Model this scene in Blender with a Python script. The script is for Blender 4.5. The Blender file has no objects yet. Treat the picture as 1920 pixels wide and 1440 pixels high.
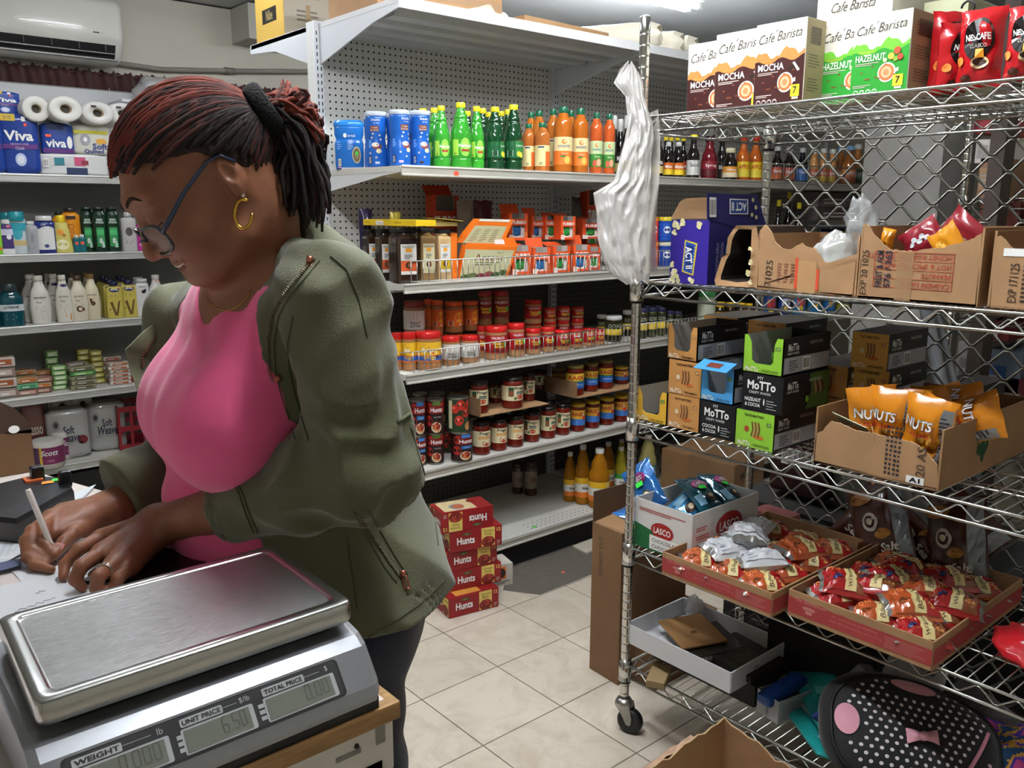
import bpy,math,random
import numpy as np
from mathutils import Vector,Matrix,noise
R=math.radians
PI=math.pi
rnd=random.Random(7)
SC=bpy.context.scene
COL=SC.collection
# ------------------------------------------------------------------ camera
CAMH,PITCH,ROLL,AZ,FPX=1.449,11.385,0.139,40.567,1602.0
_a,_p,_r=R(AZ),R(PITCH),R(ROLL)
FW=Vector((math.sin(_a)*math.cos(_p),math.cos(_a)*math.cos(_p),-math.sin(_p)))
_rt=Vector((math.cos(_a),-math.sin(_a),0))
_up=_rt.cross(FW)
RT=_rt*math.cos(_r)+_up*math.sin(_r)
UP=-_rt*math.sin(_r)+_up*math.cos(_r)
CO=Vector((0,0,CAMH))
cd=bpy.data.cameras.new('camera')
cd.sensor_fit='HORIZONTAL';cd.sensor_width=36.0;cd.lens=FPX*36/1920
cd.clip_start=0.02;cd.clip_end=50
cam=bpy.data.objects.new('camera',cd);COL.objects.link(cam)
M3=Matrix((RT,UP,-FW)).transposed()
cam.matrix_world=Matrix.Translation(CO)@M3.to_4x4()
SC.camera=cam
def ray(x,y):return FW*FPX+RT*(x-960)+UP*(720-y)
def P(x,y,t):
 return CO+ray(x,y)*(t/FPX)
def onx(x,y,X):d=ray(x,y);return CO+d*(X/d.x)
def ony(x,y,Y):d=ray(x,y);return CO+d*(Y/d.y)
def onz(x,y,z):d=ray(x,y);return CO+d*((z-CAMH)/d.z)
def proj(p):
 v=Vector(p)-CO;z=v.dot(FW)
 return 960+FPX*v.dot(RT)/z,720-FPX*v.dot(UP)/z,z
def xat(px,Y,z):
 lo,hi=-1.0,9.0
 for _ in range(40):
  m=(lo+hi)/2
  if proj((m,Y,z))[0]<px:lo=m
  else:hi=m
 return(lo+hi)/2
def yat(px,X,z):
 lo,hi=-0.3,5.0
 for _ in range(40):
  m=(lo+hi)/2
  if proj((X,m,z))[0]>px:lo=m
  else:hi=m
 return(lo+hi)/2
def zat(py,X,Y):
 lo,hi=-1.0,4.0
 for _ in range(40):
  m=(lo+hi)/2
  if proj((X,Y,m))[1]>py:lo=m
  else:hi=m
 return(lo+hi)/2
# --------------------------------------------------------------- materials
def lin(c):
 if isinstance(c,str):
  c=c.lstrip('#');c=tuple(int(c[i:i+2],16)/255 for i in(0,2,4))
 return tuple((x/12.92 if x<=0.04045 else((x+0.055)/1.055)**2.4)for x in c)
_mc={}
def mat(col,rough=0.5,metal=0.0,trans=0.0,alpha=1.0,ior=1.45,coat=0.0,bump=0.0,bscale=60.0,var=0.0,vscale=8.0,sheen=0.0,emit=0.0,sss=0.0,stretch=None):
 key=(col,rough,metal,trans,alpha,ior,coat,bump,bscale,var,vscale,sheen,emit,sss,stretch)
 if key in _mc:return _mc[key]
 m=bpy.data.materials.new('surface_'+str(col).strip('#'))
 m.use_nodes=True;nt=m.node_tree;N=nt.nodes;L=nt.links
 b=N['Principled BSDF'];rgb=lin(col)+(1,)
 b.inputs['Base Color'].default_value=rgb
 b.inputs['Roughness'].default_value=rough
 b.inputs['Metallic'].default_value=metal
 b.inputs['Transmission Weight'].default_value=trans
 b.inputs['Alpha'].default_value=alpha
 b.inputs['IOR'].default_value=ior
 b.inputs['Coat Weight'].default_value=coat
 b.inputs['Sheen Weight'].default_value=sheen
 if sss:
  b.inputs['Subsurface Weight'].default_value=sss
  b.inputs['Subsurface Radius'].default_value=(0.01,0.004,0.002)
 if emit:
  b.inputs['Emission Color'].default_value=rgb;b.inputs['Emission Strength'].default_value=emit
 if bump or var:
  tc=N.new('ShaderNodeTexCoord');mp=N.new('ShaderNodeMapping')
  L.new(tc.outputs['Object'],mp.inputs['Vector'])
  if stretch:mp.inputs['Scale'].default_value=stretch
  if bump:
   n=N.new('ShaderNodeTexNoise');n.inputs['Scale'].default_value=bscale;n.inputs['Detail'].default_value=4
   L.new(mp.outputs[0],n.inputs['Vector'])
   bp=N.new('ShaderNodeBump');bp.inputs['Strength'].default_value=min(1,bump);bp.inputs['Distance'].default_value=0.002 if bump<1 else 0.006
   L.new(n.outputs['Fac'],bp.inputs['Height']);L.new(bp.outputs['Normal'],b.inputs['Normal'])
  if var:
   n2=N.new('ShaderNodeTexNoise');n2.inputs['Scale'].default_value=vscale;n2.inputs['Detail'].default_value=5
   L.new(mp.outputs[0],n2.inputs['Vector'])
   mx=N.new('ShaderNodeMix');mx.data_type='RGBA';mx.blend_type='MULTIPLY'
   cr=N.new('ShaderNodeValToRGB');cr.color_ramp.elements[0].position=0.3;cr.color_ramp.elements[1].position=0.7
   d=1-var;cr.color_ramp.elements[0].color=(d,d,d,1);cr.color_ramp.elements[1].color=(1,1,1,1)
   L.new(n2.outputs['Fac'],cr.inputs[0])
   mx.inputs[0].default_value=1.0;mx.inputs['A'].default_value=rgb
   L.new(cr.outputs[0],mx.inputs['B']);L.new(mx.outputs['Result'],b.inputs['Base Color'])
 _mc[key]=m
 return m
def ink(c):return mat(c,0.45)
WHITE=ink('#f2f2ee');BLACK=ink('#141414')
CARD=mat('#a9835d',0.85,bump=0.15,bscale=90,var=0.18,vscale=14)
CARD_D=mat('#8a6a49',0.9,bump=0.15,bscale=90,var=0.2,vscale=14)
CARD_EDGE=mat('#c4a47c',0.9,bump=0.9,bscale=300)
CHROME=mat('#d4d4d0',0.16,1.0)
WIRE=mat('#c6c6c2',0.22,1.0)
STEELW=mat('#b9b8b2',0.35,0.9)
PAINT=mat('#d9dadc',0.45)
PAINT_W=mat('#e3e3e0',0.5,var=0.06,vscale=5)
LIP=mat('#c9c6bb',0.38,0.35,var=0.12,vscale=10,stretch=(1,20,20))
CLEAR=mat('#ffffff',0.05,trans=1.0,ior=1.25)
# ----------------------------------------------------------- mesh building
class B:
 def __init__(s):s.v=[];s.f=[];s.m=[];s.sm=[];s.mats=[]
 def mi(s,m):
  if m not in s.mats:s.mats.append(m)
  return s.mats.index(m)
 def add(s,vs,fs,m,smooth=False,T=None):
  o=len(s.v)
  if T is not None:vs=[T@Vector(v)for v in vs]
  s.v+=[tuple(v)for v in vs]
  if isinstance(m,list):
   ids=[s.mi(x)for x in m]
  else:ids=[s.mi(m)]*len(fs)
  for f,i in zip(fs,ids):
   s.f.append(tuple(k+o for k in f));s.m.append(i);s.sm.append(smooth)
 def box(s,c,d,m,T=None,skip=''):
  x,y,z=c;a,b,h=d[0]/2,d[1]/2,d[2]/2
  vs=[(x+i*a,y+j*b,z+k*h)for k in(-1,1)for j in(-1,1)for i in(-1,1)]
  fs=[(0,2,3,1),(4,5,7,6),(0,1,5,4),(2,6,7,3),(0,4,6,2),(1,3,7,5)]
  nm='bt-+lr'
  keep=[i for i in range(6)if nm[i]not in skip]
  s.add(vs,[fs[i]for i in keep],m,False,T)
 def bbox(s,c,d,m,bev=0.004,T=None):
  import bmesh
  bm=bmesh.new();bmesh.ops.create_cube(bm,size=1)
  for v in bm.verts:v.co=Vector((v.co.x*d[0]+c[0],v.co.y*d[1]+c[1],v.co.z*d[2]+c[2]))
  bmesh.ops.bevel(bm,geom=bm.edges[:],offset=bev,segments=2,affect='EDGES',profile=0.6)
  bm.verts.index_update()
  s.add([v.co.copy()for v in bm.verts],[[v.index for v in f.verts]for f in bm.faces],m,False,T);bm.free()
 def quad(s,a,b,c,d,m):s.add([a,b,c,d],[(0,1,2,3)],m)
 def prism(s,pts,z0,z1,m,T=None):
  n=len(pts)
  vs=[(p[0],p[1],z0)for p in pts]+[(p[0],p[1],z1)for p in pts]
  fs=[tuple(reversed(range(n))),tuple(range(n,2*n))]+[(i,(i+1)%n,n+(i+1)%n,n+i)for i in range(n)]
  s.add(vs,fs,m,False,T)
 def lathe(s,prof,m,seg=20,T=None,sx=1,sy=1,cap=True,smooth=True):
  vs=[];fs=[];ms=[]
  for r,z in prof:
   for i in range(seg):
    a=2*PI*i/seg;vs.append((r*math.cos(a)*sx,r*math.sin(a)*sy,z))
  for k in range(len(prof)-1):
   for i in range(seg):
    j=(i+1)%seg
    fs.append((k*seg+i,k*seg+j,(k+1)*seg+j,(k+1)*seg+i))
    ms.append(m[k]if isinstance(m,list)else m)
  if cap:
   if prof[0][0]>1e-5:fs.append(tuple(reversed(range(seg))));ms.append(ms[0])
   if prof[-1][0]>1e-5:fs.append(tuple(range((len(prof)-1)*seg,len(prof)*seg)));ms.append(ms[len(prof)-2]if False else ms[-2 if prof[0][0]>1e-5 else-1])
  s.add(vs,fs,ms,smooth,T)
 def tube(s,pts,r,m,seg=6,closed=False,T=None):
  pts=[Vector(p)for p in pts];n=len(pts)
  if n<2:return
  rs=r if isinstance(r,(list,tuple))else[r]*n
  vs=[];fs=[];prev=None
  for i,p in enumerate(pts):
   if closed:d=pts[(i+1)%n]-pts[i-1]
   else:d=pts[min(i+1,n-1)]-pts[max(i-1,0)]
   if d.length<1e-9:d=Vector((0,0,1))
   d.normalize()
   if prev is None:
    u=d.cross(Vector((0,0,1)))
    if u.length<0.05:u=d.cross(Vector((1,0,0)))
   else:u=prev-d*prev.dot(d)
   if u.length<1e-6:u=d.orthogonal()
   u.normalize();w=d.cross(u);prev=u
   for k in range(seg):
    a=2*PI*k/seg;vs.append(p+(u*math.cos(a)+w*math.sin(a))*rs[i])
  for i in range(n if closed else n-1):
   for k in range(seg):
    a,b=i*seg+k,i*seg+(k+1)%seg;j=((i+1)%n)*seg
    fs.append((a,b,j+(k+1)%seg,j+k))
  if not closed:fs+=[tuple(reversed(range(seg))),tuple(range((n-1)*seg,n*seg))]
  s.add(vs,fs,m,True,T)
 def grid(s,fn,nu,nv,m,closed_u=False,smooth=True,T=None):
  vs=[];cu=nu if closed_u else nu+1
  for j in range(nv+1):
   for i in range(cu):vs.append(fn(i/nu,j/nv))
  fs=[];ms=[]
  for j in range(nv):
   for i in range(nu):
    k=(i+1)%cu if closed_u else i+1
    fs.append((j*cu+i,j*cu+k,(j+1)*cu+k,(j+1)*cu+i))
    ms.append(m((i+.5)/nu,(j+.5)/nv)if callable(m)else m)
  s.add(vs,fs,ms,smooth,T)
 def rect(s,S,u0,v0,u1,v1,m,h=.0004,nu=1,nv=1):
  if nu>=6:nu*=3;h+=.0004
  s.grid(lambda a,b:S(u0+(u1-u0)*a,v0+(v1-v0)*b,h),nu,nv,m,smooth=False)
 def ell(s,S,cu,cv,ru,rv,m,h=.0006,n=20):
  vs=[S(cu,cv,h)]+[S(cu+ru*math.cos(2*PI*i/n),cv+rv*math.sin(2*PI*i/n),h)for i in range(n)]
  s.add(vs,[(0,1+i,1+(i+1)%n)for i in range(n)],m)
 def poly(s,S,pts,m,h=.0006):
  s.add([S(u,v,h)for u,v in pts],[tuple(range(len(pts)))],m)
 def frame(s,S,u0,v0,u1,v1,w,m,h=.0006):
  s.rect(S,u0,v0,u1,v0+w,m,h);s.rect(S,u0,v1-w,u1,v1,m,h)
  s.rect(S,u0,v0,u0+w,v1,m,h);s.rect(S,u1-w,v0,u1,v1,m,h)
 def lines(s,S,u0,v0,u1,v1,n,m,h=.0006,fill=.45,seed=1):
  r=random.Random(seed);st=(v1-v0)/n
  for i in range(n):
   s.rect(S,u0,v0+i*st,u0+(u1-u0)*r.uniform(.6,1),v0+i*st+st*fill,m,h)
 def bars(s,S,u0,v0,u1,v1,h=.0006,n=9,seed=3):
  s.rect(S,u0,v0,u1,v1,WHITE,h);r=random.Random(seed);w=(u1-u0)
  for i in range(n):
   a=u0+w*(.08+.84*i/n);s.rect(S,a,v0+(v1-v0)*.12,a+w*.84/n*r.uniform(.3,.75),v1-(v1-v0)*.12,BLACK,h+.0002)
 def text(s,S,body,cu,cv,size,m,h=.0008,width=None,shear=0.0,bold=0.0,rot=0.0,track=1.0,align='C'):
  vs,fs,w,hh=glyphs(body,bold,track)
  k=size/hh;kx=k if width is None else width/w
  c,sn=math.cos(rot),math.sin(rot);out=[]
  off=-w/2 if align=='C' else(0 if align=='L' else-w)
  for x,y in vs:
   X=(x+off)*kx+(y-hh/2)*k*shear;Y=(y-hh/2)*k
   out.append(S(cu+X*c-Y*sn,cv+X*sn+Y*c,h))
  s.add(out,fs,m)
 def make(s,name,parent=None,loc=None,rz=0.0,T=None):
  me=bpy.data.meshes.new(name);me.from_pydata(s.v,[],s.f)
  for m in s.mats:me.materials.append(m)
  if s.f:
   me.polygons.foreach_set('material_index',s.m)
   me.polygons.foreach_set('use_smooth',s.sm)
  me.update()
  o=bpy.data.objects.new(name,me);COL.objects.link(o)
  if parent:o.parent=parent
  if loc is not None:o.location=loc
  if rz:o.rotation_euler=(0,0,rz)
  if T is not None:o.matrix_local=T
  return o
_gc={}
def glyphs(body,bold,track):
 k=(body,bold,track)
 if k not in _gc:
  c=bpy.data.curves.new('lettering','FONT');c.body=body;c.offset=bold;c.space_character=track;c.resolution_u=2
  o=bpy.data.objects.new('lettering',c);me=bpy.data.meshes.new_from_object(o)
  vs=[(v.co.x,v.co.y)for v in me.vertices];fs=[tuple(p.vertices)for p in me.polygons]
  bpy.data.objects.remove(o);bpy.data.curves.remove(c);bpy.data.meshes.remove(me)
  x0=min(v[0]for v in vs);x1=max(v[0]for v in vs);y0=min(v[1]for v in vs);y1=max(v[1]for v in vs)
  vs=[(x-x0,y-y0)for x,y in vs]
  _gc[k]=(vs,fs,x1-x0,y1-y0)
 return _gc[k]
def plane(o,U,V):
 o,U,V=Vector(o),Vector(U).normalized(),Vector(V).normalized();Nn=U.cross(V)
 return lambda u,v,h:o+U*u+V*v+Nn*h
def quadS(a,b,c,d):
 a,b,c,d=map(Vector,(a,b,c,d));Nn=(b-a).cross(d-a).normalized()
 return lambda u,v,h:a*(1-u)*(1-v)+b*u*(1-v)+c*u*v+d*(1-u)*v+Nn*h
def cyl(rf,sx=1,sy=1):
 def S(u,v,h):
  r=rf(v)if callable(rf)else rf
  a=u/r-PI/2
  return Vector(((r+h)*math.cos(a)*sx,(r+h)*math.sin(a)*sy,v))
 return S
def tag(o,label=None,cat=None,group=None,kind=None):
 if label:o['label']=label
 if cat:o['category']=cat
 if group:o['group']=group
 if kind:o['kind']=kind
 return o
def empty(name,loc=(0,0,0),rz=0.0,label=None,cat=None,group=None):
 o=bpy.data.objects.new(name,None);COL.objects.link(o);o.empty_display_size=.02
 o.location=loc;o.rotation_euler=(0,0,rz)
 return tag(o,label,cat,group)
def copy_tree(o,parent=None):
 c=o.copy();COL.objects.link(c)
 if parent:c.parent=parent
 for ch in list(o.children):copy_tree(ch,c)
 return c
ORD=['first','second','third','fourth','fifth','sixth','seventh','eighth','ninth','tenth','eleventh','twelfth','thirteenth','fourteenth']
_proto={}
def put(kind,maker,loc,rz=0.0,sc=(1,1,1),label=None,cat=None,group=None):
 """first use builds the thing with its parts, later uses copy it"""
 if kind not in _proto:
  o=maker();_proto[kind]=o
 else:o=copy_tree(_proto[kind])
 o.location=loc;o.rotation_euler=(0,0,rz);o.scale=sc
 for k in('label','category','group'):
  if k in o:del o[k]
 return tag(o,label,cat,group)
def struct(b,name,**k):
 o=b.make(name,**k);o['kind']='structure';return o
# -------------------------------------------------------------- the room
def tile_mat():
 m=bpy.data.materials.new('floor_tile');m.use_nodes=True;nt=m.node_tree;N=nt.nodes;L=nt.links
 b=N['Principled BSDF'];tc=N.new('ShaderNodeTexCoord')
 br=N.new('ShaderNodeTexBrick');br.offset=0;br.squash=1
 br.inputs['Scale'].default_value=1;br.inputs['Brick Width'].default_value=.2975;br.inputs['Row Height'].default_value=.2975
 br.inputs['Mortar Size'].default_value=.0021;br.inputs['Mortar Smooth'].default_value=.3;br.inputs['Bias'].default_value=0
 br.inputs['Color1'].default_value=lin('#cdc3b2')+(1,);br.inputs['Color2'].default_value=lin('#d6ccbb')+(1,);br.inputs['Mortar'].default_value=lin('#6a5f50')+(1,)
 L.new(tc.outputs['Object'],br.inputs['Vector'])
 n=N.new('ShaderNodeTexNoise');n.inputs['Scale'].default_value=7;n.inputs['Detail'].default_value=9;n.inputs['Roughness'].default_value=.72;n.inputs['Distortion'].default_value=1.2
 L.new(tc.outputs['Object'],n.inputs['Vector'])
 cr=N.new('ShaderNodeValToRGB');cr.color_ramp.elements[0].position=.33;cr.color_ramp.elements[0].color=(.62,.56,.50,1);cr.color_ramp.elements[1].position=.56;cr.color_ramp.elements[1].color=(1,1,1,1)
 L.new(n.outputs['Fac'],cr.inputs[0])
 mx=N.new('ShaderNodeMix');mx.data_type='RGBA';mx.blend_type='MULTIPLY';mx.inputs[0].default_value=.5
 L.new(br.outputs['Color'],mx.inputs['A']);L.new(cr.outputs[0],mx.inputs['B']);L.new(mx.outputs['Result'],b.inputs['Base Color'])
 b.inputs['Roughness'].default_value=.32
 bp=N.new('ShaderNodeBump');bp.inputs['Strength'].default_value=.5;bp.inputs['Distance'].default_value=.002;bp.invert=True
 L.new(br.outputs['Fac'],bp.inputs['Height']);L.new(bp.outputs[0],b.inputs['Normal'])
 return m
fb=B();fb.quad((-4.2,-5,0),(6,-5,0),(6,4,0),(-4.2,4,0),tile_mat())
floor=struct(fb,'floor',loc=(1.9165-.2975*0,2.2575,0))
conc=mat('#6d665c',.9,bump=.9,bscale=40,var=.35,vscale=25,stretch=(1,6,1))
pb=B()
pts=[onz(x,y,.0012)for x,y in((943,1106),(1013,1115),(1110,1077),(1185,1048),(1260,1000),(1180,960),(955,1060))]
pb.add(pts,[tuple(range(len(pts)))],conc)
struct(pb,'floor_patch')
lt=B();lt.prism([tuple(onz(x,y,.01))[:2]for x,y in((1074,1023),(1141,998),(1156,1013),(1099,1036))],.0015,.010,mat('#cfc6b6',.4,var=.15))
tag(lt.make('loose_floor_tile'),'broken piece of beige tile lying loose under the bottom shelf of the food shelving','tile')
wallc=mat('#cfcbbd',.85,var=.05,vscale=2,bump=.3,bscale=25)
b=B();b.box((1.5,5.15,1.3),(9,.1,2.6),wallc);struct(b,'wall_back')
b=B();b.box((-2.0,1.9,1.3),(.1,6.6,2.6),wallc);struct(b,'wall_left')
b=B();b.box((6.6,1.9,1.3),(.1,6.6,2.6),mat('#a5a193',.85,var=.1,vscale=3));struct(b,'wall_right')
b=B();b.box((2.3,-1.4,1.3),(8.8,.1,2.6),wallc);struct(b,'wall_front')
b=B();b.box((2.3,1.9,2.66),(8.8,6.8,.1),mat('#c4c6c6',.8,var=.05));struct(b,'ceiling')
b=B();b.box((3.9,4.98,2.505),(3.4,.24,.19),mat('#bdbcb2',.85,var=.06));struct(b,'trim_beam')
b=B();b.box(((onx(1610,350,3.75).x+.17),(yat(1610,3.75,1.4)+yat(1755,3.75,1.4))/2,1.3),(.34,yat(1610,3.75,1.4)-yat(1755,3.75,1.4),2.6),mat('#8f8d88',.8,var=.12,vscale=6));struct(b,'wall_pillar')
b=B()
yy=[ony(x,y,5.07)for x,y in((150,120),(215,118),(300,130),(430,133),(567,134),(640,136))]
b.tube([(-1.9,5.07,2.24)]+yy+[(4.5,5.07,2.30)],.014,mat('#8b877e',.5,var=.1),10)
b.tube([yy[3]-Vector((.03,0,0)),yy[3]+Vector((.03,0,0))],.019,mat('#7b776e',.5),10)
tag(b.make('wall_pipe'),'thin grey conduit pipe running along the back wall above the curtain','pipe')
b=B()
def cur(u,v):
 X=-1.8+4.6*u;k=u*4.6
 z=2.178+(-.205)*(1-v)+.012*v*math.sin(k*95)*0.6+(.006*math.sin(k*211)if v>.95 else 0)
 y=5.075-.014*(1-.4*v)*math.sin(k*62+1.5*math.sin(k*9))-.01*math.sin(k*140+v*3)*v
 return(X,y,z)
b.grid(cur,900,10,mat('#4a2423',.75,sheen=.3,var=.3,vscale=20))
o=b.make('curtain');tag(o,'short gathered dark maroon curtain valance on the back wall','curtain')
b=B();b.tube([(-1.85,5.085,2.168),(2.85,5.085,2.168)],.006,mat('#6b4a40',.6),8);b.make('curtain_rod',o)
ac=empty('air_conditioner',(1.515,4.87,2.200),0,'white wall-mounted split air conditioner above the maroon curtain','air conditioner')
W=.92;acm=mat('#dcdbd4',.25,coat=.3)
b=B()
prof=[(.20,.0),(.07,.0),(.035,.015),(.0,.085),(-.014,.10),(-.02,.13),(-.02,.27),(0,.30),(.03,.31),(.20,.31)]
n=len(prof);vs=[]
segs=[(-W,.0),(-W+.015,1),(-.03,1),(-.008,.97),(0,.9)]
for x,k in segs:
 for y,z in prof:vs.append((x,.2-(.2-y)*k if k else.2,.155+(z-.155)*(k if k else 0.9)))
fs=[(i*n+j,i*n+j+1,(i+1)*n+j+1,(i+1)*n+j)for i in range(len(segs)-1)for j in range(n-1)]
fs.append(tuple(range((len(segs)-1)*n,len(segs)*n)))
b.add(vs,fs,acm,True);b.make('housing',ac)
b=B();b.grid(lambda u,v:(-.90+.86*u,.033-.034*v,.018+.066*v),2,2,mat('#1b1b1c',.7));b.make('air_outlet',ac)
b=B();b.box((-.47,.006,.040),(.85,.030,.004),mat('#8f8e88',.35));b.box((-.47,.020,.012),(.88,.040,.006),mat('#a9a8a2',.35));b.make('louvre',ac)
b=B()
for k in range(7):b.box((-.84+.125*k,.004,.066),(.004,.012,.03),mat('#55534e',.6))
b.make('outlet_fins',ac,loc=(0,0,0))
b=B();S=plane((0,-.0205,0),(1,0,0),(0,0,1));b.rect(S,-.150,.131,-.120,.137,mat('#3a3a38',.5),.0006);b.rect(S,-.115,.133,-.10,.1345,mat('#7a7a78',.5),.0005);b.make('badge',ac)
# ---------------------------------------------------- ceiling lights
def tube_light(x,y,z,ln,lab,along='x',e=14):
 t=empty('fluorescent_light',(x,y,z),0 if along=='x' else PI/2,lab,'ceiling light')
 b=B();b.bbox((0,0,.035),(ln,.14,.05),mat('#e6e6e4',.4),.008);b.make('fixture_body',t)
 for s in(-1,1):
  b=B();b.tube([(-ln/2+.03,s*.04,-.012),(ln/2-.03,s*.04,-.012)],.016,mat('#f6faff',.4,emit=e),10);b.make('lamp_tube',t)
  b=B()
  for e2 in(-1,1):b.box((e2*(ln/2-.02),s*.04,-.005),(.03,.03,.04),mat('#cfcfcc',.5))
  b.make('lamp_holder',t)
tube_light(3.45,3.20,2.575,1.25,'lit fluorescent ceiling fixture just above the wrapped rolls at the top edge','x',22)
tube_light(1.05,3.45,2.55,1.25,'lit fluorescent ceiling fixture over the aisle by the air conditioner','x',13)
tube_light(2.0,1.75,2.55,1.25,'lit fluorescent ceiling fixture over the aisle before the food shelving','x',26)
tube_light(.80,1.15,2.55,1.25,'lit fluorescent ceiling fixture over the counter','y',44)
tube_light(3.6,.6,2.55,1.25,'added unseen fluorescent fixture brightening the goods behind the wire rack','y',4)  # added fill lamp, out of view, brightens the rear rack goods
# -------------------------------------------------- gondola shelving
GX0,GYF,GYB=1.66,2.522,3.085
BAY=1.235;GZ=[1.604,1.20,.876,.503,.14];GTOP=2.12
def peg_mat(col,hole='#141414',sp=.0254,rad=.16):
 m=bpy.data.materials.new('pegboard_'+col.strip('#'));m.use_nodes=True;nt=m.node_tree;N=nt.nodes;L=nt.links
 b=N['Principled BSDF'];b.inputs['Roughness'].default_value=.5
 tc=N.new('ShaderNodeTexCoord');sc=N.new('ShaderNodeVectorMath');sc.operation='SCALE';sc.inputs['Scale'].default_value=1/sp
 L.new(tc.outputs['Object'],sc.inputs[0])
 fr=N.new('ShaderNodeVectorMath');fr.operation='FRACTION';L.new(sc.outputs[0],fr.inputs[0])
 sb=N.new('ShaderNodeVectorMath');sb.operation='SUBTRACT';sb.inputs[1].default_value=(.5,.5,.5);L.new(fr.outputs[0],sb.inputs[0])
 ml=N.new('ShaderNodeVectorMath');ml.operation='MULTIPLY';ml.inputs[1].default_value=(1,0,1);L.new(sb.outputs[0],ml.inputs[0])
 ln=N.new('ShaderNodeVectorMath');ln.operation='LENGTH';L.new(ml.outputs[0],ln.inputs[0])
 lt=N.new('ShaderNodeMath');lt.operation='LESS_THAN';lt.inputs[1].default_value=rad;L.new(ln.outputs['Value'],lt.inputs[0])
 mx=N.new('ShaderNodeMix');mx.data_type='RGBA';L.new(lt.outputs[0],mx.inputs[0])
 mx.inputs['A'].default_value=lin(col)+(1,);mx.inputs['B'].default_value=lin(hole)+(1,);L.new(mx.outputs['Result'],b.inputs['Base Color'])
 return m
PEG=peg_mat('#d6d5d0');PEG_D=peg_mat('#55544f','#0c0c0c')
def slotted_upright(x,y0,y1,z1,parent,name='upright',sgn=-1):
 b=B();b.box((x,(y0+y1)/2,z1/2),(.030,y1-y0,z1),PAINT_W)
 b.box((x,y0-.004,z1/2),(.034,.008,z1),mat('#dfe2e6',.4))
 o=b.make(name,parent)
 b=B();z=.1
 while z<z1-.03:
  for dx in(-.0075,.0075):b.box((x+dx,y0-.0085,z),(.0035,.002,.014),BLACK)
  z+=.0254
 o2=b.make('slots',o);return o
def shelf_unit(parent,x0,x1,z,yf,yb,name='shelf',lipm=LIP,lip=.034,under='#b8b7b1'):
 """one shelf: deck, price lip, two end brackets"""
 b=B()
 b.box(((x0+x1)/2,(yf+yb)/2+.004,z-.010),(x1-x0-.004,yb-yf-.008,.020),mat('#d2d0c8',.5,var=.08,vscale=6))
 for k in range(3):b.box(((x0+x1)/2,yf+.1+.16*k,z-.028),(x1-x0-.02,.03,.016),mat(under,.5))
 o=b.make(name,parent)
 b=B();n=8
 pr=[(yf+.002,z+.001),(yf-.003,z+.002),(yf-.005,z-.004),(yf-.001,z-.008),(yf-.001,z-lip+.008),(yf-.006,z-lip+.004),(yf-.006,z-lip),(yf+.006,z-lip)]
 vs=[(x,y,zz)for x in(x0+.002,x1-.002)for y,zz in pr];m=len(pr)
 b.add(vs,[(i,i+1,m+i+1,m+i)for i in range(m-1)]+[tuple(range(m))],lipm)
 b.make('price_channel',o)
 for x,d in((x0+.006,1),(x1-.006,-1)):
  b=B();t=.003
  pts=[(yf+.012,z-.002),(yf+.012,z-.022),(yf+.12,z-.030),(yb,z-.085),(yb,z+.012),(yf+.12,z-.002)]
  v=[(x-t,y,q)for y,q in pts]+[(x+t,y,q)for y,q in pts];m=len(pts)
  b.add(v,[tuple(reversed(range(m))),tuple(range(m,2*m))]+[(i,(i+1)%m,m+(i+1)%m,m+i)for i in range(m)],PAINT)
  b.make('bracket',o)
 return o
def wire_fence(parent,x0,x1,z,y,hgt=.085):
 b=B();m=STEELW
 b.tube([(x0,y,z+hgt),(x1,y,z+hgt)],.0026,m,6);b.tube([(x0,y,z+.006),(x1,y,z+.006)],.002,m,5)
 x=x0
 while x<=x1+.001:b.tube([(x,y,z+.003),(x,y,z+hgt)],.0018,m,5);x+=.0255
 b.tube([(x0,y,z+hgt),(x0,y+.38,z+hgt*.35)],.002,m,5)
 b.make('wire_fence',parent)
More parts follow.
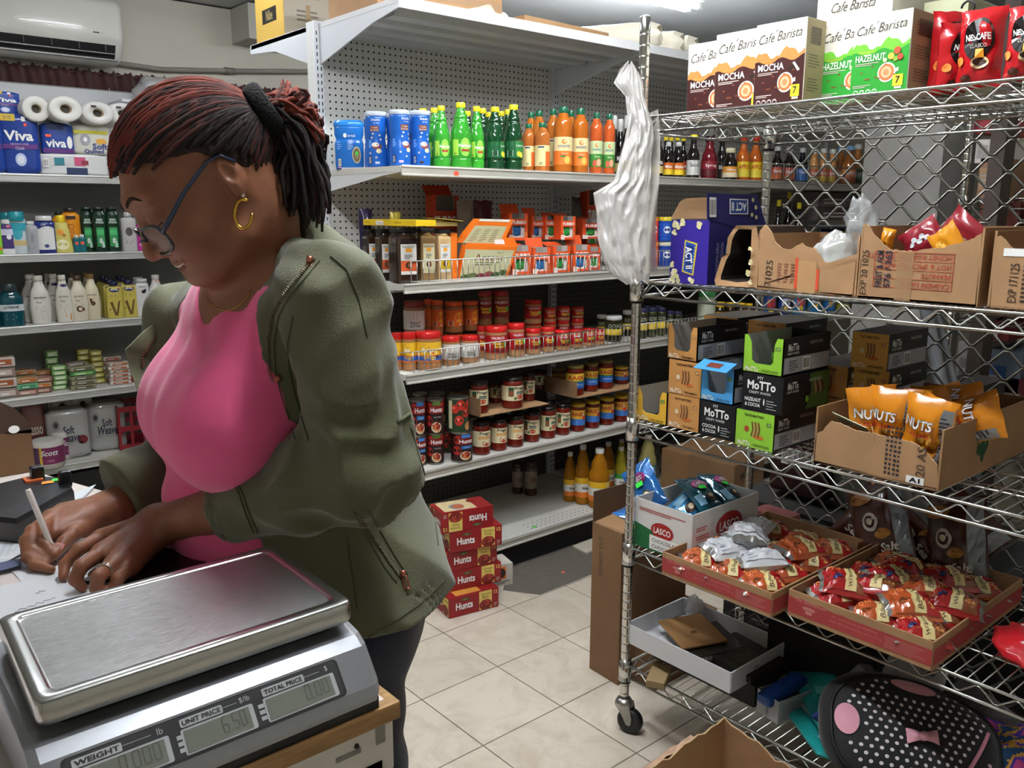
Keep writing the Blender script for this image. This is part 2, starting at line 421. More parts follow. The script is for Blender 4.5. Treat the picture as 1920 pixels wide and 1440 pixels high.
def gondola():
 g=empty('gondola_shelving',(0,0,0),0,'long white pegboard-backed shelving filled with bottles, jars and cans','shelving unit')
 for k in range(4):slotted_upright(GX0+BAY*k,GYB-.012,GYB+.045,GTOP+.03,g)
 for k in range(3):
  x0,x1=GX0+BAY*k,GX0+BAY*(k+1)
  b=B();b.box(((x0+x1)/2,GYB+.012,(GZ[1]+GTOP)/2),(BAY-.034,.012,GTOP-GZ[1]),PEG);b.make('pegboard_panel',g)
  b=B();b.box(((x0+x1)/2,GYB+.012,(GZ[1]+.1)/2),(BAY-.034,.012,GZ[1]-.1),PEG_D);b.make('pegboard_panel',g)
  for i,z in enumerate(GZ[:4]):
   s=shelf_unit(g,x0,x1,z,GYF,GYB-.01)
   if i in(1,2)and k<2:wire_fence(s,x0+(.04 if k==0 else 0),x1-(.0 if k==0 else.3),z,GYF+.012,.078)
   if i==0 and k==2:wire_fence(s,x0-.2,x1,z,GYF+.012,.09)
  s=shelf_unit(g,x0,x1,GZ[4],GYF-.02,GYB-.01,'base_shelf',lip=.03)
  b=B();b.box(((x0+x1)/2,GYF+.03,.055),(BAY,.02,.11),mat('#16161a',.7));b.make('kick_plate',s)
  b=B();yf=GYF
  b.box(((x0+x1)/2,(yf+GYB)/2,GTOP+.012),(BAY-.004,GYB-yf,.016),mat('#cfd0d0',.5))
  for j in range(4):
   y=yf+.05+j*.13
   b.add([(x0+.03,y,GTOP+.004),(x1-.03,y,GTOP+.004),(x1-.03,y+.02,GTOP-.022),(x0+.03,y+.02,GTOP-.022),(x1-.03,y+.085,GTOP-.022),(x0+.03,y+.085,GTOP-.022),(x1-.03,y+.105,GTOP+.004),(x0+.03,y+.105,GTOP+.004)],[(0,1,2,3),(3,2,4,5),(5,4,6,7),(0,3,5,7),(1,6,4,2)],mat('#bfc0c0',.5))
  o=b.make('top_shelf',g)
  b=B();b.box(((x0+x1)/2,yf-.004,GTOP+.004),(BAY-.004,.010,.034),mat('#d8d9d9',.4));b.make('front_rail',o)
  for x in(x0+.006,x1-.006):
   b=B();t=.003
   pts=[(yf+.002,GTOP+.022),(yf+.002,GTOP-.012),(yf+.16,GTOP-.035),(GYB,GTOP-.13),(GYB,GTOP+.022)]
   v=[(x-t,y,q)for y,q in pts]+[(x+t,y,q)for y,q in pts];m=len(pts)
   b.add(v,[tuple(reversed(range(m))),tuple(range(m,2*m))]+[(i,(i+1)%m,m+(i+1)%m,m+i)for i in range(m)],mat('#d5d8dd',.4))
   b.make('bracket',o)
 b=B();x0,x1=GX0,GX0+BAY*3
 b.box(((x0+x1)/2,GYB+.05+.26,GTOP+.012),(x1-x0,.52,.016),mat('#cfd0d0',.5))
 pts=[(GYB+.04,GTOP+.022),(GYB+.58,GTOP+.022),(GYB+.58,GTOP-.012),(GYB+.35,GTOP-.03),(GYB+.04,GTOP-.12)]
 v=[(x0,y,q)for y,q in pts]+[(x0+.005,y,q)for y,q in pts];m=len(pts)
 b.add(v,[tuple(reversed(range(m))),tuple(range(m,2*m))]+[(i,(i+1)%m,m+(i+1)%m,m+i)for i in range(m)],mat('#d5d8dd',.4))
 b.make('rear_top_shelf',g)
 return g
gondola()
LYF,LYB=4.60,5.02;LZ=[1.617,1.246,.907,.560,.197]
g=empty('wall_shelving',(0,0,0),0,'white shelving against the back wall holding paper rolls, shampoo, lotion and soap','shelving unit')
b=B();b.box((.35,LYB+.02,1.04),(3.6,.02,2.08),mat('#8f918e',.6,var=.05));b.make('back_panel',g)
b=B();b.box((.35,LYB+.006,(1.60+2.075)/2),(3.6,.012,.47),mat('#cdced0',.5));b.make('header_panel',g)
for k,(a,c_)in enumerate(((-1.28,-.06),(-.06,1.16),(1.16,2.15))):
 pass
for(a,c_)in((-1.5,.70),(.70,1.93)):
 for i,z in enumerate(LZ):
  shelf_unit(g,a,c_,z,LYF,LYB,'base_shelf' if i==4 else 'shelf',lipm=mat('#b9b9b5',.4,.4),lip=.036,under='#7f807c')
 b=B();b.box(((a+c_)/2,LYF+.03,.07),(c_-a,.02,.14),mat('#1a1a1a',.7));b.make('kick_plate',g)
 b=B();b.box((c_,LYB-.01,1.0),(.03,.03,2.0),PAINT);b.make('upright',g)
# ------------------------------------------------------------ wire rack
RX,RXB,RY1,RY0=1.672,2.225,1.461,-.06
RZ=[1.677,1.274,.905,.554,.206]
def wire_shelf(parent,x0,x1,y0,y1,z,name='wire_shelf',pitch=.0254,m=WIRE):
 b=B();lo=z-.036
 cs=[(x0,y0),(x1,y0),(x1,y1),(x0,y1)]
 for i in range(4):
  a,c_=Vector(cs[i]),Vector(cs[(i+1)%4]);d=(c_-a);L_=d.length;d=d/L_
  a2=a+d*.02;c2=c_-d*.02
  for zz in(z,lo):b.tube([(a2.x,a2.y,zz),(c2.x,c2.y,zz)],.0034,m,8)
  n=max(2,int(L_/.072));pts=[]
  for k in range(n*2+1):
   q=a2+(c2-a2)*(k/(2*n));pts.append((q.x,q.y,z-.003 if k%2 else lo+.003))
  zz=[]
  for k in range(len(pts)-1):
   p,q=Vector(pts[k]),Vector(pts[k+1]);zz+=[p+(q-p)*.12,p+(q-p)*.88]
  b.tube(zz,.0022,m,5)
 o=b.make(name,parent)
 b=B();y=y0+.03
 while y<y1-.02:b.tube([(x0,y,z+.0005),(x1,y,z+.0005)],.0016,m,4);y+=pitch
 for k in range(1,4):
  x=x0+(x1-x0)*k/4;b.tube([(x,y0,z-.004),(x,y1,z-.004)],.0026,m,5)
  pts=[(x,y0+(y1-y0)*j/60,z-.004 if j%2 else lo)for j in range(61)]
  if k==2:b.tube(pts,.002,m,4);b.tube([(x,y0,lo),(x,y1,lo)],.0026,m,5)
 b.make('deck_wires',o)
 for x,y in cs:
  b=B();T=Matrix.Translation((x,y,z-.048))
  b.lathe([(.0155,0),(.0185,.0),(.0172,.062),(.0150,.062)],CHROME,20,T)
  b.lathe([(.0132,-.006),(.0168,-.006),(.0160,.001),(.0132,.001)],mat('#0e0e0e',.5),16,T);b.make('corner_collar',o)
 return o
def post(parent,x,y,z0,z1,m=CHROME):
 b=B();r=.0127
 prof=[(r,z0)];z=z0+.02
 while z<z1-.02:
  prof+=[(r,z-.004),(r,z-.0008),(r-.0009,z),(r,z+.0008),(r,z+.004)];z+=.0254
 prof+=[(r,z1-.004),(r-.003,z1),(0,z1)]
 b.lathe(prof,m,16,Matrix.Translation((x,y,0)));b.make('post',parent)
def caster(parent,x,y,rz):
 t=B();t.lathe([(.0,.105),(.020,.100),(.0255,.090),(.0255,.078),(.017,.074),(.0,.074)],mat('#a9a8a4',.3,.9),18)
 for s in(-1,1):
  t.prism([(-.006,-.0),(.024,-.012),(.024,.012),(-.006,.0)],0,.001,mat('#9c9b97',.35,.9))if False else None
  pts=[(-.022,.09),(.022,.09),(.030,.05),(.026,.03),(.014,.03),(.004,.05)]
  v=[(px_,s*.017-.0012,z)for px_,z in pts]+[(px_,s*.017+.0012,z)for px_,z in pts];m=len(pts)
  t.add(v,[tuple(range(m)),tuple(reversed(range(m,2*m)))]+[(i,(i+1)%m,m+(i+1)%m,m+i)for i in range(m)],mat('#9c9b97',.35,.9))
 o=t.make('caster',parent,loc=(x,y,0),rz=rz)
 w=B();Rx=Matrix.Translation((.020,0,.037))@Matrix.Rotation(PI/2,4,'X')
 w.lathe([(.010,-.013),(.026,-.014),(.034,-.0125),(.037,-.006),(.037,.006),(.034,.0125),(.026,.014),(.010,.013)],mat('#161617',.45),28,Rx)
 w.lathe([(.0,-.017),(.009,-.017),(.009,.017),(.0,.017)],mat('#8c8c88',.3,.9),12,Rx)
 w.make('wheel',o)
rk=empty('wire_rack',(0,0,0),0,'chrome wire shelving rack on casters holding boxes of sweets and snacks','shelf rack')
for x in(RX,RXB):
 for y in(RY1,RY0):post(rk,x,y,.10,1.914 if(x,y)!=(RXB,RY1)else 1.90);caster(rk,x,y,R(-70)if x==RX and y==RY1 else R(30))
for z in RZ:wire_shelf(rk,RX,RXB,RY0,RY1,z)
def mesh_fence():
 b=B();X=2.27;y0,y1,z0,z1=-.2,1.455,.15,1.72;pw,ph=.0855,.0775
 m=mat('#8d8a83',.38,.85)
 ny=int((y1-y0)/pw)+1;nz=int((z1-z0)/(ph/2))+1
 for j in range(nz*2//2):
  z=z0+j*ph
  for sgn in(1,-1):
   pass
 rows=int((z1-z0)/ph)
 for j in range(rows*2):
  z=z0+j*ph/2;pts=[]
  off=0 if j%2==0 else pw/2
  y=y0-off
  k=0
  while y<=y1+.001:
   lo=k%2==0
   zz=z if lo else z+ph/2
   e=.006
   if y0-.001<=y:
    pts+=[(X+(.003 if j%2 else-.003),y-e,zz+(.003 if lo else-.003)),(X+(.003 if j%2 else-.003),y+e,zz+(.003 if lo else-.003))]
   y+=pw/2;k+=1
  b.tube(pts,.0033,m,6)
 o=b.make('mesh_fence');tag(o,'grey diamond steel mesh panel standing behind the chrome rack','fence')
 b=B()
 for z in(z0,z1):b.tube([(X,y0,z),(X,y1,z)],.007,m,8)
 b.tube([(X,y0,z0),(X,y0,z1)],.007,m,8)
 b.tube([(X+.01,y1-.3,0),(X+.01,y1-.3,z0)],.008,m,8);b.tube([(X,y0+.01,0),(X,y0+.01,z0)],.008,m,8)
 b.make('mesh_frame',o)
mesh_fence()
# ---------------------------------------------------------------- counter
def counter():
 c=empty('counter',(0,0,0),0,'white laminate checkout counter with worn bare wood edge strip','counter')
 z=.92
 b=B();top=[(-1.2,.742),(.452,.742),(.452,1.62),(.30,2.10),(-1.2,2.10)]
 lam=mat('#d9cfc9',.42,var=.05,vscale=9)
 b.prism(top,z-.02,z,lam);b.make('counter_top',c)
 woodm=mat('#a9814f',.6,bump=.6,bscale=40,var=.35,vscale=18,stretch=(1,8,8))
 b=B()
 b.bbox((-.37,.735,z-.009),(1.665,.016,.021),woodm,.003);b.bbox((.457,1.18,z-.008),(.012,.89,.018),woodm,.003)
 b.make('wood_edging',c)
 wb=mat('#d8d4cc',.6,var=.12,vscale=6,bump=.4,bscale=30)
 b=B();b.bbox((-.37,.744,z-.052),(1.655,.018,.065),wb,.004)
 for(x,w,h_)in((.40,.03,.006),(.31,.05,.007),(.18,.02,.006),(.44,.012,.02)):
  b.rect(plane((0,.7348,0),(1,0,0),(0,0,1)),x-w/2,z-.045,x+w/2,z-.045+h_,mat('#8b8880',.8),.0004)
 b.lathe([(.0,0),(.003,0),(.0025,.002),(0,.002)],mat('#2a2a2a',.5),8,Matrix.Translation((.41,.7345,z-.035))@Matrix.Rotation(PI/2,4,'X'))
 b.make('apron',c)
 b=B();b.bbox((-.38,.762,(z-.085)/2),(1.60,.018,z-.09),wb,.004);b.bbox((.437,1.18,(z-.025)/2),(.016,.84,z-.03),wb,.004)
 b.box((-.37,2.08,(z-.02)/2),(1.3,.02,z-.02),wb);b.make('side_panel',c)
 b=B();b.bbox((.425,.750,.46),(.045,.03,.80),mat('#e3e1da',.5,var=.1,vscale=9),.006);b.make('leg',c)
 return c
counter()
# ------------------------------------------------------- kinds of goods
DIM={}
def thing(name):return empty(name)
def plastic(c,rough=.25):return mat(c,rough,coat=.3)
def liquid(c):return mat(c,.08,coat=.6)
NEON=mat('#3df04a',.5);ORS=mat('#ff5a3c',.5)
def bottle(name,prof,bm,cap,label=None,sx=1,sy=1,art=None,seg=24,extra=None,capname='cap',lmat=None,lspan=None,lname='label'):
 """prof list of (r, z); cap (r, z0, z1, material)"""
 def mk():
  t=thing(name)
  b=B();b.lathe(prof,bm,seg,None,sx,sy);b.make('body',t)
  if cap:
   r,z0,z1,cm=cap;b=B()
   b.lathe([(r*.97,z0),(r,z0+.001),(r,z1-.0015),(r*.93,z1),(0,z1)],cm,seg)
   for i in range(0,seg,1):
    a=2*PI*i/seg;b.box((r*math.cos(a),r*math.sin(a),(z0+z1)/2),(.0008,.0008,(z1-z0)*.7),cm)
   b.make(capname,t)
  if label:
   r,z0,z1,lm=label;b=B();rf=(lambda v:r)
   S=cyl(rf,sx,sy);sp=lspan or PI*.999*r
   b.grid(lambda u,v:S(-sp+2*sp*u,z0+(z1-z0)*v,.0006),56,1,lm)
   if art:art(b,S,r,z0,z1)
   b.make(lname,t)
  if extra:extra(t)
  return t
 return mk
def h_curve(pts,n=6):
 out=[]
 for i in range(len(pts)-1):
  (r0,z0),(r1,z1)=pts[i],pts[i+1]
  for k in range(n):
   t=k/n;s=t*t*(3-2*t);out.append((r0+(r1-r0)*s,z0+(z1-z0)*t))
 out.append(pts[-1]);return out
KIND={}
def kind(key,w,h,mk):KIND[key]=(w,h,mk)
def sticker(t,r,u,z,m=NEON,sx=1,sy=1,w=.016,hh=.009):
 b=B();S=cyl(lambda v:r,sx,sy);b.rect(S,u-w/2,z-hh/2,u+w/2,z+hh/2,m,.0014,3,1);b.make('price_sticker',t)
def cereal_tub():
 t=thing('cereal_tub');bl=plastic('#1f6fc4');b=B()
 pr=h_curve([(.052,0),(.054,.02),(.054,.09),(.049,.105),(.055,.125),(.055,.15)],4)
 b.lathe(pr,bl,28,None,1,.62);b.make('body',t)
 b=B();b.lathe([(.0555,.15),(.057,.153),(.057,.162),(.050,.172),(0,.172)],plastic('#2a86dd'),28,None,1,.62);b.make('lid',t)
 b=B();S=cyl(lambda v:.0545,1,.62)
 b.ell(S,.030,.05,.018,.030,mat('#d9c99a'),.0016);b.ell(S,.030,.05,.014,.024,mat('#7b6a48'),.002);b.ell(S,.030,.05,.008,.015,mat('#a08f63'),.0024)
 b.text(S,'Cereal',.006,.118,.010,WHITE,.003);b.ell(S,-.012,.118,.006,.008,WHITE,.003,12);b.lines(S,-.004,.07,.018,.092,4,mat('#9cc4f0'),.0016)
 b.bars(S,-.045,.012,-.030,.036,.0016);b.lines(S,-.05,.07,-.026,.10,4,mat('#8ab6ee'),.0016);b.rect(S,-.046,.004,-.03,.009,mat('#e2a9c9'),.0016)
 b.make('print',t)
 b=B();b.rect(S,.024,.05,.034,.062,NEON,.003);b.make('price_sticker',t)
 return t
kind('tub',.11,.172,cereal_tub)
def puffs(v):
 def mk():
  t=thing('snack_canister');bl=plastic('#1d5fb8');b=B()
  pr=h_curve([(.038,0),(.0385,.05),(.033,.105),(.036,.13),(.0375,.185)],5)
  rf=lambda z:np.interp(z,[p[1]for p in pr],[p[0]for p in pr])
  b.lathe(pr,bl,28);b.make('body',t)
  b=B();b.lathe([(.038,.183),(.0395,.185),(.0395,.196),(.037,.200),(0,.199)],mat('#cfd9e6',.25,alpha=.85),28);b.make('lid',t)
  b=B();S=cyl(rf)
  du=(-.006,.018,.010)[v]
  b.text(S,'Snacks',du,.170,.009,WHITE,.001,bold=.01);b.text(S,'for baby',du+.004,.158,.006,WHITE,.001)
  b.rect(S,du-.020,.128,du+.012,.148,mat('#7a3f28'),.0006,6,3);b.text(S,'Grain',du-.004,.142,.007,WHITE,.001);b.text(S,'& Grow',du-.004,.133,.006,WHITE,.001)
  b.ell(S,du+.004,.075,.018,.011,mat('#8a3a24'),.0008);b.ell(S,du-.002,.081,.013,.008,mat('#efe6d6'),.0012);b.ell(S,du+.010,.058,.010,.008,mat('#e8dcb0'),.0012)
  for q,(x,z)in enumerate(((-.014,.106),(.018,.10),(.0,.035),(-.022,.05),(.014,.115),(-.01,.12))):
   pts=[(x+du+(.0055 if i%2==0 else.0024)*math.cos(i*PI/5+q),z+(.0055 if i%2==0 else.0024)*math.sin(i*PI/5+q))for i in range(10)]
   b.poly(S,pts,mat('#d8d2c2'),.001)
  b.rect(S,-.034,.012,-.022,.040,mat('#1a2450'),.0006,3,1);b.lines(S,-.033,.014,-.023,.038,6,WHITE,.001);b.rect(S,-.010,.012,.006,.020,mat(('#dfe6f2','#e8a6c0','#3a1f18')[v]),.0008,3,1)
  b.lines(S,-.034,.07,-.018,.10,5,mat('#7fb0ea'),.0008)
  b.make('print',t);return t
 return mk
for i in range(3):kind('puff%d'%i,.077,.20,puffs(i))
def green_bottle(col,dark,lab):
 gm=mat(col,.08,coat=.8,sss=0)
 pr=h_curve([(.036,0),(.043,.006),(.042,.035),(.0405,.04),(.0425,.045),(.042,.12),(.041,.14),(.030,.19),(.026,.20),(.028,.206),(.018,.235)],4)+[(.0165,.24),(.0165,.252)]
 rf=.0425
 def art(b,S,r,z0,z1):
  if dark:
   b.lines(S,-.035,z0+.05,-.006,z1-.006,8,mat('#9fc7ae'),.001);b.bars(S,-.032,z0+.006,-.008,z0+.030,.001)
   b.rect(S,.004,z0,.05,z1,mat('#2f7a3a'),.0009,8,1);b.ell(S,.027,(z0+z1)/2+.012,.019,.028,mat('#8f2238'),.0012);b.text(S,'Lemon',.026,(z0+z1)/2+.016,.010,WHITE,.0018)
   b.ell(S,.018,z0+.016,.009,.011,mat('#f2cf3a'),.0018);b.ell(S,.030,z0+.012,.009,.011,mat('#f6d84a'),.0020)
  else:
   b.rect(S,-.040,z0,-.016,z1-.004,mat('#a9d84a'),.0008,6,1);b.lines(S,-.037,z0+.02,-.020,z1-.01,8,mat('#6fae2e'),.0012);b.bars(S,-.036,z0+.002,-.022,z0+.012,.0012)
   b.ell(S,.012,(z0+z1)/2,.023,.036,mat('#b9e56b'),.0008,28);b.ell(S,.012,(z0+z1)/2,.020,.032,mat('#7fc83c'),.0012,28)
   for k in range(8):
    a=k*PI/4;b.poly(S,[(.012,(z0+z1)/2),(.012+.017*math.cos(a-.33),(z0+z1)/2+.027*math.sin(a-.33)),(.012+.017*math.cos(a+.33),(z0+z1)/2+.027*math.sin(a+.33))],mat('#a6e05a'),.0015)
   b.text(S,'Natural',.012,(z0+z1)/2+.006,.013,WHITE,.002,bold=.02);b.rect(S,-.004,(z0+z1)/2-.018,.028,(z0+z1)/2-.009,mat('#a33a22'),.002,5,1)
 return bottle('juice_bottle',pr,gm,(.0185,.246,.268,plastic('#e8d92a')),(rf,.052,.120,mat('#1c5c34',.3)if dark else mat(col,.2)),art=art,lspan=.06)
kind('lime',.086,.268,green_bottle('#359a2c',False,0));kind('lemon',.086,.268,green_bottle('#0d4020',True,0))
def squash(col,labc,low,name,fruit,h=.25,back=False):
 pr=[(r,z*h/.25)for r,z in h_curve([(.030,0),(.034,.005),(.034,.035),(.0325,.04),(.034,.045),(.034,.14),(.0345,.165),(.033,.19),(.018,.222)],4)+[(.014,.228),(.014,.235)]]
 def art(b,S,r,z0,z1):
  H=z1-z0;m=z0+H*.55
  if back:
   b.rect(S,-.030,z0+.002,-.002,z1-.01,mat('#e6d79b'),.0008,6,1);b.lines(S,-.028,z0+H*.25,-.004,z1-.012,9,mat('#a08c4e'),.0012);b.bars(S,-.026,z0+.003,-.006,z0+H*.2,.0012);b.rect(S,-.030,z1-.010,-.002,z1-.004,mat('#28386a'),.0012,4,1)
   b.rect(S,.004,z0,.034,z0+H*.7,mat(low),.0008,6,1);return
  b.rect(S,-.05,z0,.05,z0+H*.50,mat(low),.0008,16,1)
  b.ell(S,.004,z0+H*.50,.034,H*.12,mat(labc),.001)
  b.text(S,'SUNQUICK',.002,z0+H*.66,H*.105,mat('#27408f'),.0018,width=.044,bold=.02)
  b.ell(S,.002,z0+H*.83,.009,H*.085,mat('#d2702a'),.0014);b.ell(S,.004,z0+H*.84,.005,H*.05,mat('#f2cf9a'),.002)
  b.text(S,name,.006,z0+H*.40,H*.07,mat('#f6e7c4'),.002)
  b.ell(S,.014,z0+H*.17,.014,H*.15,mat(fruit[0]),.0014);b.ell(S,.014,z0+H*.17,.011,H*.12,mat(fruit[1]),.0018)
  b.ell(S,-.008,z0+H*.14,.011,H*.12,mat(fruit[2]),.0016);b.ell(S,-.002,z0+H*.30,.010,H*.035,mat('#3f7a34'),.0016)
  b.rect(S,-.05,z0,-.030,z1,mat('#efe2b4'),.0011,5,1);b.lines(S,-.048,z0+.01,-.034,z1-.01,12,mat('#b58a4a'),.0014)
 return bottle('squash_bottle',pr,liquid(col),(.0165,.226*h/.25,h,plastic('#1f6a4a')),(.0342,.030*h/.25,.135*h/.25,mat(labc,.4)),art=art)
kind('sq_orange',.069,.25,squash('#b8641c','#efdca0','#e0762a','Orange',('#e9a03a','#f4bf5a','#e07a28')))
kind('sq_green',.069,.25,squash('#c95a28','#cfe0a8','#3f8f3a','Exotic',('#e58a6a','#f0b090','#d9533a')))
kind('sq_small',.069,.19,squash('#b0642a','#e6d79b','#d9652a','Orange',('#e9a03a','#f4bf5a','#e07a28'),.19,True))
kind('sq_back',.069,.25,squash('#b86a24','#e6cf9a','#c9702a','Orange',('#e9a03a','#f4bf5a','#e07a28'),.25,True))
def sauce(col,capc,l1,l2,txt,h=.22,neck=.012,wide=.030,tcol='#f2f2ee',name='sauce_bottle',caph=.024):
 pr=h_curve([(wide*.95,0),(wide,.004),(wide,h*.52),(neck*1.15,h*.74),(neck,h*.78),(neck,h-caph)],5)
 def art(b,S,r,z0,z1):
  b.rect(S,-PI*r*.99,z0,PI*r*.99,z0+(z1-z0)*.45,mat(l2),.0008,20,1)
  b.text(S,txt,0,z0+(z1-z0)*.68,(z1-z0)*.26,mat(tcol),.0014,width=r*1.5,bold=.02);b.lines(S,-r*.8,z0+(z1-z0)*.1,r*.8,z0+(z1-z0)*.36,2,mat('#2a2018'),.0014)
 return bottle(name,pr,liquid(col),(neck*1.2,h-caph,h,plastic(capc)),(wide+.0003,h*.08,h*.42,mat(l1,.4)),art=art)
kind('soy_y',.06,.22,sauce('#120c0a','#e8d22a','#c8361e','#e8c62a','Mushroom'))
kind('soy_w',.06,.20,sauce('#120c0a','#c9c9c6','#d8681e','#e8c62a','Malta',.20))
kind('soy_foil',.06,.23,sauce('#0e0a0a','#d2d2cf','#20140f','#c9b06a','Malta',.23,caph=.05))
kind('wht_lab',.056,.23,sauce('#191311','#e8d22a','#d6d6d0','#cfcfc8','Sauce',.23,.013,.028,'#6a6a62'))
kind('cherry',.07,.20,sauce('#6e1420','#3a0c12','#8f2230','#5a101a','Syrup',.20,.016,.033))
kind('blacksq',.06,.20,sauce('#14100e','#1a1a1a','#1c1512','#2a1d16','Black',.20,.014,.028))
kind('honey',.05,.15,sauce('#191210','#d9cfae','#e89a3a','#e8d9b4','Honey',.15,.013,.025))
kind('vinegar',.08,.23,sauce('#c0601c','#c0392b','#f0cf2a','#f0d84a','APPLE',.23,.016,.038,'#c0281e'))
kind('dark_or',.062,.19,sauce('#1c1310','#b9b9b6','#b8442a','#c8683a','Sauce',.19))
kind('dark_bl',.062,.19,sauce('#14161e','#c9c9c6','#2a5fae','#3a7fce','Tonic',.19))
kind('lt_or',.06,.18,sauce('#d99a5a','#d8d8d4','#d8542a','#e8c04a','Salsa',.18,.018,.029))
kind('brn_blue',.062,.20,sauce('#a8642a','#8fc0e8','#d87a2a','#c05a20','BBQ',.20,.016,.031))
kind('grn_wht',.062,.20,sauce('#c9833a','#e6e6e2','#1f5a3a','#245f3e','Yum!',.20,.018,.030))
kind('yellow_lid',.055,.09,bottle('condiment_jar',h_curve([(.026,0),(.0275,.004),(.0275,.06),(.022,.072)],3),mat('#3a2c14',.15,coat=.5),(.0255,.072,.09,plastic('#e2b81e')),(.0278,.015,.055,mat('#d8902a',.5))))
def jar(col,lidc,labc,art,w=.085,h=.11,lidh=.020,name='peanut_butter_jar',z0=.22,z1=.74,lidname='lid',shoulder=.90):
 r=w/2
 pr=h_curve([(r*.93,0),(r,.006),(r,h*.10),(r*.985,h*.16),(r*.985,h*(shoulder-.10)),(r*.99,h*(shoulder-.08)),(r*.90,h-lidh)],3)
 return bottle(name,pr,mat(col,.12,coat=.6),(r*.95,h-lidh,h,plastic(lidc)),(r*.992,h*z0,h*z1,mat(labc,.4)),art=art,capname=lidname)
def a_swiss(b,S,r,z0,z1):
 H=z1-z0;w=PI*r*.99
 b.rect(S,-w,z0,w,z0+H*.36,mat('#d8742e'),.0007,20,1);b.rect(S,-w*.5,z0+H*.08,w*.55,z0+H*.3,mat('#3a66b8'),.001,12,1)
 b.poly(S,[(-.034,z0+H*.42),(.012,z0+H*.42),(.026,z0+H*.62),(-.002,z0+H*.78),(-.018,z0+H*.92),(-.036,z0+H*.70)],mat('#a8201e'),.0012)
 b.text(S,'Swiss',-.006,z0+H*.62,H*.24,WHITE,.0022,shear=.25,bold=.02)
 b.ell(S,-.012,z0+H*.26,.010,H*.10,mat('#c98a4a'),.0016);b.ell(S,.010,z0+H*.20,.012,H*.09,mat('#e8c04a'),.0016);b.ell(S,.028,z0+H*.25,.006,H*.08,mat('#4a3a2a'),.0016)
def a_white(b,S,r,z0,z1):
 H=z1-z0
 b.lines(S,-.034,z0+H*.15,-.012,z1-H*.12,9,mat('#8a8a86'),.001);b.frame(S,-.004,z0+H*.5,.014,z1-H*.12,.0012,mat('#a82a3a'),.001)
 b.text(S,'PEANUT',.006,z0+H*.36,H*.14,mat('#2a2a2a'),.0014,bold=.02);b.text(S,'BUTTER',.006,z0+H*.18,H*.14,mat('#2a2a2a'),.0014,bold=.02)
def a_val(b,S,r,z0,z1):
 H=z1-z0
 b.text(S,'VALRICO',.0,z1-H*.14,H*.15,WHITE,.0016,bold=.02)
 b.text(S,'Peanut',.002,z0+H*.56,H*.19,mat('#f0cf3a'),.0020,shear=.2,bold=.03);b.text(S,'Butter',.004,z0+H*.38,H*.17,mat('#f0cf3a'),.0020,shear=.2,bold=.03)
 for x,z in((-.012,.14),(.004,.10),(.018,.16)):b.ell(S,x,z0+H*z,.008,H*.08,mat('#6a2a1a'),.0014)
 b.rect(S,.020,z0+H*.35,.028,z0+H*.62,NEON,.0026,2,1)
def a_or(b,S,r,z0,z1):
 H=z1-z0;b.bars(S,-.024,z0+H*.04,-.004,z0+H*.34,.0012);b.ell(S,.022,z0+H*.55,.018,H*.34,mat('#f0a02a'),.001);b.rect(S,.022,z0+H*.05,.030,z0+H*.16,WHITE,.001)
kind('pb_swiss',.092,.112,jar('#a8744a','#c8201e','#e8b82a',a_swiss,.092,.112))
kind('pb_white',.075,.095,jar('#a8744a','#c8201e','#d8d6ce',a_white,.075,.095))
kind('pb_red',.075,.105,jar('#b5865a','#c8201e','#b01a20',a_val,.075,.105))
kind('pb_redt',.07,.14,jar('#8a5a38','#a01a1a','#8f1a1e',a_val,.07,.14))
kind('pb_orange',.075,.15,jar('#9a6238','#d8561e','#d8621e',a_or,.075,.15))
kind('pb_dkw',.09,.12,jar('#8a5a38','#7a1a18','#d2cfc8',a_white,.09,.12))
def a_olive(b,S,r,z0,z1):
 H=z1-z0;b.rect(S,-r*2,z0+H*.1,r*2,z0+H*.55,mat('#d2b42a'),.0008,12,1);b.text(S,'GOYA',0,z0+H*.78,H*.25,mat('#c9c9a0'),.0014)
kind('olive',.06,.10,jar('#2c2a14','#c2c2be','#22281a',a_olive,.06,.10,.016,'olive_jar'))
kind('olive_d',.05,.10,jar('#3a3a1c','#2a2a4a','#1c1e28',a_olive,.05,.10,.014,'olive_jar'))
def a_prego(b,S,r,z0,z1):
 H=z1-z0
 b.text(S,'Prego',.004,z1-H*.16,H*.24,mat('#141414'),.0014,bold=.02);b.rect(S,-.024,z0+H*.50,.036,z0+H*.66,mat('#d8963a'),.001,8,1);b.text(S,'Three Cheese',.006,z0+H*.58,H*.075,WHITE,.0016)
 b.ell(S,.012,z0+H*.22,.020,H*.17,mat('#a82a1c'),.0012);b.ell(S,.014,z0+H*.34,.012,H*.07,mat('#e8dcc0'),.0018);b.lines(S,-.045,z0+H*.1,-.028,z1-H*.1,10,mat('#b8ae90'),.001)
def a_prego_g(b,S,r,z0,z1):
 H=z1-z0
 b.text(S,'Prego',.026,z1-H*.18,H*.26,mat('#141414'),.0014,bold=.02);b.rect(S,.008,z0+H*.44,.046,z0+H*.62,mat('#1f4a2e'),.001,6,1);b.text(S,'Mushroom',.026,z0+H*.53,H*.09,WHITE,.0016)
 b.ell(S,.026,z0+H*.24,.016,H*.15,mat('#b8402a'),.0012);b.rect(S,-.022,z0+H*.30,-.002,z0+H*.92,mat('#1f4a2e'),.001,5,1);b.rect(S,-.020,z0+H*.34,-.004,z0+H*.68,mat('#8a4a2a'),.0014,4,1)
 b.ell(S,.004,z0+H*.16,.005,H*.1,mat('#3f6a2e'),.0016)
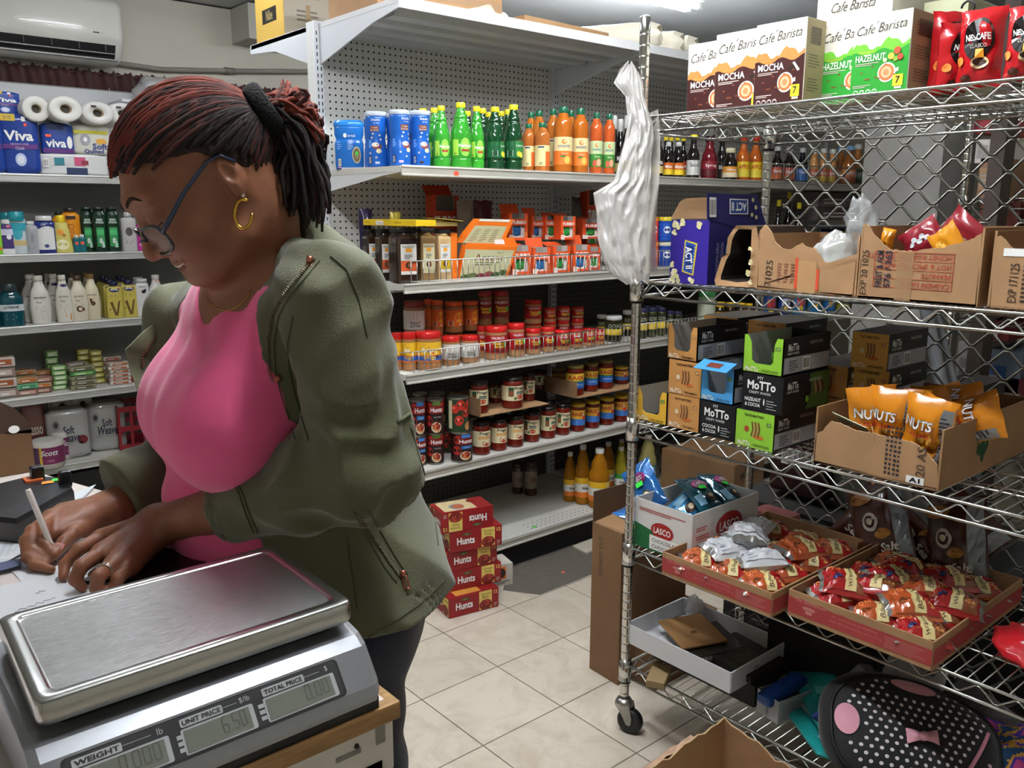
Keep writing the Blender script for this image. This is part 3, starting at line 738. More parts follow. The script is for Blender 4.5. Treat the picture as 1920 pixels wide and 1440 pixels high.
def a_ragu(b,S,r,z0,z1):
 H=z1-z0;w=r*2.4
 b.rect(S,-w,z0,w,z0+H*.48,mat('#2a62b0'),.0007,14,1);b.rect(S,-w,z0+H*.44,w,z0+H*.52,mat('#2f7a34'),.001,14,1)
 b.text(S,'RAGU',0,z1-H*.28,H*.28,mat('#b02a1e'),.0016,bold=.03);b.text(S,'Old World',.0,z0+H*.25,H*.1,WHITE,.0014)
def a_ragu2(b,S,r,z0,z1):
 H=z1-z0;w=r*2.4
 b.rect(S,-w,z0,w,z0+H*.42,mat('#3a70b8'),.0007,14,1);b.text(S,'RAGU',-.012,z1-H*.26,H*.24,mat('#b02a1e'),.0016,bold=.03)
 b.ell(S,.022,z0+H*.50,.011,H*.15,mat('#c2301e'),.0016);b.ell(S,.018,z0+H*.72,.006,H*.10,mat('#e8e0c0'),.0016)
SAU='#6a1a10'
kind('prego',.082,.17,jar(SAU,'#16120f','#ddd0a8',a_prego,.082,.17,.018,'sauce_jar',.26,.74,shoulder=.86))
kind('prego_g',.082,.17,jar(SAU,'#16120f','#ddd0a8',a_prego_g,.082,.17,.018,'sauce_jar',.26,.74,shoulder=.86))
kind('ragu',.082,.17,jar(SAU,'#8a7a3a','#e0b83a',a_ragu,.082,.17,.016,'sauce_jar',.24,.74,shoulder=.86))
kind('ragu2',.082,.17,jar(SAU,'#d8b02a','#e0a83a',a_ragu2,.082,.17,.018,'sauce_jar',.24,.78,shoulder=.88))
def can(v):
 def mk():
  t=thing('food_can');b=B();r,h=.037,.112
  b.lathe([(r*.97,0),(r,.002),(r*.985,.005),(r*.985,h-.005),(r,h-.002),(r*.96,h),(r*.94,h-.004),(0,h-.004)],mat('#8f8d86',.3,.9),28);b.make('tin',t)
  b=B();S=cyl(lambda q:r*.987);z0,z1=.006,h-.006;H=z1-z0;w=PI*r*.98
  b.grid(lambda u,q:S(-w+2*w*u,z0+H*q,.0005),28,1,mat('#2a0f0e' if v!=1 else '#1f3a22',.4))
  if v==1:
   for x,z,q in((-.02,.72,.014),(.0,.84,.016),(.022,.60,.017),(-.006,.36,.016),(.03,.86,.012)):b.ell(S,x,z0+H*z,q,q,mat('#b0281c'),.001+.0002*abs(x));b.ell(S,x-.003,z0+H*z+.004,q*.3,q*.3,mat('#e0705a'),.0016)
   b.rect(S,-.045,z0+H*.1,-.030,z1-H*.02,mat('#cfc7a4'),.001,3,1);b.ell(S,.030,z0+H*.16,.016,.014,mat('#c98a5a'),.0018)
  else:
   for x,z in((-.024,.80),(-.028,.40),(.034,.82)):b.ell(S,x,z0+H*z,.016,.017,mat('#a8241a'),.0008)
   b.rect(S,-.016,z0+H*.62,.026,z0+H*.88,mat('#7a1414'),.0012,8,1);b.frame(S,-.016,z0+H*.62,.026,z0+H*.88,.0008,mat('#d8c89a'),.0015)
   b.text(S,'Hunts',.005,z0+H*.75,H*.15,WHITE,.0018,bold=.02)
   b.rect(S,-.012,z0+H*.46,.026,z0+H*.58,mat('#141210' if v==0 else '#2a6aa8'),.0012,8,1);b.text(S,'Zesty & Spicy' if v==0 else 'Diced',.007,z0+H*.52,H*.06,WHITE,.0016,shear=.2)
   b.rect(S,-.012,z0+H*.88,.022,z1,mat('#4a6a2a' if v==0 else '#3a7ac0'),.0012,6,1)
   b.ell(S,.004,z0+H*.20,.021,H*.17,mat('#d8c8a8'),.0014)
   for k in range(12):b.ell(S,.004+.015*math.cos(k*2.4)*(k/12)**.5,z0+H*.22+H*.12*math.sin(k*2.4)*(k/12)**.5,.0045,.004,mat(('#a8402a','#c8703a','#8a2a1c')[k%3]),.0018+.0001*k)
  b.make('label',t);return t
 return mk
for i in range(3):kind('can%d'%i,.074,.112,can(i))
def oil(col,lc,bc,txt='Wesson'):
 pr=h_curve([(.040,0),(.0455,.006),(.0455,.025),(.0445,.03),(.0445,.125),(.0455,.13),(.0445,.148),(.035,.182),(.034,.200),(.021,.236)],4)+[(.016,.246),(.016,.252)]
 def art(b,S,r,z0,z1):
  H=z1-z0;w=PI*r*.99
  b.rect(S,-w,z0,w,z0+H*.28,mat(bc),.0008,24,1);b.rect(S,-w,z1-H*.30,w,z1,mat(lc),.0008,24,1)
  b.text(S,txt,.006,z0+H*.48,H*.17,mat('#1a1a1a'),.0014,bold=.03);b.ell(S,.018,z1-H*.16,.008,H*.11,mat('#e8dca8'),.0014)
 return bottle('oil_bottle',pr,mat(col,.06,trans=.55,ior=1.4),(.018,.248,.270,plastic('#d8d8d4')),(.0447,.034,.124,mat('#e2e0da',.4)),art=art)
kind('oil',.091,.27,oil('#d8921e','#e8b81e','#e07a2a'));kind('oil_g',.091,.27,oil('#cfc23a','#3f9a3a','#2f8a34'));kind('oil_t',.091,.27,oil('#c9c07a','#2a8aa8','#1f6a9a'))
def on_shelf(cx,Y,z,m=.042):
 X=xat(cx,Y,z)
 if 2.4<Y<3.2 and X<GX0+m:return GX0+m,min(yat(cx,GX0+m,z),GYB-.05)
 return X,Y
def item(k,x0,x1,yt,Y,z,rz=-35,label=None,cat=None,group=None,name=None,X=None,dz=0,hmax=None):
 """stand one piece of goods so that its width and height are the ones measured in the photograph"""
 w0,h0,mk=KIND[k];cx=(x0+x1)/2
 if X is None:Xp,Yp=on_shelf(cx,Y,z)
 else:Xp,Yp=X,yat(cx,X,z)
 d=proj((Xp,Yp,z))[2]
 w=(x1-x0)*d/FPX*.985;h=zat(yt,Xp,Yp)-z
 if hmax:h=min(h,hmax)
 o=put(k,mk,(Xp,Yp,z+.0012+dz),R(rz),(w/w0,w/w0,h/h0),label,cat,group)
 return o
def series(base,where,cat,group,items,z,Y,rz=-35,**kw):
 n=len(items)
 for i,it in enumerate(items):
  k,x0,x1,yt=it[:4];yy=it[4]if len(it)>4 and it[4]is not None else Y;r_=it[5]if len(it)>5 else rz
  lab=(f'{base} {where}' if n==1 else f'{base} {where}, {ORD[i]} from left')
  item(k,x0,x1,yt,yy,z,r_,lab,cat,group if n>1 else None,**kw)
# --------------------------------------------- goods on the long shelving
z=GZ[0];F=GYF+.085
series('blue cereal tub','at the left end of the highest filled shelf','tub',None,[('tub',629,684,227,F+.01)],z,F)
series('blue snack canister','in the front row beside the cereal tub','canister','blue snack canisters',[('puff0',687,727,211),('puff1',731,771,208),('puff2',770,808,209)],z,F,-25)
series('blue snack canister','half hidden in the row behind','canister','blue snack canisters',[('puff2',684,718,217,F+.10),('puff1',725,760,214,F+.10),('puff0',765,800,215,F+.11)],z,F,20)
series('light green lime juice bottle','beside the blue canisters','bottle','lime juice bottles',[('lime',812,845,199),('lime',844,885,193,F-.02),('lime',879,909,200)],z,F,-28)
series('lime juice bottle','hidden behind the blue canisters with yellow cap showing','bottle','lime juice bottles',[('lime',779,811,204,F+.22),('lime',800,833,203,F+.12)],z,F)
series('dark green lemon juice bottle with yellow cap','in front','bottle','lemon juice bottles',[('lemon',910,946,201,F-.01,-10),('lemon',944,981,197,F-.015,-32)],z,F)
series('dark green yellow capped bottle','in the row behind','bottle','lemon juice bottles',[('lemon',862,892,209,F+.12),('lemon',888,921,204,F+.12),('lemon',902,932,211,F+.24),('lemon',924,954,209,F+.24),('lemon',938,966,206,F+.14)],z,F,10)
series('small brown orange squash bottle','with green cap','bottle','orange squash bottles',[('sq_small',979,1003,233,F+.04),('sq_small',1002,1031,231,F-.01)],z,F,-25)
series('orange squash bottle','behind the small squash bottles','bottle','orange squash bottles',[('sq_back',983,1007,211,F+.15),('sq_back',996,1024,208,F+.12),('sq_back',1024,1048,205,F+.09),('sq_back',1056,1082,208,F+.15)],z,F)
series('tall orange squash bottle with orange label','in front','bottle','orange squash bottles',[('sq_orange',1037,1073,201,F-.02),('sq_orange',1071,1103,204,F-.015)],z,F,-40)
series('squash bottle with green label','in front beside the tall orange ones','bottle','orange squash bottles',[('sq_green',1104,1129,212,F-.01),('sq_green',1129,1152,214,F-.01)],z,F,-42)
series('dark bottle with silver foil neck','beside the hanging plastic bag','bottle','dark foil necked bottles',[('soy_foil',1140,1160,217,F+.16),('soy_foil',1151,1172,224,F+.06),('soy_foil',1162,1187,217,F)],z,F)
series('dark sauce bottle','just right of the hanging plastic bag','bottle','dark sauce bottles',[('soy_foil',1219,1243,243)],z,F)
series('black malt bottle with orange yellow label','right of the bag','bottle','black malt bottles',[('soy_w',1242,1261,267),('soy_w',1260,1281,267)],z,F,-38)
series('dark bottle with yellow cap','behind the black malt bottles','bottle','yellow capped sauce bottles',[('soy_y',1238,1255,255,F+.13),('soy_y',1248,1264,256,F+.20),('soy_y',1259,1276,255,F+.12),('soy_y',1271,1287,256,F+.12)],z,F)
series('tall bottle with white label and yellow cap','left of the red syrup','bottle',None,[('wht_lab',1286,1310,253)],z,F)
series('dark red syrup bottle','on the upper shelf behind the rack','bottle',None,[('cherry',1312,1344,256)],z,F)
series('black squeeze bottle','between the red syrup and the honey bottle','bottle',None,[('blacksq',1340,1362,258,F+.09)],z,F)
series('small dark bottle with pale honey label','in front of the vinegar bottles','bottle',None,[('honey',1354,1381,278,F-.02)],z,F)
series('large orange vinegar bottle with yellow label','by the rear rack post','bottle','orange vinegar bottles',[('vinegar',1377,1405,255),('vinegar',1400,1428,255)],z,F,-42)
series('dark sauce bottle with orange label','seen through the mesh','bottle','sauce bottles seen through the mesh',[('dark_or',1443,1466,275),('dark_or',1465,1489,276)],z,F,-42)
series('dark bottle with blue label','seen through the mesh','bottle',None,[('dark_bl',1490,1513,278)],z,F,-42)
series('pale orange salsa bottle','seen through the mesh','bottle','pale orange salsa bottles',[('lt_or',1515,1533,280),('lt_or',1533,1549,279),('lt_or',1549,1566,280)],z,F,-42)
series('brown sauce bottle with pale blue cap','seen through the mesh','bottle','blue capped sauce bottles',[('brn_blue',1563,1582,275,F+.08),('brn_blue',1576,1602,274)],z,F,-42)
series('bottle with dark green label','next to the grey pillar','bottle',None,[('grn_wht',1594,1614,271,F+.10)],z,F,-42)
z=GZ[1];F=GYF+.075
def spice(labc,low,cont,txt):
 def mk():
  t=thing('spice_jar');b=B();w,h=.072,.19
  b.bbox((0,0,.082),(w,w,.164),mat(cont,.12,coat=.7),.010);b.lathe([(.034,.160),(.030,.170),(.030,.176)],mat(cont,.12,coat=.7),16);b.make('body',t)
  b=B();b.bbox((0,0,.182),(.064,.064,.016),mat('#141412',.5),.004);b.make('lid',t)
  b=B();S=plane((0,-w/2-.0004,0),(1,0,0),(0,0,1))
  b.rect(S,-.026,.030,.026,.135,mat(labc,.5),.0006);b.rect(S,-.026,.042,.026,.078,mat(low,.5),.001)
  b.text(S,txt,0,.126,.008,mat('#2a2a2a'),.0012,width=.044);b.rect(S,-.010,.108,.010,.121,mat('#f0a02a'),.0014)
  b.ell(S,0,.062,.012,.011,mat('#3a2418'),.0014);b.ell(S,.003,.062,.008,.008,mat('#8a5a3a'),.0018);b.lines(S,-.014,.085,.014,.102,3,mat('#6a6a66'),.0014)
  b.make('label',t);return t
 return mk
kind('sp_brn',.072,.19,spice('#dedcd4','#c8562a','#33221a','TRADEEAST'));kind('sp_tan',.072,.19,spice('#d8cfa8','#cfc49a','#8a6a40','GROUND'));kind('sp_crm',.072,.19,spice('#dedcd4','#c9a81e','#c9a878','TRADEEAST'))
series('square dark brown spice jar','on the second shelf','jar','square spice jars',[('sp_brn',684,711,430,F+.0,-8),('sp_brn',708,734,430,F+.02,-8),('sp_brn',735,780,428,F-.02,-8)],z,F)
series('square spice jar of tan powder with black label','on the second shelf','jar','square spice jars',[('sp_tan',781,814,428,F-.005,-8)],z,F)
series('square spice jar of cream powder with white label','on the second shelf','jar','square spice jars',[('sp_crm',815,843,430,F,-8)],z,F)
def carton(name,c,d,top,art=None,parent=None,side='#e0621e',flap=False,mats=None):
 b=B();b.bbox((0,0,d[2]/2),d,mat(side,.5),.0012)
 if art:art(b,d)
 return b.make(name,parent)
b=B();b.bbox((0,0,.012),(.165,.12,.024),mat('#e0bc1e',.45),.001)
S=plane((0,-.0602,0),(1,0,0),(0,0,1));b.rect(S,-.040,.003,-.016,.019,WHITE);b.text(S,'Bagui',.03,.012,.008,mat('#5a4a10'));b.text(S,'Meat',-.028,.011,.007,mat('#8a3a1a'),.0012,shear=.2);b.text(S,'Bagui',-.065,.012,.007,mat('#5a4a10'))
ya_,yb_=yat(684,GX0+.02,z+.2),yat(783,GX0+.02,z+.2);o=b.make('seasoning_box',loc=(GX0+.055,(ya_+yb_)/2,z+.200),rz=-PI/2);o.scale=((ya_-yb_)/.165,.7,.9);tag(o,'flat yellow seasoning box lying across the tops of the spice jars','box')
b=B()
b.box((0,0,.001),(.13,.11,.002),mat('#8a7a4a',.8));b.box((-.064,0,.011),(.002,.11,.022),mat('#9a844a',.8));b.box((.064,0,.011),(.002,.11,.022),mat('#9a844a',.8))
b.box((0,-.054,.008),(.13,.002,.016),mat('#b59c5a',.8));b.box((0,.054,.011),(.13,.002,.022),mat('#7a663a',.8));b.box((.02,-.02,.026),(.12,.10,.002),mat('#b79a3a',.7),Matrix.Rotation(R(5),4,'Y'))
p=ony(815,425,F+.02);tag(b.make('open_carton',loc=(p.x,F+.02,z+.197),rz=R(-4)),'small open tan tray with raised lid beside the yellow box on the spice jars','box')
def packet(name,w,h,th,m,art=None,seed=1,ends=.08,rough=.3):
 """soft filled bag standing in x-z, crimped at both ends"""
 b=B();r=random.Random(seed)
 def f(side):
  def g(u,v):
   e=max(0,min(v,1-v)/.5);prof=min(1,(e*2.2))**.6;eu=(1-abs(2*u-1)**3.2)
   nz=noise.noise(Vector((u*5+seed,v*6,seed*3.1)))*.16*th+noise.noise(Vector((u*13,v*13+seed,1.7)))*.07*th
   y=side*(th/2*prof*eu+(nz*prof if eu>.05 else 0)*1.0)
   x=(u-.5)*w*(1-.08*prof)+noise.noise(Vector((v*5,seed,2)))*w*.03
   return(x,y,v*h+noise.noise(Vector((u*4,seed,5)))*h*.02*(1 if v in(0,1)else.3))
  return g
 b.grid(f(-1),14,16,m);b.grid(lambda u,v:f(1)(1-u,v),14,16,m)
 fr=f(-1)
 S=lambda u,v,hh:Vector(fr(u,v))+Vector((0,-hh-.0008,0))
 if art:art(b,S)
 for v0 in(0,1):
  for k in range(7):
   a=[fr((k+.1)/7,v0),fr((k+.5)/7,v0)]
 return b
def turbo(flap,shade='#e0521e',name='drink_mix_box'):
 def mk():
  t=thing(name);w,d,h=.10,.07,.15;om=mat(shade,.45);b=B();q=.0015
  def wall(x0,x1,z0,z1,y=-d/2):b.box(((x0+x1)/2,y,(z0+z1)/2),(x1-x0,q,z1-z0),om)
  wall(-w/2,-w*.34,0,h);wall(w*.34,w/2,0,h);wall(-w*.34,w*.34,0,h*.1);wall(-w*.34,w*.34,h*.55,h*.80)
  b.box((-w/2,0,h/2),(q,d,h),om);b.box((w/2,0,h/2),(q,d,h),mat('#d8d2cb',.6));b.box((0,d/2,h/2),(w,q,h),mat('#8a857e',.8));b.box((0,0,q),(w,d,q),om)
  b.box((0,-d*.1,h*.28),(w*.9,d*.4,h*.5),mat('#e9e5de',.6))
  S=plane((0,-d/2-q/2,0),(1,0,0),(0,0,1));b.text(S,'TURBO',0,h*.67,h*.13,WHITE,.001,bold=.04,shear=.15)
  b.rect(S,-w*.5,h*.0,-w*.25,h*.2,mat('#f0d9cf'),.0008);b.ell(S,-w*.36,h*.13,w*.07,w*.07,mat('#d8d0c8'),.0012);b.ell(S,w*.40,h*.25,w*.06,w*.09,mat('#e08a3a'),.0012)
  b.make('carton',t)
  b=B();T=Matrix.Translation((0,d/2,h))@Matrix.Rotation(R(-20 if flap else-70),4,'X')
  b.box((0,0,d*.4),(w*.98,q,d*.8),om,T);b.make('flap',t)
  b=packet('sachet',w*.6,h*.45,d*.3,mat(('#2f8a3a','#2a6aa8','#8a3a8a','#3a9a6a')[int(flap)+0],.25,coat=.5),None,3)
  b.make('sachet',t,loc=(0,-d*.22,h*.12));return t
 return mk
kind('turbo1',.10,.15,turbo(True));kind('turbo0',.10,.15,turbo(False));kind('turbo2',.10,.15,turbo(False,'#c8421a'))
ky=[('turbo1',944,984,392,F+.12,-10),('turbo1',985,1016,398,F+.15,0),('turbo0',1018,1044,397,F+.12,-25),('turbo0',1042,1074,398,F+.06,-10),('turbo2',1078,1123,405,F+.10,-10)]
for i,(k,x0,x1,yt,Y,r_)in enumerate(ky):
 w0,h0,mk=KIND[k];zz=z+.135;X=xat((x0+x1)/2,Y,zz);d=proj((X,Y,zz))[2];w=(x1-x0)*d/FPX
 put(k,mk,(X,Y,zz),R(r_),(w/w0,w/w0*1.1,(zat(yt,X,Y)-zz)/h0*.86),f'{ORD[i]} orange and white drink mix box from the left in the upper layer','box','orange drink mix boxes')
ky=[('turbo0',948,991,456,F+.05,-5),('turbo1',990,1027,460,F+.03,-12),('turbo0',1027,1064,457,F+.02,-8),('turbo1',1064,1101,455,F+.02,-10),('turbo2',1100,1123,460,F+.06,-30)]
for i,(k,x0,x1,yt,Y,r_)in enumerate(ky):
 w0,h0,mk=KIND[k];X=xat((x0+x1)/2,Y,z);d=proj((X,Y,z))[2];w=(x1-x0)*d/FPX
 put(k,mk,(X,Y,z+.001),R(r_),(w/w0,w/w0*1.0,(zat(yt,X,Y)-z)/h0*.92),f'{ORD[i]} orange and white drink mix box from the left in the bottom layer','box','orange drink mix boxes')
for i,(x0,x1,yt,Y)in enumerate(((803,858,362,F+.34),(1090,1121,352,F+.3))):
 X=xat((x0+x1)/2,Y,z+.1);d=proj((X,Y,z))[2];w=(x1-x0)*d/FPX
 put('turbo2',KIND['turbo2'][2],(X,Y,z+.001),R(-10),(w/.10,.8,(zat(yt,X,Y)-z)/.15*.97),('faded orange drink mix box standing at the back near the pegboard','drink mix box at the back beside the hanging bag')[i],'box','orange drink mix boxes')
for i,(x0,x1,yt,c,Y,nm)in enumerate(((855,888,377,'#9a8f86',F+.26,'pale grey packet standing behind the orange display box'),(886,925,376,'#6e3a44',F+.30,'dark pink packet at the back behind the display box'),(1068,1100,370,'#5a534e',F+.34,'dim grey packet at the very back near the pegboard'),(674,700,392,'#2a2246',F+.12,'dark purple packet behind the leftmost spice jars'),(732,754,398,'#b7a83a',F+.14,'yellow packet behind the spice jars'))):
 X,Y=on_shelf((x0+x1)/2,Y,z+.1);d=proj((X,Y,z))[2];w=(x1-x0)*d/FPX;h=zat(yt,X,Y)-z
 def art(b,S,c=c):b.rect(S,.2,.35,.8,.6,mat('#c8a07a'),.001,6,3)
 b=packet('packet',w,h,.04,mat(c,.3,coat=.3,var=.3,vscale=20),art,i+2);tag(b.make('snack_packet',loc=(X,Y,z+.001),rz=R(-15)),nm,'packet')
def accent():
 t=empty('display_box',(0,0,0),0,'orange open display box of seasoning with pale green panels behind the wire fence','display box')
 om=mat('#e5721c',.45);gm=mat('#b9b790',.5);y=F-.02
 def q3(pts,Y):return[ony(px,py,Y)for px,py in pts]
 b=B();a=q3(((858,590/3.31+350),(950,572/3.31+350),(971,462),(873,459)),y)
 v=a+[p+Vector((.004,.03,0))for p in a];b.add(v,[(0,1,2,3),(7,6,5,4),(0,4,5,1),(1,5,6,2),(2,6,7,3),(3,7,4,0)],om)
 S=quadS(*[p+Vector((0,-.0006,0))for p in a]);b.rect(S,.02,.03,.95,.88,gm,.0005,1,1)
 b.text(S,'Accent',.50,.66,.19,mat('#6a2a26'),.001,width=.56,shear=0);b.lines(S,.25,.44,.78,.56,2,mat('#6f6c50'),.001);b.text(S,'Flavor',.70,.80,.05,mat('#4a4630'),.001,width=.14)
 for x,yv,c in((.12,.10,'#4a5a30'),(.26,.14,'#5a6a3a'),(.42,.12,'#7a2f3a'),(.58,.17,'#8a3a40'),(.72,.14,'#3f5a2c'),(.86,.20,'#4a5a30')):b.ell(S,x,yv,.09,.09,mat(c),.001+abs(x-.5)*.0008)
 b.make('front_panel',t)
 b=B();a=q3(((845,527),(857,528),(857,437),(846,437)),y+.004);v=a+[p+Vector((.002,.14,0))for p in a]
 b.add(v,[(0,1,2,3),(7,6,5,4),(0,4,5,1),(1,5,6,2),(2,6,7,3),(3,7,4,0)],om)
 b.make('side_panel',t)
 b=B();a=q3(((858,455),(944,457),(963,412),(893,410)),y+.035)
 v=a+[p+Vector((0,.02,.0))for p in a];b.add(v,[(0,1,2,3),(7,6,5,4),(0,4,5,1),(1,5,6,2),(2,6,7,3),(3,7,4,0)],om)
 S=quadS(*[p+Vector((0,-.0006,0))for p in a]);b.rect(S,.10,.0,.90,.72,gm,.0005)
 for k in range(3):b.lines(S,.18+.22*k,.08,.34+.22*k,.62,7,mat('#6f6c50'),.001,.3)
 b.rect(S,.1,.90,.9,1.0,mat('#e6e0d4'),.001)
 b.make('lid',t)
 b=B();a=q3(((873,459),(971,462),(963,445),(880,448)),y+.034);b.add(a,[(0,1,2,3)],om);b.rect(quadS(*a),.55,.2,.75,.8,WHITE,.001);b.make('top_flap',t)
accent()
for i,(x0,x1,yt,dz,c1,c2)in enumerate(((1221,1234,448,0,'#d8743a','#c85a2a'),(1233,1262,450,0,'#d8d2c0','#1f3f9a'),(1221,1234,398,.115,'#e08a2a','#c83a2a'),(1233,1262,397,.115,'#e8d23a','#1f4fb0'))):
 k='cup%d'%i;kind(k,.08,.11,jar(c2,c1,c2,lambda b,S,r,z0,z1:(b.ell(S,0,(z0+z1)/2,.018,.016,WHITE,.001),b.rect(S,-.012,(z0+z1)/2-.003,.012,(z0+z1)/2+.004,mat('#2a2a6a'),.002,3,1)),.08,.11,.018,'mayonnaise_jar'))
 Y=F+.02+(.02 if i%2==0 else 0);zz=z+dz;X=xat((x0+x1)/2,Y,zz);d=proj((X,Y,zz))[2];w=(x1-x0)*d/FPX*.98
 put(k,KIND[k][2],(X,Y,zz+.001),R(-40),(w/.08,w/.08,1.02),('narrow orange lidded jar in the bottom layer beside the purple popcorn box','blue jar with pale lid in the bottom layer beside the purple popcorn box','narrow orange lidded jar in the top layer beside the purple popcorn box','blue jar with yellow lid on top of another beside the popcorn box')[i],'jar')
series('dark oil bottle with gold cap','on second shelf behind the mesh','bottle','dark bottles behind the mesh',[('soy_y',1446,1462,375),('soy_y',1464,1482,360,F+.05),('soy_y',1484,1500,380)],z,F)
for i,(x0,x1,y0,y1,c)in enumerate(((1503,1606,388,412,'#5f5450'),(1503,1600,362,388,'#8a7a76'),(1500,1602,412,432,'#9a8f84'))):
 Y=F+.08;a=xat(x0,Y,z);c2=xat(x1,Y,z);zz=zat(y1,(a+c2)/2,Y);h=zat(y0,(a+c2)/2,Y)-zz
 b=B();b.bbox((0,0,h/2),(c2-a,.16,h),mat(c,.6,var=.15),.002);S=plane((0,-.0805,0),(1,0,0),(0,0,1));b.rect(S,(c2-a)*.28,h*.15,(c2-a)*.48,h*.85,mat('#c8304a'),.0006);b.lines(S,-(c2-a)*.4,h*.2,(c2-a)*.2,h*.7,2,mat('#e0d8d0'),.0006)
 tag(b.make('food_box',loc=((a+c2)/2,Y,max(z+.001,zz)if i!=2 else z+.001)),('grey box in the middle of the small stack behind the mesh','pinkish box on top of the small stack behind the mesh','pale box at the bottom of the small stack behind the mesh')[i],'box','boxes stacked behind the mesh')
z=GZ[2];F=GYF+.07
series('yellow label peanut butter jar with red lid','in the front row','jar','peanut butter jars',[('pb_swiss',735,756,624,F+.0,-60),('pb_swiss',755,781,623,F+.01,-45),('pb_swiss',778,828,621,F-.01,-28)],z,F)
series('white label peanut butter jar with red lid','in the front row','jar','peanut butter jars',[('pb_white',828,863,630),('pb_white',863,898,628.6)],z,F,-34)
series('red label peanut butter jar','front row behind the wire fence','jar','peanut butter jars',[('pb_red',894,913,611,F+.06),('pb_red',909,952,611,F-.005,-30),('pb_red',950,984,606,F,-22),('pb_red',984,1014,616,F-.005,-22),('pb_red',1013,1040,613,F),('pb_red',1039,1068,619,F-.005),('pb_red',1067,1092,618,F),('pb_red',1092,1115,616,F),('pb_red',1113,1134,616,F)],z,F,-30)
def upper(base,items,zz,Y,group,cat='jar',where='in the row raised behind'):
 for i,(k,x0,x1,yt,yb,*r_)in enumerate(items):
  w0,h0,mk=KIND[k];X,Yr=on_shelf((x0+x1)/2,r_[0]if r_ else Y,zz);d=proj((X,Yr,zz))[2];w=(x1-x0)*d/FPX*.985
  put(k,mk,(X,Yr,zz+.001),R(-34),(w/w0,w/w0,(zat(yt,X,Yr)-zz)/h0),(f'{base} {where}, {ORD[i]} from left' if len(items)>1 else f'{base} {where}'),cat,group)
back=F+.10
series('hidden rear peanut butter jar','carrying the upper row','jar','peanut butter jars',[('pb_orange',760,795,616,back),('pb_orange',800,832,622,back),('pb_orange',833,869,626,back),('pb_orange',869,896,626,back),('pb_redt',897,924,608,back),('pb_redt',924,955,605,back),('pb_red',983,1015,600,back),('pb_red',1018,1043,600,back),('pb_red',1043,1068,598,back),('pb_red',1069,1094,597,back)],z,back)
zu=z+.108
upper('peanut butter jar with white label',[('pb_dkw',757,797,564,614)],zu,back-.005,'peanut butter jars')
upper('orange label peanut butter jar',[('pb_orange',796,812,561,0,back+.02),('pb_orange',808,832,563,0),('pb_orange',833,869,565,0),('pb_orange',869,897,564,0)],zu,back-.005,'peanut butter jars')
upper('tall dark red peanut butter jar',[('pb_redt',896,923,546,0),('pb_redt',923,955,545,0)],zu+.012,back,'peanut butter jars',where='in the upper row')
upper('red label peanut butter jar',[('pb_red',982,1016,562,0),('pb_red',1018,1043,577,0),('pb_red',1043,1069,574,0),('pb_red',1070,1095,575,0,back+.02)],zu,back,'peanut butter jars',where='in the upper row')
series('dark olive jar','at the right of the peanut butter','jar','dark olive jars',[('olive',1118,1137,590,F+.13),('olive',1134,1166,592,F+.02),('olive',1122,1146,600,F+.24),('olive',1166,1188,582,F+.10)],z,F)
series('small jar of olives','seen right of the rack post','jar','small olive jars',[('olive_d',1196,1213,578),('olive_d',1213,1230,577),('olive_d',1230,1247,577),('olive_d',1248,1262,583),('olive_d',1262,1277,584),('olive_d',1204,1222,574,F+.09),('olive_d',1222,1240,573,F+.09)],z,F)
kind('pickle',.1,.13,jar('#7a8a6a','#4a9a5a','#b9bfa8',None,.10,.13,.02,'pickle_jar'))
series('large pale green pickle jar','under the purple popcorn box','jar',None,[('pickle',1306,1340,545,F+.04)],z,F)
series('small jar with yellow lid','under the torn brown carton','jar','yellow lidded jars',[('yellow_lid',1340,1358,566),('yellow_lid',1359,1377,567),('yellow_lid',1380,1396,568),('yellow_lid',1396,1410,569)],z,F)
for i in range(6):
 x0=1430+i*28;c=('#2a5a9a','#26408a','#3a8ac8','#2f9ad8','#2a7ac0','#d8c83a')[i]
 X=xat(x0+14,F+.02,z);d=proj((X,F,z))[2]
 def art(b,S,i=i):b.rect(S,.2,.4,.8,.7,mat('#e8eef4' if i%2 else '#c83a3a'),.001,5,3);b.ell(S,.5,.3,.18,.12,mat('#e8c04a'),.0014)
 b=packet('packet',26*d/FPX*1.05,.16-.01*(i%3),.05,mat(c,.25,coat=.5),art,11+i)
 tag(b.make('snack_packet',loc=(X,F+.03,z+.001),rz=R(-35)),f'{ORD[i]} bright packet from the left on the third shelf behind the mesh','packet','bright packets behind the mesh')
z=GZ[3];F=GYF+.07
series('tomato can','in the bottom layer by the jacket','can','tomato cans',[('can2',771,800,816,F+.02,-15),('can0',800,833,809,F,-32),('can1',829,850,807,F+.09,-40),('can2',845,886,808,F-.035,-18)],z,F)
def stack(items,base,where,group,cat,dz,Y,name_n=True):
 for i,(k,x0,x1,yt,*r_)in enumerate(items):
  w0,h0,mk=KIND[k];X,Yr=on_shelf((x0+x1)/2,r_[0]if r_ else Y,z+dz);d=proj((X,Yr,z+dz))[2];w=(x1-x0)*d/FPX*.985
  put(k,mk,(X,Yr,z+dz+.001),R(r_[1]if len(r_)>1 else-32),(w/w0,w/w0,(zat(yt,X,Yr)-z-dz)/h0),(f'{base} {where}, {ORD[i]} from left' if len(items)>1 else f'{base} {where}'),cat,group)
stack([('can2',768,799,748,F+.02,-20),('can0',799,833,747,F,-32),('can1',838,879,743,F-.03,-20)],'tomato can','in the upper layer by the jacket','tomato cans','can',.115,F)
stack([('can0',775,803,737,F+.12),('can1',806,836,736,F+.12)],'dark tomato can','in the row behind the upper layer','tomato cans','can',.115,F)
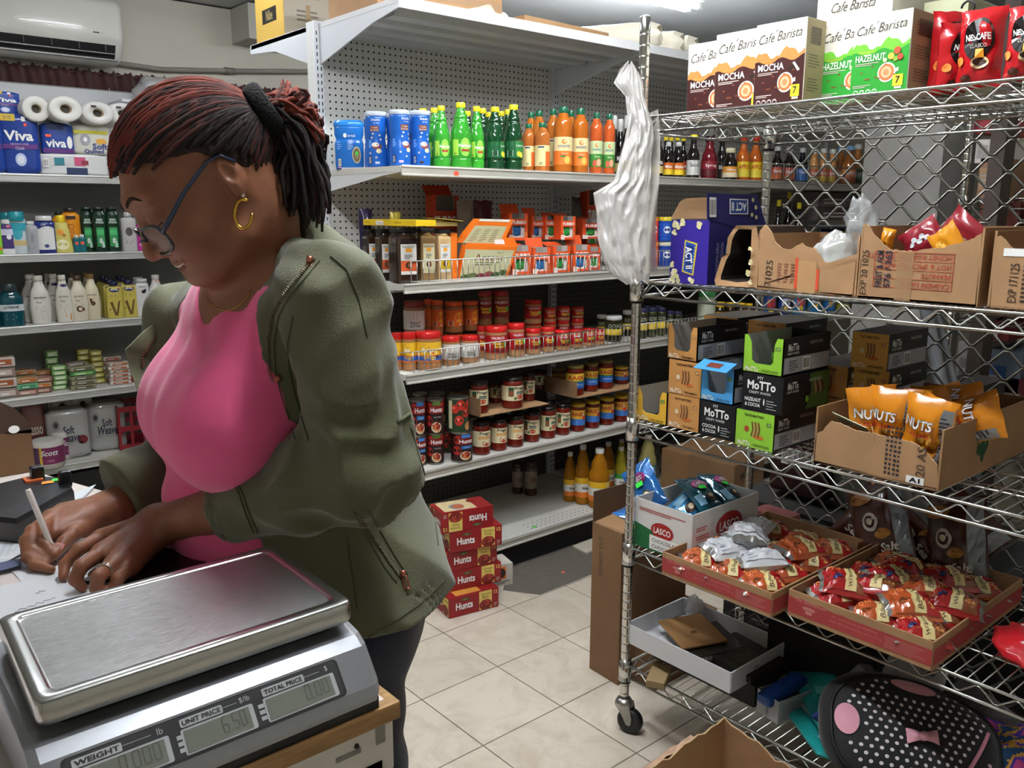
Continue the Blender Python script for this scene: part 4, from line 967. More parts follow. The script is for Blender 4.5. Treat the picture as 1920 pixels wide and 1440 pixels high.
series('hidden tomato can','at the back of the bottom layer','can','tomato cans',[('can0',781,806,800,F+.12),('can0',812,838,800,F+.12)],z,F)
series('pasta sauce jar with orange striped label','front row beside the cans','jar','pasta sauce jars',[('prego',886,920,790,F-.01),('prego',920,951,785,F-.01),('prego',951,982,779,F-.01)],z,F,-22)
series('pasta sauce jar with cream and green label','in the front row','jar','pasta sauce jars',[('prego_g',983,1012,771,F,-75),('prego_g',1013,1042,762,F,-32),('prego_g',1041,1069,757,F,-55)],z,F,-40)
series('pasta sauce jar with yellow blue label','front row near rack post','jar','pasta sauce jars',[('ragu2',1069,1097,756),('ragu2',1097,1124,751),('ragu2',1124,1151,745),('ragu2',1151,1177,741,F,-50)],z,F,-24)
series('pasta sauce jar','hidden in the row behind','jar','pasta sauce jars',[('prego',893,924,785,F+.09),('prego',925,955,778,F+.09),('prego_g',957,985,772,F+.09),('prego_g',988,1014,767,F+.09),('prego_g',1016,1042,751,F+.09),('ragu',1071,1096,750,F+.09),('ragu',1098,1123,746,F+.09),('ragu',1124,1150,742,F+.09),('ragu2',1152,1176,738,F+.09)],z,F)
b=B();dz=.166
for(xa,xb)in((880,1008),(1060,1180)):
 A_,B_=xat(xa,F,z+dz),xat(xb,F,z+dz);b=B()
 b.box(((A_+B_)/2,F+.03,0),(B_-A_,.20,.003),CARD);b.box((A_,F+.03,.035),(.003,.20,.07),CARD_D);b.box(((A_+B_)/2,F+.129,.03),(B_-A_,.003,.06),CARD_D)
 tag(b.make('cardboard_tray',loc=(0,0,z+dz+.002)),('shallow cardboard tray carrying the upper row of cream label sauce jars' if xa==880 else 'shallow cardboard tray carrying the upper row of yellow label sauce jars'),'tray','cardboard trays under the upper sauce jars')
dz+=.004
stack([('prego_g',880,916,714,F-.005,-50),('prego_g',940,981,706,F-.02,-30),('prego_g',980,1003,699,F+.03,-60)],'pasta sauce jar with cream label','standing in the raised tray','pasta sauce jars','jar',dz,F)
stack([('prego_g',918,941,716,F+.09),('prego_g',1001,1024,694,F+.17)],'shaded cream label pasta sauce jar','further back in the raised tray','pasta sauce jars','jar',dz,F)
stack([('ragu',1060,1095,684,F-.01,-28),('ragu',1094,1121,681,F,-30),('ragu',1121,1149,675,F,-32),('ragu2',1151,1178,688,F+.03,-45)],'yellow label pasta sauce jar','in the raised tray near the rack post','pasta sauce jars','jar',dz,F)
stack([('ragu',1034,1060,690,F+.12,-28),('ragu',1100,1126,676,F+.12,-28)],'shaded yellow label pasta sauce jar','further back near the rack post','pasta sauce jars','jar',dz,F)
z=GZ[4];F=GYF+.05
series('golden cooking oil bottle','with orange and white label','bottle','cooking oil bottles',[('oil',1056,1080,848,F+.12),('oil',1077,1106,834,F+.06),('oil',1102,1142,841,F-.02),('oil',1126,1152,829,F+.11)],z,F,-14)
series('cooking oil bottle with green label','beside the rack post','bottle','green label oil bottles',[('oil_g',1151,1174,838,F+.03,-25),('oil_g',1152,1175,824,F+.16,-25)],z,F)
series('pale oil bottle with teal label','just right of the rack post','bottle',None,[('oil_t',1195,1229,815,F)],z,F,-30)
kind('dim_jar',.075,.13,jar('#4a2a1c','#3a2018','#9a8a78',lambda b,S,r,z0,z1:b.text(S,'123',0,(z0+z1)/2,.02,mat('#6a201a'),.001,bold=.03),.075,.13,.015,'sauce_jar'))
series('dim jar','far back on the bottom shelf','jar','dim jars at the back',[('dim_jar',960,982,868,F+.36,-20),('dim_jar',983,1007,866,F+.30,-20)],z,F)
series('dim brown jar','on the bottom shelf seen right of the rack post','jar',None,[('dim_jar',1236,1262,838,F+.1,-20)],z,F)
b=B();S=plane((0,0,z+.0005),(1,0,0),(0,1,0))
for k in range(60):
 x=GX0+.62+k*.0254
 for yy in(GYF+.01,GYF+.036,GYF+.062):b.rect(S,x,yy,x+.006,yy+.006,mat('#3a3a38'),.0003)
q=onz(1002,988,z);b.rect(S,q.x-.012,q.y-.006,q.x+.012,q.y+.006,NEON,.0006)
q=onz(1154,948,z);b.rect(S,q.x-.010,q.y-.006,q.x+.010,q.y+.006,NEON,.0006)
gs=[o for o in bpy.data.objects if o.name.startswith('gondola_shelving')][0]
b.make('slots',gs)
b=B();q=ony(855,325,GYF-.006);S=plane((q.x,GYF-.0065,q.z),(1,0,0),(0,0,1));b.rect(S,-.009,-.008,.011,.007,ORS,.0006);b.make('price_sticker',gs)
# ------------------------------------------------ stack of red cartons on the floor
def redbox(inv):
 def mk():
  t=thing('tomato_paste_carton');rd=mat('#8e1a1e',.4);W,D,H=.205,.115,.078;b=B()
  b.bbox((0,0,H/2),(W,D,H),rd,.0015);b.make('carton',t)
  b=B()
  def art(S,w,main):
   ye,pa=mat('#e2c76a',.5),mat('#7a2018',.5)
   if main:
    b.text(S,'Hunts',-w*.20,H*.50,H*.36,WHITE,.0008,width=w*.34,bold=.03);b.ell(S,-w*.18,H*.80,w*.09,H*.07,mat('#4a5a2a'),.0006);b.text(S,'Hunts',-w*.18,H*.80,H*.05,mat('#d8cf9a'),.001)
    b.rect(S,w*.10,H*.06,w*.36,H*.97,ye,.0005);b.text(S,'Tomato',w*.23,H*.82,H*.12,mat('#3a4a22'),.001,shear=.2);b.text(S,'Paste',w*.23,H*.67,H*.12,mat('#3a4a22'),.001,shear=.2)
    b.ell(S,w*.23,H*.28,w*.13,H*.26,pa,.001)
    for k in range(14):b.ell(S,w*.23+w*.10*math.cos(k*2.4)*(k/14)**.5,H*.32+H*.18*math.sin(k*2.4)*(k/14)**.5,w*.03,H*.06,mat(('#9a3426','#6a1812','#b04a34')[k%3]),.0012+k*.00005)
    b.text(S,'12',w*.435,H*.82,H*.18,mat('#e2c76a'),.001,bold=.03);b.lines(S,w*.40,H*.1,w*.47,H*.3,3,mat('#b9b0a0'),.0008)
   else:
    b.rect(S,w*.05,H*.06,w*.46,H*.94,ye,.0005);b.ell(S,w*.25,H*.30,w*.2,H*.25,pa,.001);b.text(S,'Tomato',w*.25,H*.78,H*.13,mat('#3a4a22'),.001,shear=.2)
    b.text(S,'Hunts',-w*.22,H*.5,H*.26,WHITE,.0008,width=w*.42,bold=.03)
  r=(1,-1)[inv];q=.0002
  if not inv:
   art(plane((0,-D/2-q,0),(1,0,0),(0,0,1)),W,True);art(plane((-W/2-q,0,0),(0,-1,0),(0,0,1)),D,False)
  else:
   art(plane((0,-D/2-q,H),(-1,0,0),(0,0,-1)),W,True);S=plane((-W/2-q,0,H),(0,1,0),(0,0,-1));art(S,D,False)
  S=plane((0,0,H+q),(1,0,0),(0,1,0))
  if inv:
   b.rect(S,-W*.42,-D*.45,W*.2,D*.45,mat('#c9b68a'),.0005);b.ell(S,-W*.12,-D*.12,W*.14,D*.26,mat('#7a8a92'),.0008);b.ell(S,-W*.10,-D*.12,W*.11,D*.2,mat('#b5603a'),.001);b.ell(S,W*.22,D*.2,W*.08,D*.14,mat('#7a2018'),.001)
  else:b.rect(S,-W*.35,-D*.45,W*.15,D*.1,mat('#c98a3a'),.0005)
  b.make('print',t);return t
 return mk
bx,by=1.806,2.365
hz=0
for i,(dx,dy,r_)in enumerate(((0,0,-10),(.042,.035,-13),(.026,.04,-11),(.034,.02,-16),(.0,.03,-14))):
 kk='red_inv' if i==4 else 'red'
 put(kk,redbox(i==4),(bx+dx,by+dy,.001+i*.0785),R(r_),(1,1,1),('lowest red tomato paste carton of the floor stack','second red tomato paste carton up from the floor','middle red tomato paste carton of the floor stack','fourth red tomato paste carton up, under the upside-down one','upside-down red tomato paste carton topping the floor stack')[i],'carton','red tomato paste cartons')
b=B();b.bbox((0,0,.045),(.10,.10,.09),mat('#c9c5ba',.5),.001);S=plane((0,-.0503,0),(1,0,0),(0,0,1));b.rect(S,-.03,.03,.02,.08,mat('#d8702a'),.0005);b.ell(S,.0,.055,.018,.02,mat('#2a2622'),.001);b.lines(S,-.03,.01,.04,.025,2,mat('#5a5852'),.0006)
q=onz(955,1100,0);tag(b.make('small_carton',loc=(q.x-.01,q.y+.07,.001),rz=R(-15)),'small white and orange carton on the floor right behind the red stack','carton')
q=onz(1056,1073,.002);b=B();b.box((0,0,.0005),(.018,.01,.001),ORS);tag(b.make('dropped_sticker',loc=(q.x,q.y,.0015),rz=.3),'orange price sticker dropped on the bare concrete floor','sticker')
zt=GTOP+.021
b=B();b.bbox((0,0,.12),(.42,.36,.24),mat('#b09a5c',.7,var=.1),.003)
S=plane((-.2103,0,0),(0,-1,0),(0,0,1));S2=plane((0,-.1803,0),(1,0,0),(0,0,1))
b.rect(S,-.178,.002,.178,.238,mat('#c4a24e',.6),.0004);b.text(S,'ALBION',0,.165,.06,mat('#23211c'),.001,width=.20,bold=.02);b.rect(S,-.09,.055,.09,.10,mat('#2a2826'),.0008);b.text(S,'Nibe',0,.078,.03,mat('#b8a26a'),.0012)
b.rect(S2,-.208,.002,.208,.238,mat('#b3aa98',.7),.0004)
for k in range(3):b.lines(S2,-.15+.1*k,.12,-.07+.1*k,.22,8,mat('#8a8274'),.0008)
b.lines(S2,-.1,.05,.1,.09,3,mat('#6a6458'),.0008);b.rect(S2,-.02,.0,.02,.1,mat('#9c8460'),.001)
o=b.make('carton',loc=(GX0+.115,GYB+.40,zt),rz=R(-2));o.scale=(.5,.78,1.25);tag(o,'yellow and grey printed carton on the rear end of the top shelf','carton')
b=B();b.bbox((0,0,.07),(.56,.34,.14),CARD,.003);S=plane((0,-.1704,0),(1,0,0),(0,0,1));b.rect(S,-.28,.06,.28,.085,mat('#97795a',.8),.0004)
tag(b.make('cardboard_box',loc=(GX0+.31,GYF+.34,zt)),'wide plain cardboard box on the left end of the top shelf','box')
pl=mat('#e9e2cf',.35,coat=.2,bump=.9,bscale=25,alpha=.96)
def roll_of_bags(p,ln,r,rz,lab):
 b=B();rr=random.Random(int(p[0]*100))
 def f(u,v):
  a=2*PI*u;q=r*(1+.05*noise.noise(Vector((math.cos(a)*2,math.sin(a)*2,v*6))))
  return(-ln/2+ln*v,q*math.cos(a),r+q*math.sin(a))
 b.grid(f,20,14,pl,closed_u=True)
 for s in(0,1):
  for k in range(4):b.grid(lambda u,v,k=k:(-ln/2+ln*s+(.002 if s else-.002)*(k%2),(r*(1-.24*k)-.16*r*v)*math.cos(2*PI*u),r+(r*(1-.24*k)-.16*r*v)*math.sin(2*PI*u)),20,1,mat('#cfc6ae',.5)if k%2 else pl,closed_u=True)
 b.grid(lambda u,v:(ln/2+.04*v*(1+.4*noise.noise(Vector((u*9,1,2)))),(r*(1-.3*v))*math.cos(2*PI*u),r+(r*(1-.3*v))*math.sin(2*PI*u)),20,3,pl,closed_u=True)
 o=b.make('plastic_roll',loc=p,rz=rz);tag(o,lab,'roll','rolls of plastic bags on the top shelf')
for i,(px,py,t_,ln,r,rz,lab)in enumerate(((1135,62,3.2,.42,.055,-62,'longest cream plastic bag roll on the top shelf, left of the rack post'),(1205,75,3.3,.30,.055,-60,'cream plastic bag roll directly behind the rack post top'),(1240,80,3.4,.26,.055,-58,'cream plastic bag roll just right of the rack post top'),(1266,88,3.5,.22,.045,-58,'small crumpled plastic roll left of the roll nearest the coffee boxes'),(1300,92,3.6,.3,.05,-58,'cream plastic roll next to the mocha coffee boxes'))):
 X=xat(px,2.75,zt);roll_of_bags((X,2.76,zt),ln,r,R(rz),lab)
b=B()
def lump(u,v,sx=.20,sy=.12,sz=.09):
 a=2*PI*u;e=PI*v/2;q=1+.22*noise.noise(Vector((math.cos(a)*2,math.sin(a)*2,v*3)))
 return(sx*math.cos(a)*math.cos(e)**.6*q,sy*math.sin(a)*math.cos(e)**.6*q,sz*math.sin(e)*q)
b.grid(lump,32,12,mat('#d8cdb6',.4,coat=.2,bump=.9,bscale=18),closed_u=True)
X=xat(905,2.7,zt);tag(b.make('plastic_bundle',loc=(X,2.78,zt)),'cream plastic wrapped bundle beside the cardboard box on the top shelf','bundle')
b=B();b.bbox((0,0,.03),(.5,.3,.05),CARD,.003);tag(b.make('flat_carton',loc=(GX0+.90,2.80,zt),rz=R(3)),'flat cardboard carton between the wide box and the wrapped bundle up top','carton')
# ------------------------------------------------ goods on the left wall shelving
def roll(r,w,wrap=None):
 def mk():
  t=thing('paper_roll');pm=mat('#dcdad4',.85,bump=.3,bscale=120);b=B()
  T=Matrix.Rotation(PI/2,4,'X')
  pr=[(r*.36,w/2-.03),(r*.36,w/2),(r*.92,w/2),(r,w/2-.006),(r,-w/2+.006),(r*.92,-w/2),(r*.36,-w/2)]
  b.lathe([(q,z)for q,z in pr],pm,28,Matrix.Translation((0,0,r))@T,cap=False);b.make('paper',t)
  b=B();b.lathe([(r*.36,w/2+.0005),(r*.32,w/2+.0005),(r*.32,-w/2),(r*.36,-w/2)],mat('#9c8a70',.9),20,Matrix.Translation((0,0,r))@T,cap=False)
  b.lathe([(r*.30,w/2-.02),(0,w/2-.02)],mat('#4a4640',.9),20,Matrix.Translation((0,0,r))@T,cap=False);b.make('core',t)
  if wrap:
   b=B();b.lathe([(r*1.02,-w/2-.004),(r*1.02,w/2+.003),(r*.7,w/2+.008),(r*.4,w/2+.002)],mat('#f4f4f4',.1,alpha=.25,coat=1),28,Matrix.Translation((0,0,r))@T,cap=False)
   b.box((-r*.3,-w/2-.010,r*1.55),(r*.35,.001,r*.14),BLACK);b.make('wrapper',t)
  return t
 return mk
kind('roll',.12,.12,roll(.06,.26));kind('rollw',.12,.12,roll(.06,.26,True))
def pack(c,art,w=.20,h=.28,d=.13,name='paper_towel_pack'):
 def mk():
  t=thing(name);b=B()
  def f(u,v):
   a=2*PI*u;p=4.0;x=math.copysign(abs(math.cos(a))**(2/p),math.cos(a));y=math.copysign(abs(math.sin(a))**(2/p),math.sin(a))
   e=min(1,min(v,1-v)/.06+.72);q=1+.02*noise.noise(Vector((x*3,y*3,v*9)))
   return(x*w/2*e*q,y*d/2*e*q,v*h)
  b.grid(f,40,16,mat(c,.22,coat=.5),closed_u=True);b.add([f(i/40,1)for i in range(40)],[tuple(range(40))],mat(c,.25))
  b.make('wrapper',t);b=B();S=plane((0,-d/2-.002,0),(1,0,0),(0,0,1));art(b,S,w,h);b.make('print',t);return t
 return mk
def a_viva(b,S,w,h):
 b.rect(S,-w*.45,h*.42,w*.45,h*.50,mat('#5a2a7a'),.0006);b.text(S,'Viva',0,h*.64,h*.17,WHITE,.0016,width=w*.72,bold=.03);b.text(S,'signature cloth',0,h*.50,h*.05,mat('#c9b0e0'),.0014);b.text(S,'Cloth',0,h*.43,h*.05,mat('#d8d8e8'),.0014)
 b.rect(S,-w*.45,h*.88,-w*.05,h*.995,mat('#d8b83a'),.0008);b.text(S,'2=3',-w*.25,h*.94,h*.06,mat('#2a3a7a'),.0014);b.rect(S,.02,h*.88,w*.2,h*.96,WHITE,.001);b.rect(S,.03,h*.80,w*.22,h*.85,ORS,.0014)
 b.ell(S,0,h*.24,w*.14,h*.11,mat('#b9c9ec'),.001);b.ell(S,0,h*.24,w*.09,h*.07,mat('#e4e8f4'),.0014)
def a_viva2(b,S,w,h):
 b.rect(S,-w*.45,h*.05,w*.45,h*.20,mat('#5a2a7a'),.0006);b.text(S,'viva',-w*.06,h*.36,h*.26,WHITE,.0016,width=w*.6,bold=.03);b.rect(S,-w*.3,h*.80,w*.2,h*.96,mat('#1a2a5a'),.0008);b.ell(S,w*.35,h*.4,w*.08,h*.2,WHITE,.001);b.rect(S,-w*.35,h*.56,-w*.18,h*.64,ORS,.0014)
def a_soft(b,S,w,h):
 b.rect(S,-w*.46,h*.70,w*.40,h*.80,mat('#d8cf3a'),.0006);b.ell(S,-w*.18,h*.50,w*.13,h*.2,mat('#9a9aa0'),.001);b.ell(S,-w*.18,h*.50,w*.05,h*.08,WHITE,.0014)
 b.text(S,'Soft',w*.18,h*.28,h*.2,mat('#2a3a7a'),.0016,bold=.03);b.text(S,'Quilted',w*.02,h*.10,h*.16,mat('#2a3a7a'),.0016,bold=.03);b.ell(S,w*.22,h*.45,w*.14,h*.1,mat('#d8a03a'),.0012)
def a_flat(b,S,w,h):
 b.bars(S,-w*.44,h*.35,-w*.36,h*.75,.001);b.rect(S,-w*.28,h*.45,-w*.14,h*.8,mat('#2a7a8a'),.001);b.rect(S,-w*.12,h*.0,w*.18,h*.35,mat('#24345a'),.001);b.rect(S,.0,h*.45,w*.16,h*.85,mat('#c8507a'),.001);b.rect(S,w*.10,h*.5,w*.2,h*.7,mat('#8a2a3a'),.0014)
kind('viva',.20,.28,pack('#1f3f94',a_viva));kind('viva2',.20,.20,pack('#2a4a9e',a_viva2,.2,.2));kind('soft',.22,.20,pack('#d4d2c6',a_soft,.22,.20));kind('flat',.36,.13,pack('#d6d6d6',a_flat,.36,.13,.12,'tissue_pack'))
z=LZ[0];F=LYF+.07
series('tall blue paper towel pack','standing on the top left shelf','pack','blue paper towel packs',[('viva',-48,9,217),('viva',10,76,216)],z,F,-12)
series('low blue paper towel pack','on the flat tissue pack','pack',None,[],z,F)
series('flat white tissue pack with pink and blue print','lying beside the blue towel packs','pack',None,[('flat',78,198,290)],z,F,-4)
def at(k,x0,x1,yt,yb,Y,rz,lab,cat,grp=None,full=False):
 """goods lifted on other goods: bottom height measured too"""
 w0,h0,mk=KIND[k];q=ony((x0+x1)/2,yb,Y);d=proj(q)[2];w=(x1-x0)*d/FPX;h=ony((x0+x1)/2,yt,Y).z-q.z
 return put(k,mk,(q.x,Y,q.z),R(rz),(w/w0,w/w0,h/h0),lab,cat,grp)
at('viva2',81,137,233,291,F+.01,-8,'low blue paper towel pack lying on the flat white tissue pack','pack')
at('soft',138,205,236,291,F+.01,-4,'white and yellow paper towel pack next to the red-brown hair','pack')
at('viva',-20,35,173,218,F+.05,0,'small blue and yellow towel pack on top of the tall blue ones','pack')
at('roll',35,82,185,232,F+.04,0,'leftmost bare white paper towel roll lying end-on','roll','paper towel rolls lying end-on')
at('roll',82,138,186,233,F+.03,0,'second bare white paper towel roll from the left, end-on','roll','paper towel rolls lying end-on')
at('rollw',142,196,196,238,F+.04,0,'plastic-wrapped paper towel roll left of the forehead','roll','paper towel rolls lying end-on')
at('rollw',190,240,198,238,F+.07,0,'plastic-wrapped paper towel roll touching the hair','roll','paper towel rolls lying end-on')
b=B();b.box((0,0,.02),(.002,.001,.04),WHITE)
p=ony(205,172,LYB);tag(b.make('shelf_tag',loc=(p.x,LYB-.002,2.05)),'thin white tag sticking up at the header of the wall shelving','tag')
def tubeb(c,capc,art=None,w=.05,h=.16,capup=True,name='lotion_tube',flat=.55,wt=1.0,wb=1.0,caph=.02,capw=.6):
 r=w/2
 pr=h_curve([(r*wb*.96,caph*0),(r*wb,.004),(r*(wb+wt)/2,h*.5),(r*wt,h*.82),(r*.55*capw/.6,h-caph)],4)
 return bottle(name,pr,plastic(c),(r*capw,h-caph,h,plastic(capc)),None,1,flat,None,24,(lambda t:art_part(t,art,lambda v:float(np.interp(v,[p[1]for p in pr],[p[0]for p in pr])),flat,h))if art else None)
def art_part(t,art,rf,flat,h):
 b=B();art(b,cyl(rf,1,flat),h);b.make('label',t)
kind('lime_tube',.05,.16,tubeb('#8ac83a','#e0e0dc',lambda b,S,h:b.rect(S,-.02,.02,.02,.03,mat('#e0602a'),.001,6,1)))
kind('purp',.05,.16,tubeb('#4a3a78','#e8e8e6',lambda b,S,h:(b.rect(S,-.03,h*.55,.03,h*.86,mat('#c9c6d8'),.001,8,2),b.text(S,'purely',0,h*.72,.008,mat('#4a3a78'),.0016),b.ell(S,.006,h*.5,.008,.012,WHITE,.0014),b.rect(S,-.03,0,.03,h*.16,mat('#dedede'),.001,8,1),b.rect(S,.002,h*.78,.012,h*.84,ORS,.002)),.05,.16,wt=.9,capw=.5))
kind('teal_top',.07,.18,tubeb('#c2cdd0','#1f8a96',lambda b,S,h:(b.rect(S,-.05,h*.55,.05,h*.80,mat('#2a9aa8'),.001,10,3),b.rect(S,-.04,h*.2,.04,h*.32,mat('#c8b27a'),.001,8,1),b.ell(S,.0,h*.5,.02,.03,mat('#3aa6b4'),.0014)),.07,.18,caph=.04,capw=.9))
kind('spray',.05,.15,tubeb('#a5a8aa','#d8d8d6',lambda b,S,h:(b.text(S,'lotion',0,h*.5,.012,mat('#6a6a70'),.001,rot=PI/2),b.lines(S,-.012,h*.15,.012,h*.25,3,mat('#6a6a70'),.001)),.05,.15,flat=.9,caph=.014,capw=.5))
kind('powder',.07,.17,tubeb('#27357a','#e4e4e2',lambda b,S,h:(b.rect(S,-.030,h*.1,.034,h*.66,mat('#dededc'),.001,10,2),b.ell(S,.008,h*.64,.024,.014,mat('#dededc'),.0012),b.lines(S,-.008,h*.40,.018,h*.56,4,mat('#3a3a6a'),.0014),b.text(S,'GB',-.004,h*.77,.008,WHITE,.0014),b.ell(S,.002,h*.2,.008,.008,mat('#27357a'),.0016)),.07,.17,flat=.7,caph=.022,capw=.75))
kind('baby',.06,.16,tubeb('#cfc26a','#e2c21e',lambda b,S,h:(b.ell(S,0,h*.22,.020,.022,mat('#e6e2b8'),.001),b.text(S,'baby',0,h*.25,.008,mat('#7a8a5a'),.0014),b.ell(S,-.004,h*.55,.010,.012,mat('#e0922a'),.0012),b.ell(S,.006,h*.47,.006,.007,mat('#b07a2a'),.0014)),.06,.16,wt=.62,wb=1.1,caph=.03,capw=.42))
kind('orangeb',.06,.19,tubeb('#d88a1e','#2a2420',lambda b,S,h:(b.rect(S,-.014,h*.74,.016,h*.82,mat('#3a2418'),.001,5,1),b.ell(S,0,h*.58,.009,.011,mat('#5a3a1a'),.001),b.ell(S,0,h*.58,.007,.009,mat('#d88a1e'),.0014),b.text(S,'420',.0,h*.46,.010,mat('#7a4a1a'),.001)),.06,.19,caph=.016,wt=1.0))
kind('tealsm',.03,.08,tubeb('#1f6a72','#e0e0dc',lambda b,S,h:b.rect(S,-.006,h*.45,.006,h*.6,ORS,.0012),.03,.08,flat=.8,caph=.012,capw=.5))
kind('greenb',.07,.19,tubeb('#12301f','#10281c',lambda b,S,h:(b.text(S,'IRISH',0,h*.72,.010,mat('#cfe0d4'),.0014,bold=.02),b.text(S,'SPRING',0,h*.66,.009,mat('#cfe0d4'),.0014,bold=.02),b.rect(S,-.020,h*.12,.020,h*.55,mat('#2f8a4a'),.001,6,3),b.rect(S,-.018,h*.38,.018,h*.5,mat('#4ab06a'),.0014,6,1),b.ell(S,.0,h*.25,.008,.012,mat('#cfd8d4'),.0016),b.poly(S,[(.002,h*.1),(.018,h*.1),(.010,h*.25)],mat('#dfe6e2'),.002)),.07,.19,flat=.6,wt=1.0,caph=.012,capw=.8))
kind('greyb',.06,.18,tubeb('#b5b2b0','#c8c8c6',lambda b,S,h:(b.ell(S,0,h*.5,.014,.02,mat('#4a4444'),.001),b.lines(S,-.014,h*.2,.014,h*.3,2,mat('#5a5a5a'),.001)),.06,.18,caph=.02,capw=.45))
kind('pinkb',.05,.16,tubeb('#b0308a','#8a3a5a',lambda b,S,h:(b.rect(S,-.02,h*.5,.02,h*.9,mat('#8a4a5e'),.001,6,2),b.text(S,'OGX',0,h*.2,.01,WHITE,.0014)),.05,.16))
z=LZ[1];F=LYF+.06
sh=[('lime_tube',-8,7,407,'lime green tube with white cap'),('purp',4,30,412,'purple and white lotion tube'),('teal_top',22,52,397,'pale bottle with teal upper half'),('spray',50,75,415,'grey spray bottle'),('powder',70,106,405,'navy and white powder bottle'),('baby',102,136,404,'yellow baby shampoo bottle'),('orangeb',121,154,390,'orange lotion bottle with dark cap',.05),('tealsm',139,152,441,'tiny teal bottle half hidden',.0),('tealsm',149,163,440,'tiny teal bottle with orange sticker'),('greenb',157,180,389,'dark green shower gel bottle turned aside',.04),('greenb',179,203,389,'dark green shower gel bottle in the middle of three'),('greenb',203,228,389,'dark green shower gel bottle nearest the forehead'),('greyb',231,258,398,'grey shampoo bottle behind the glasses'),('pinkb',258,281,412,'pink bottle behind the glasses'),('greyb',283,305,410,'pale bottle seen between glasses and shelf'),('teal_top',8,30,399,'teal capped bottle in the rear row',.1),('orangeb',105,128,398,'dark blue and orange bottle in the rear row',.12)]
for it in sh:item(it[0],it[1],it[2],it[3],F+(it[5]if len(it)>5 else 0)+.0,z,-10,it[4]+' on the second left shelf','bottle','toiletries on the second left shelf')
def pump(c,capc,art,w=.07,h=.2,sw=.5,name='lotion_bottle'):
 return tubeb(c,capc,art,w,h,flat=.6,wt=sw,wb=.9,caph=h*.10,capw=.38)
def lb(c,capc,art,w=.075,h=.20):
 r=w/2;pr=h_curve([(r*.85,0),(r*.88,.004),(r,h*.35),(r*.86,h*.62),(r*.45,h*.84),(r*.36,h*.9)],5)
 return bottle('lotion_bottle',pr,plastic(c),(r*.42,h*.895,h,plastic(capc)),None,1,.6,None,24,lambda t:art_part(t,art,lambda v:float(np.interp(v,[p[1]for p in pr],[p[0]for p in pr])),.6,h))
def ja(k):
 def a(b,S,h):
  b.text(S,'JERGENS',0,h*.54,h*.045,mat('#5a5048'),.0012,width=.042,bold=.02);b.lines(S,-.014,h*.44,.014,h*.51,2,mat('#6a6058'),.001);b.lines(S,-.016,h*.30,.016,h*.40,3,mat('#9a948a'),.001)
  if k==1:b.poly(S,[(-.004,h*.28),(.030,h*.18),(.026,h*.04),(.006,h*.12)],mat('#d8922a'),.0012);b.ell(S,.004,h*.78,.014,h*.03,mat('#2a2a6a'),.0012)
  if k==2:b.ell(S,.0,h*.27,.013,h*.07,mat('#5a3a28'),.0012);b.ell(S,.002,h*.27,.007,h*.04,mat('#e0d2b8'),.0016);b.ell(S,.014,h*.26,.006,h*.04,mat('#6a4a34'),.0014)
  if k==3:b.ell(S,.002,h*.36,.010,h*.05,mat('#5a3a20'),.0012);b.ell(S,-.006,h*.42,.005,h*.05,mat('#4a3018'),.0014)
  if k==0:b.lines(S,.0,h*.10,.024,h*.3,4,mat('#b9bcbc'),.001)
  if k==4:b.rect(S,-.003,h*.82,.014,h*.88,ORS,.0016);b.ell(S,.014,h*.17,.011,h*.09,mat('#d8a04a'),.0012)
 return a
kind('jg0',.075,.20,lb('#d9d6cc','#cfccc2',ja(0)));kind('jg1',.075,.20,lb('#dcd8cc','#cfccc2',ja(1)));kind('jg2',.075,.19,lb('#ddd5c0','#4a382c',ja(2)));kind('jg3',.075,.19,lb('#d8cdb0','#8a6a3a',ja(3)));kind('jg4',.06,.18,lb('#c9c9c4','#c0c0bc',ja(4)))
def a_vas(b,S,h):
 b.ell(S,0,h*.78,.022,h*.07,mat('#1f2f6a'),.0012);b.text(S,'Vaseline',0,h*.78,h*.045,WHITE,.0018,width=.03);b.rect(S,.012,h*.80,.024,h*.86,ORS,.0022);b.lines(S,-.018,h*.60,.018,h*.66,1,mat('#6a5a2a'),.001)
 b.poly(S,[(-.022,h*.44),(-.010,h*.46),(.002,h*.16),(.012,h*.46),(.022,h*.48),(.008,h*.08),(-.004,h*.08)],mat('#6a4f1e'),.0014);b.ell(S,-.022,h*.25,.005,h*.03,mat('#8a7a3a'),.001)
kind('vas',.07,.19,tubeb('#c9b95a','#1c2242',a_vas,.07,.19,flat=.55,wt=.92,caph=.022,capw=.5))
kind('dove',.07,.18,tubeb('#d6d6d6','#cfcfd0',lambda b,S,h:(b.text(S,'Dove',0,h*.80,.010,mat('#3a3a4a'),.001,shear=.2),b.ell(S,.004,h*.66,.010,.008,mat('#1a1a1a'),.0012),b.ell(S,.010,h*.69,.006,.008,mat('#1a1a1a'),.0014),b.rect(S,.004,h*.2,.018,h*.24,BLACK,.001,3,1)),.07,.18,flat=.6,wt=.9,caph=.014,capw=.7))
kind('mouth',.09,.2,bottle('mouthwash_bottle',h_curve([(.044,0),(.045,.005),(.045,.13),(.030,.155),(.024,.16)],4),liquid('#0f4a56'),(.026,.16,.195,mat('#2a3a3e',.3)),(.0453,.07,.10,mat('#d0d8da')),1,.75,lambda b,S,r,z0,z1:(b.text(S,'LISTERINE',0,(z0+z1)/2+.003,.013,mat('#1a2a2e'),.001,width=.056,bold=.03),b.lines(S,-.02,.03,.02,.06,4,mat('#3a9aa8'),.001))))
z=LZ[2];F=LYF+.06
for k in(2,1,0):
 pass
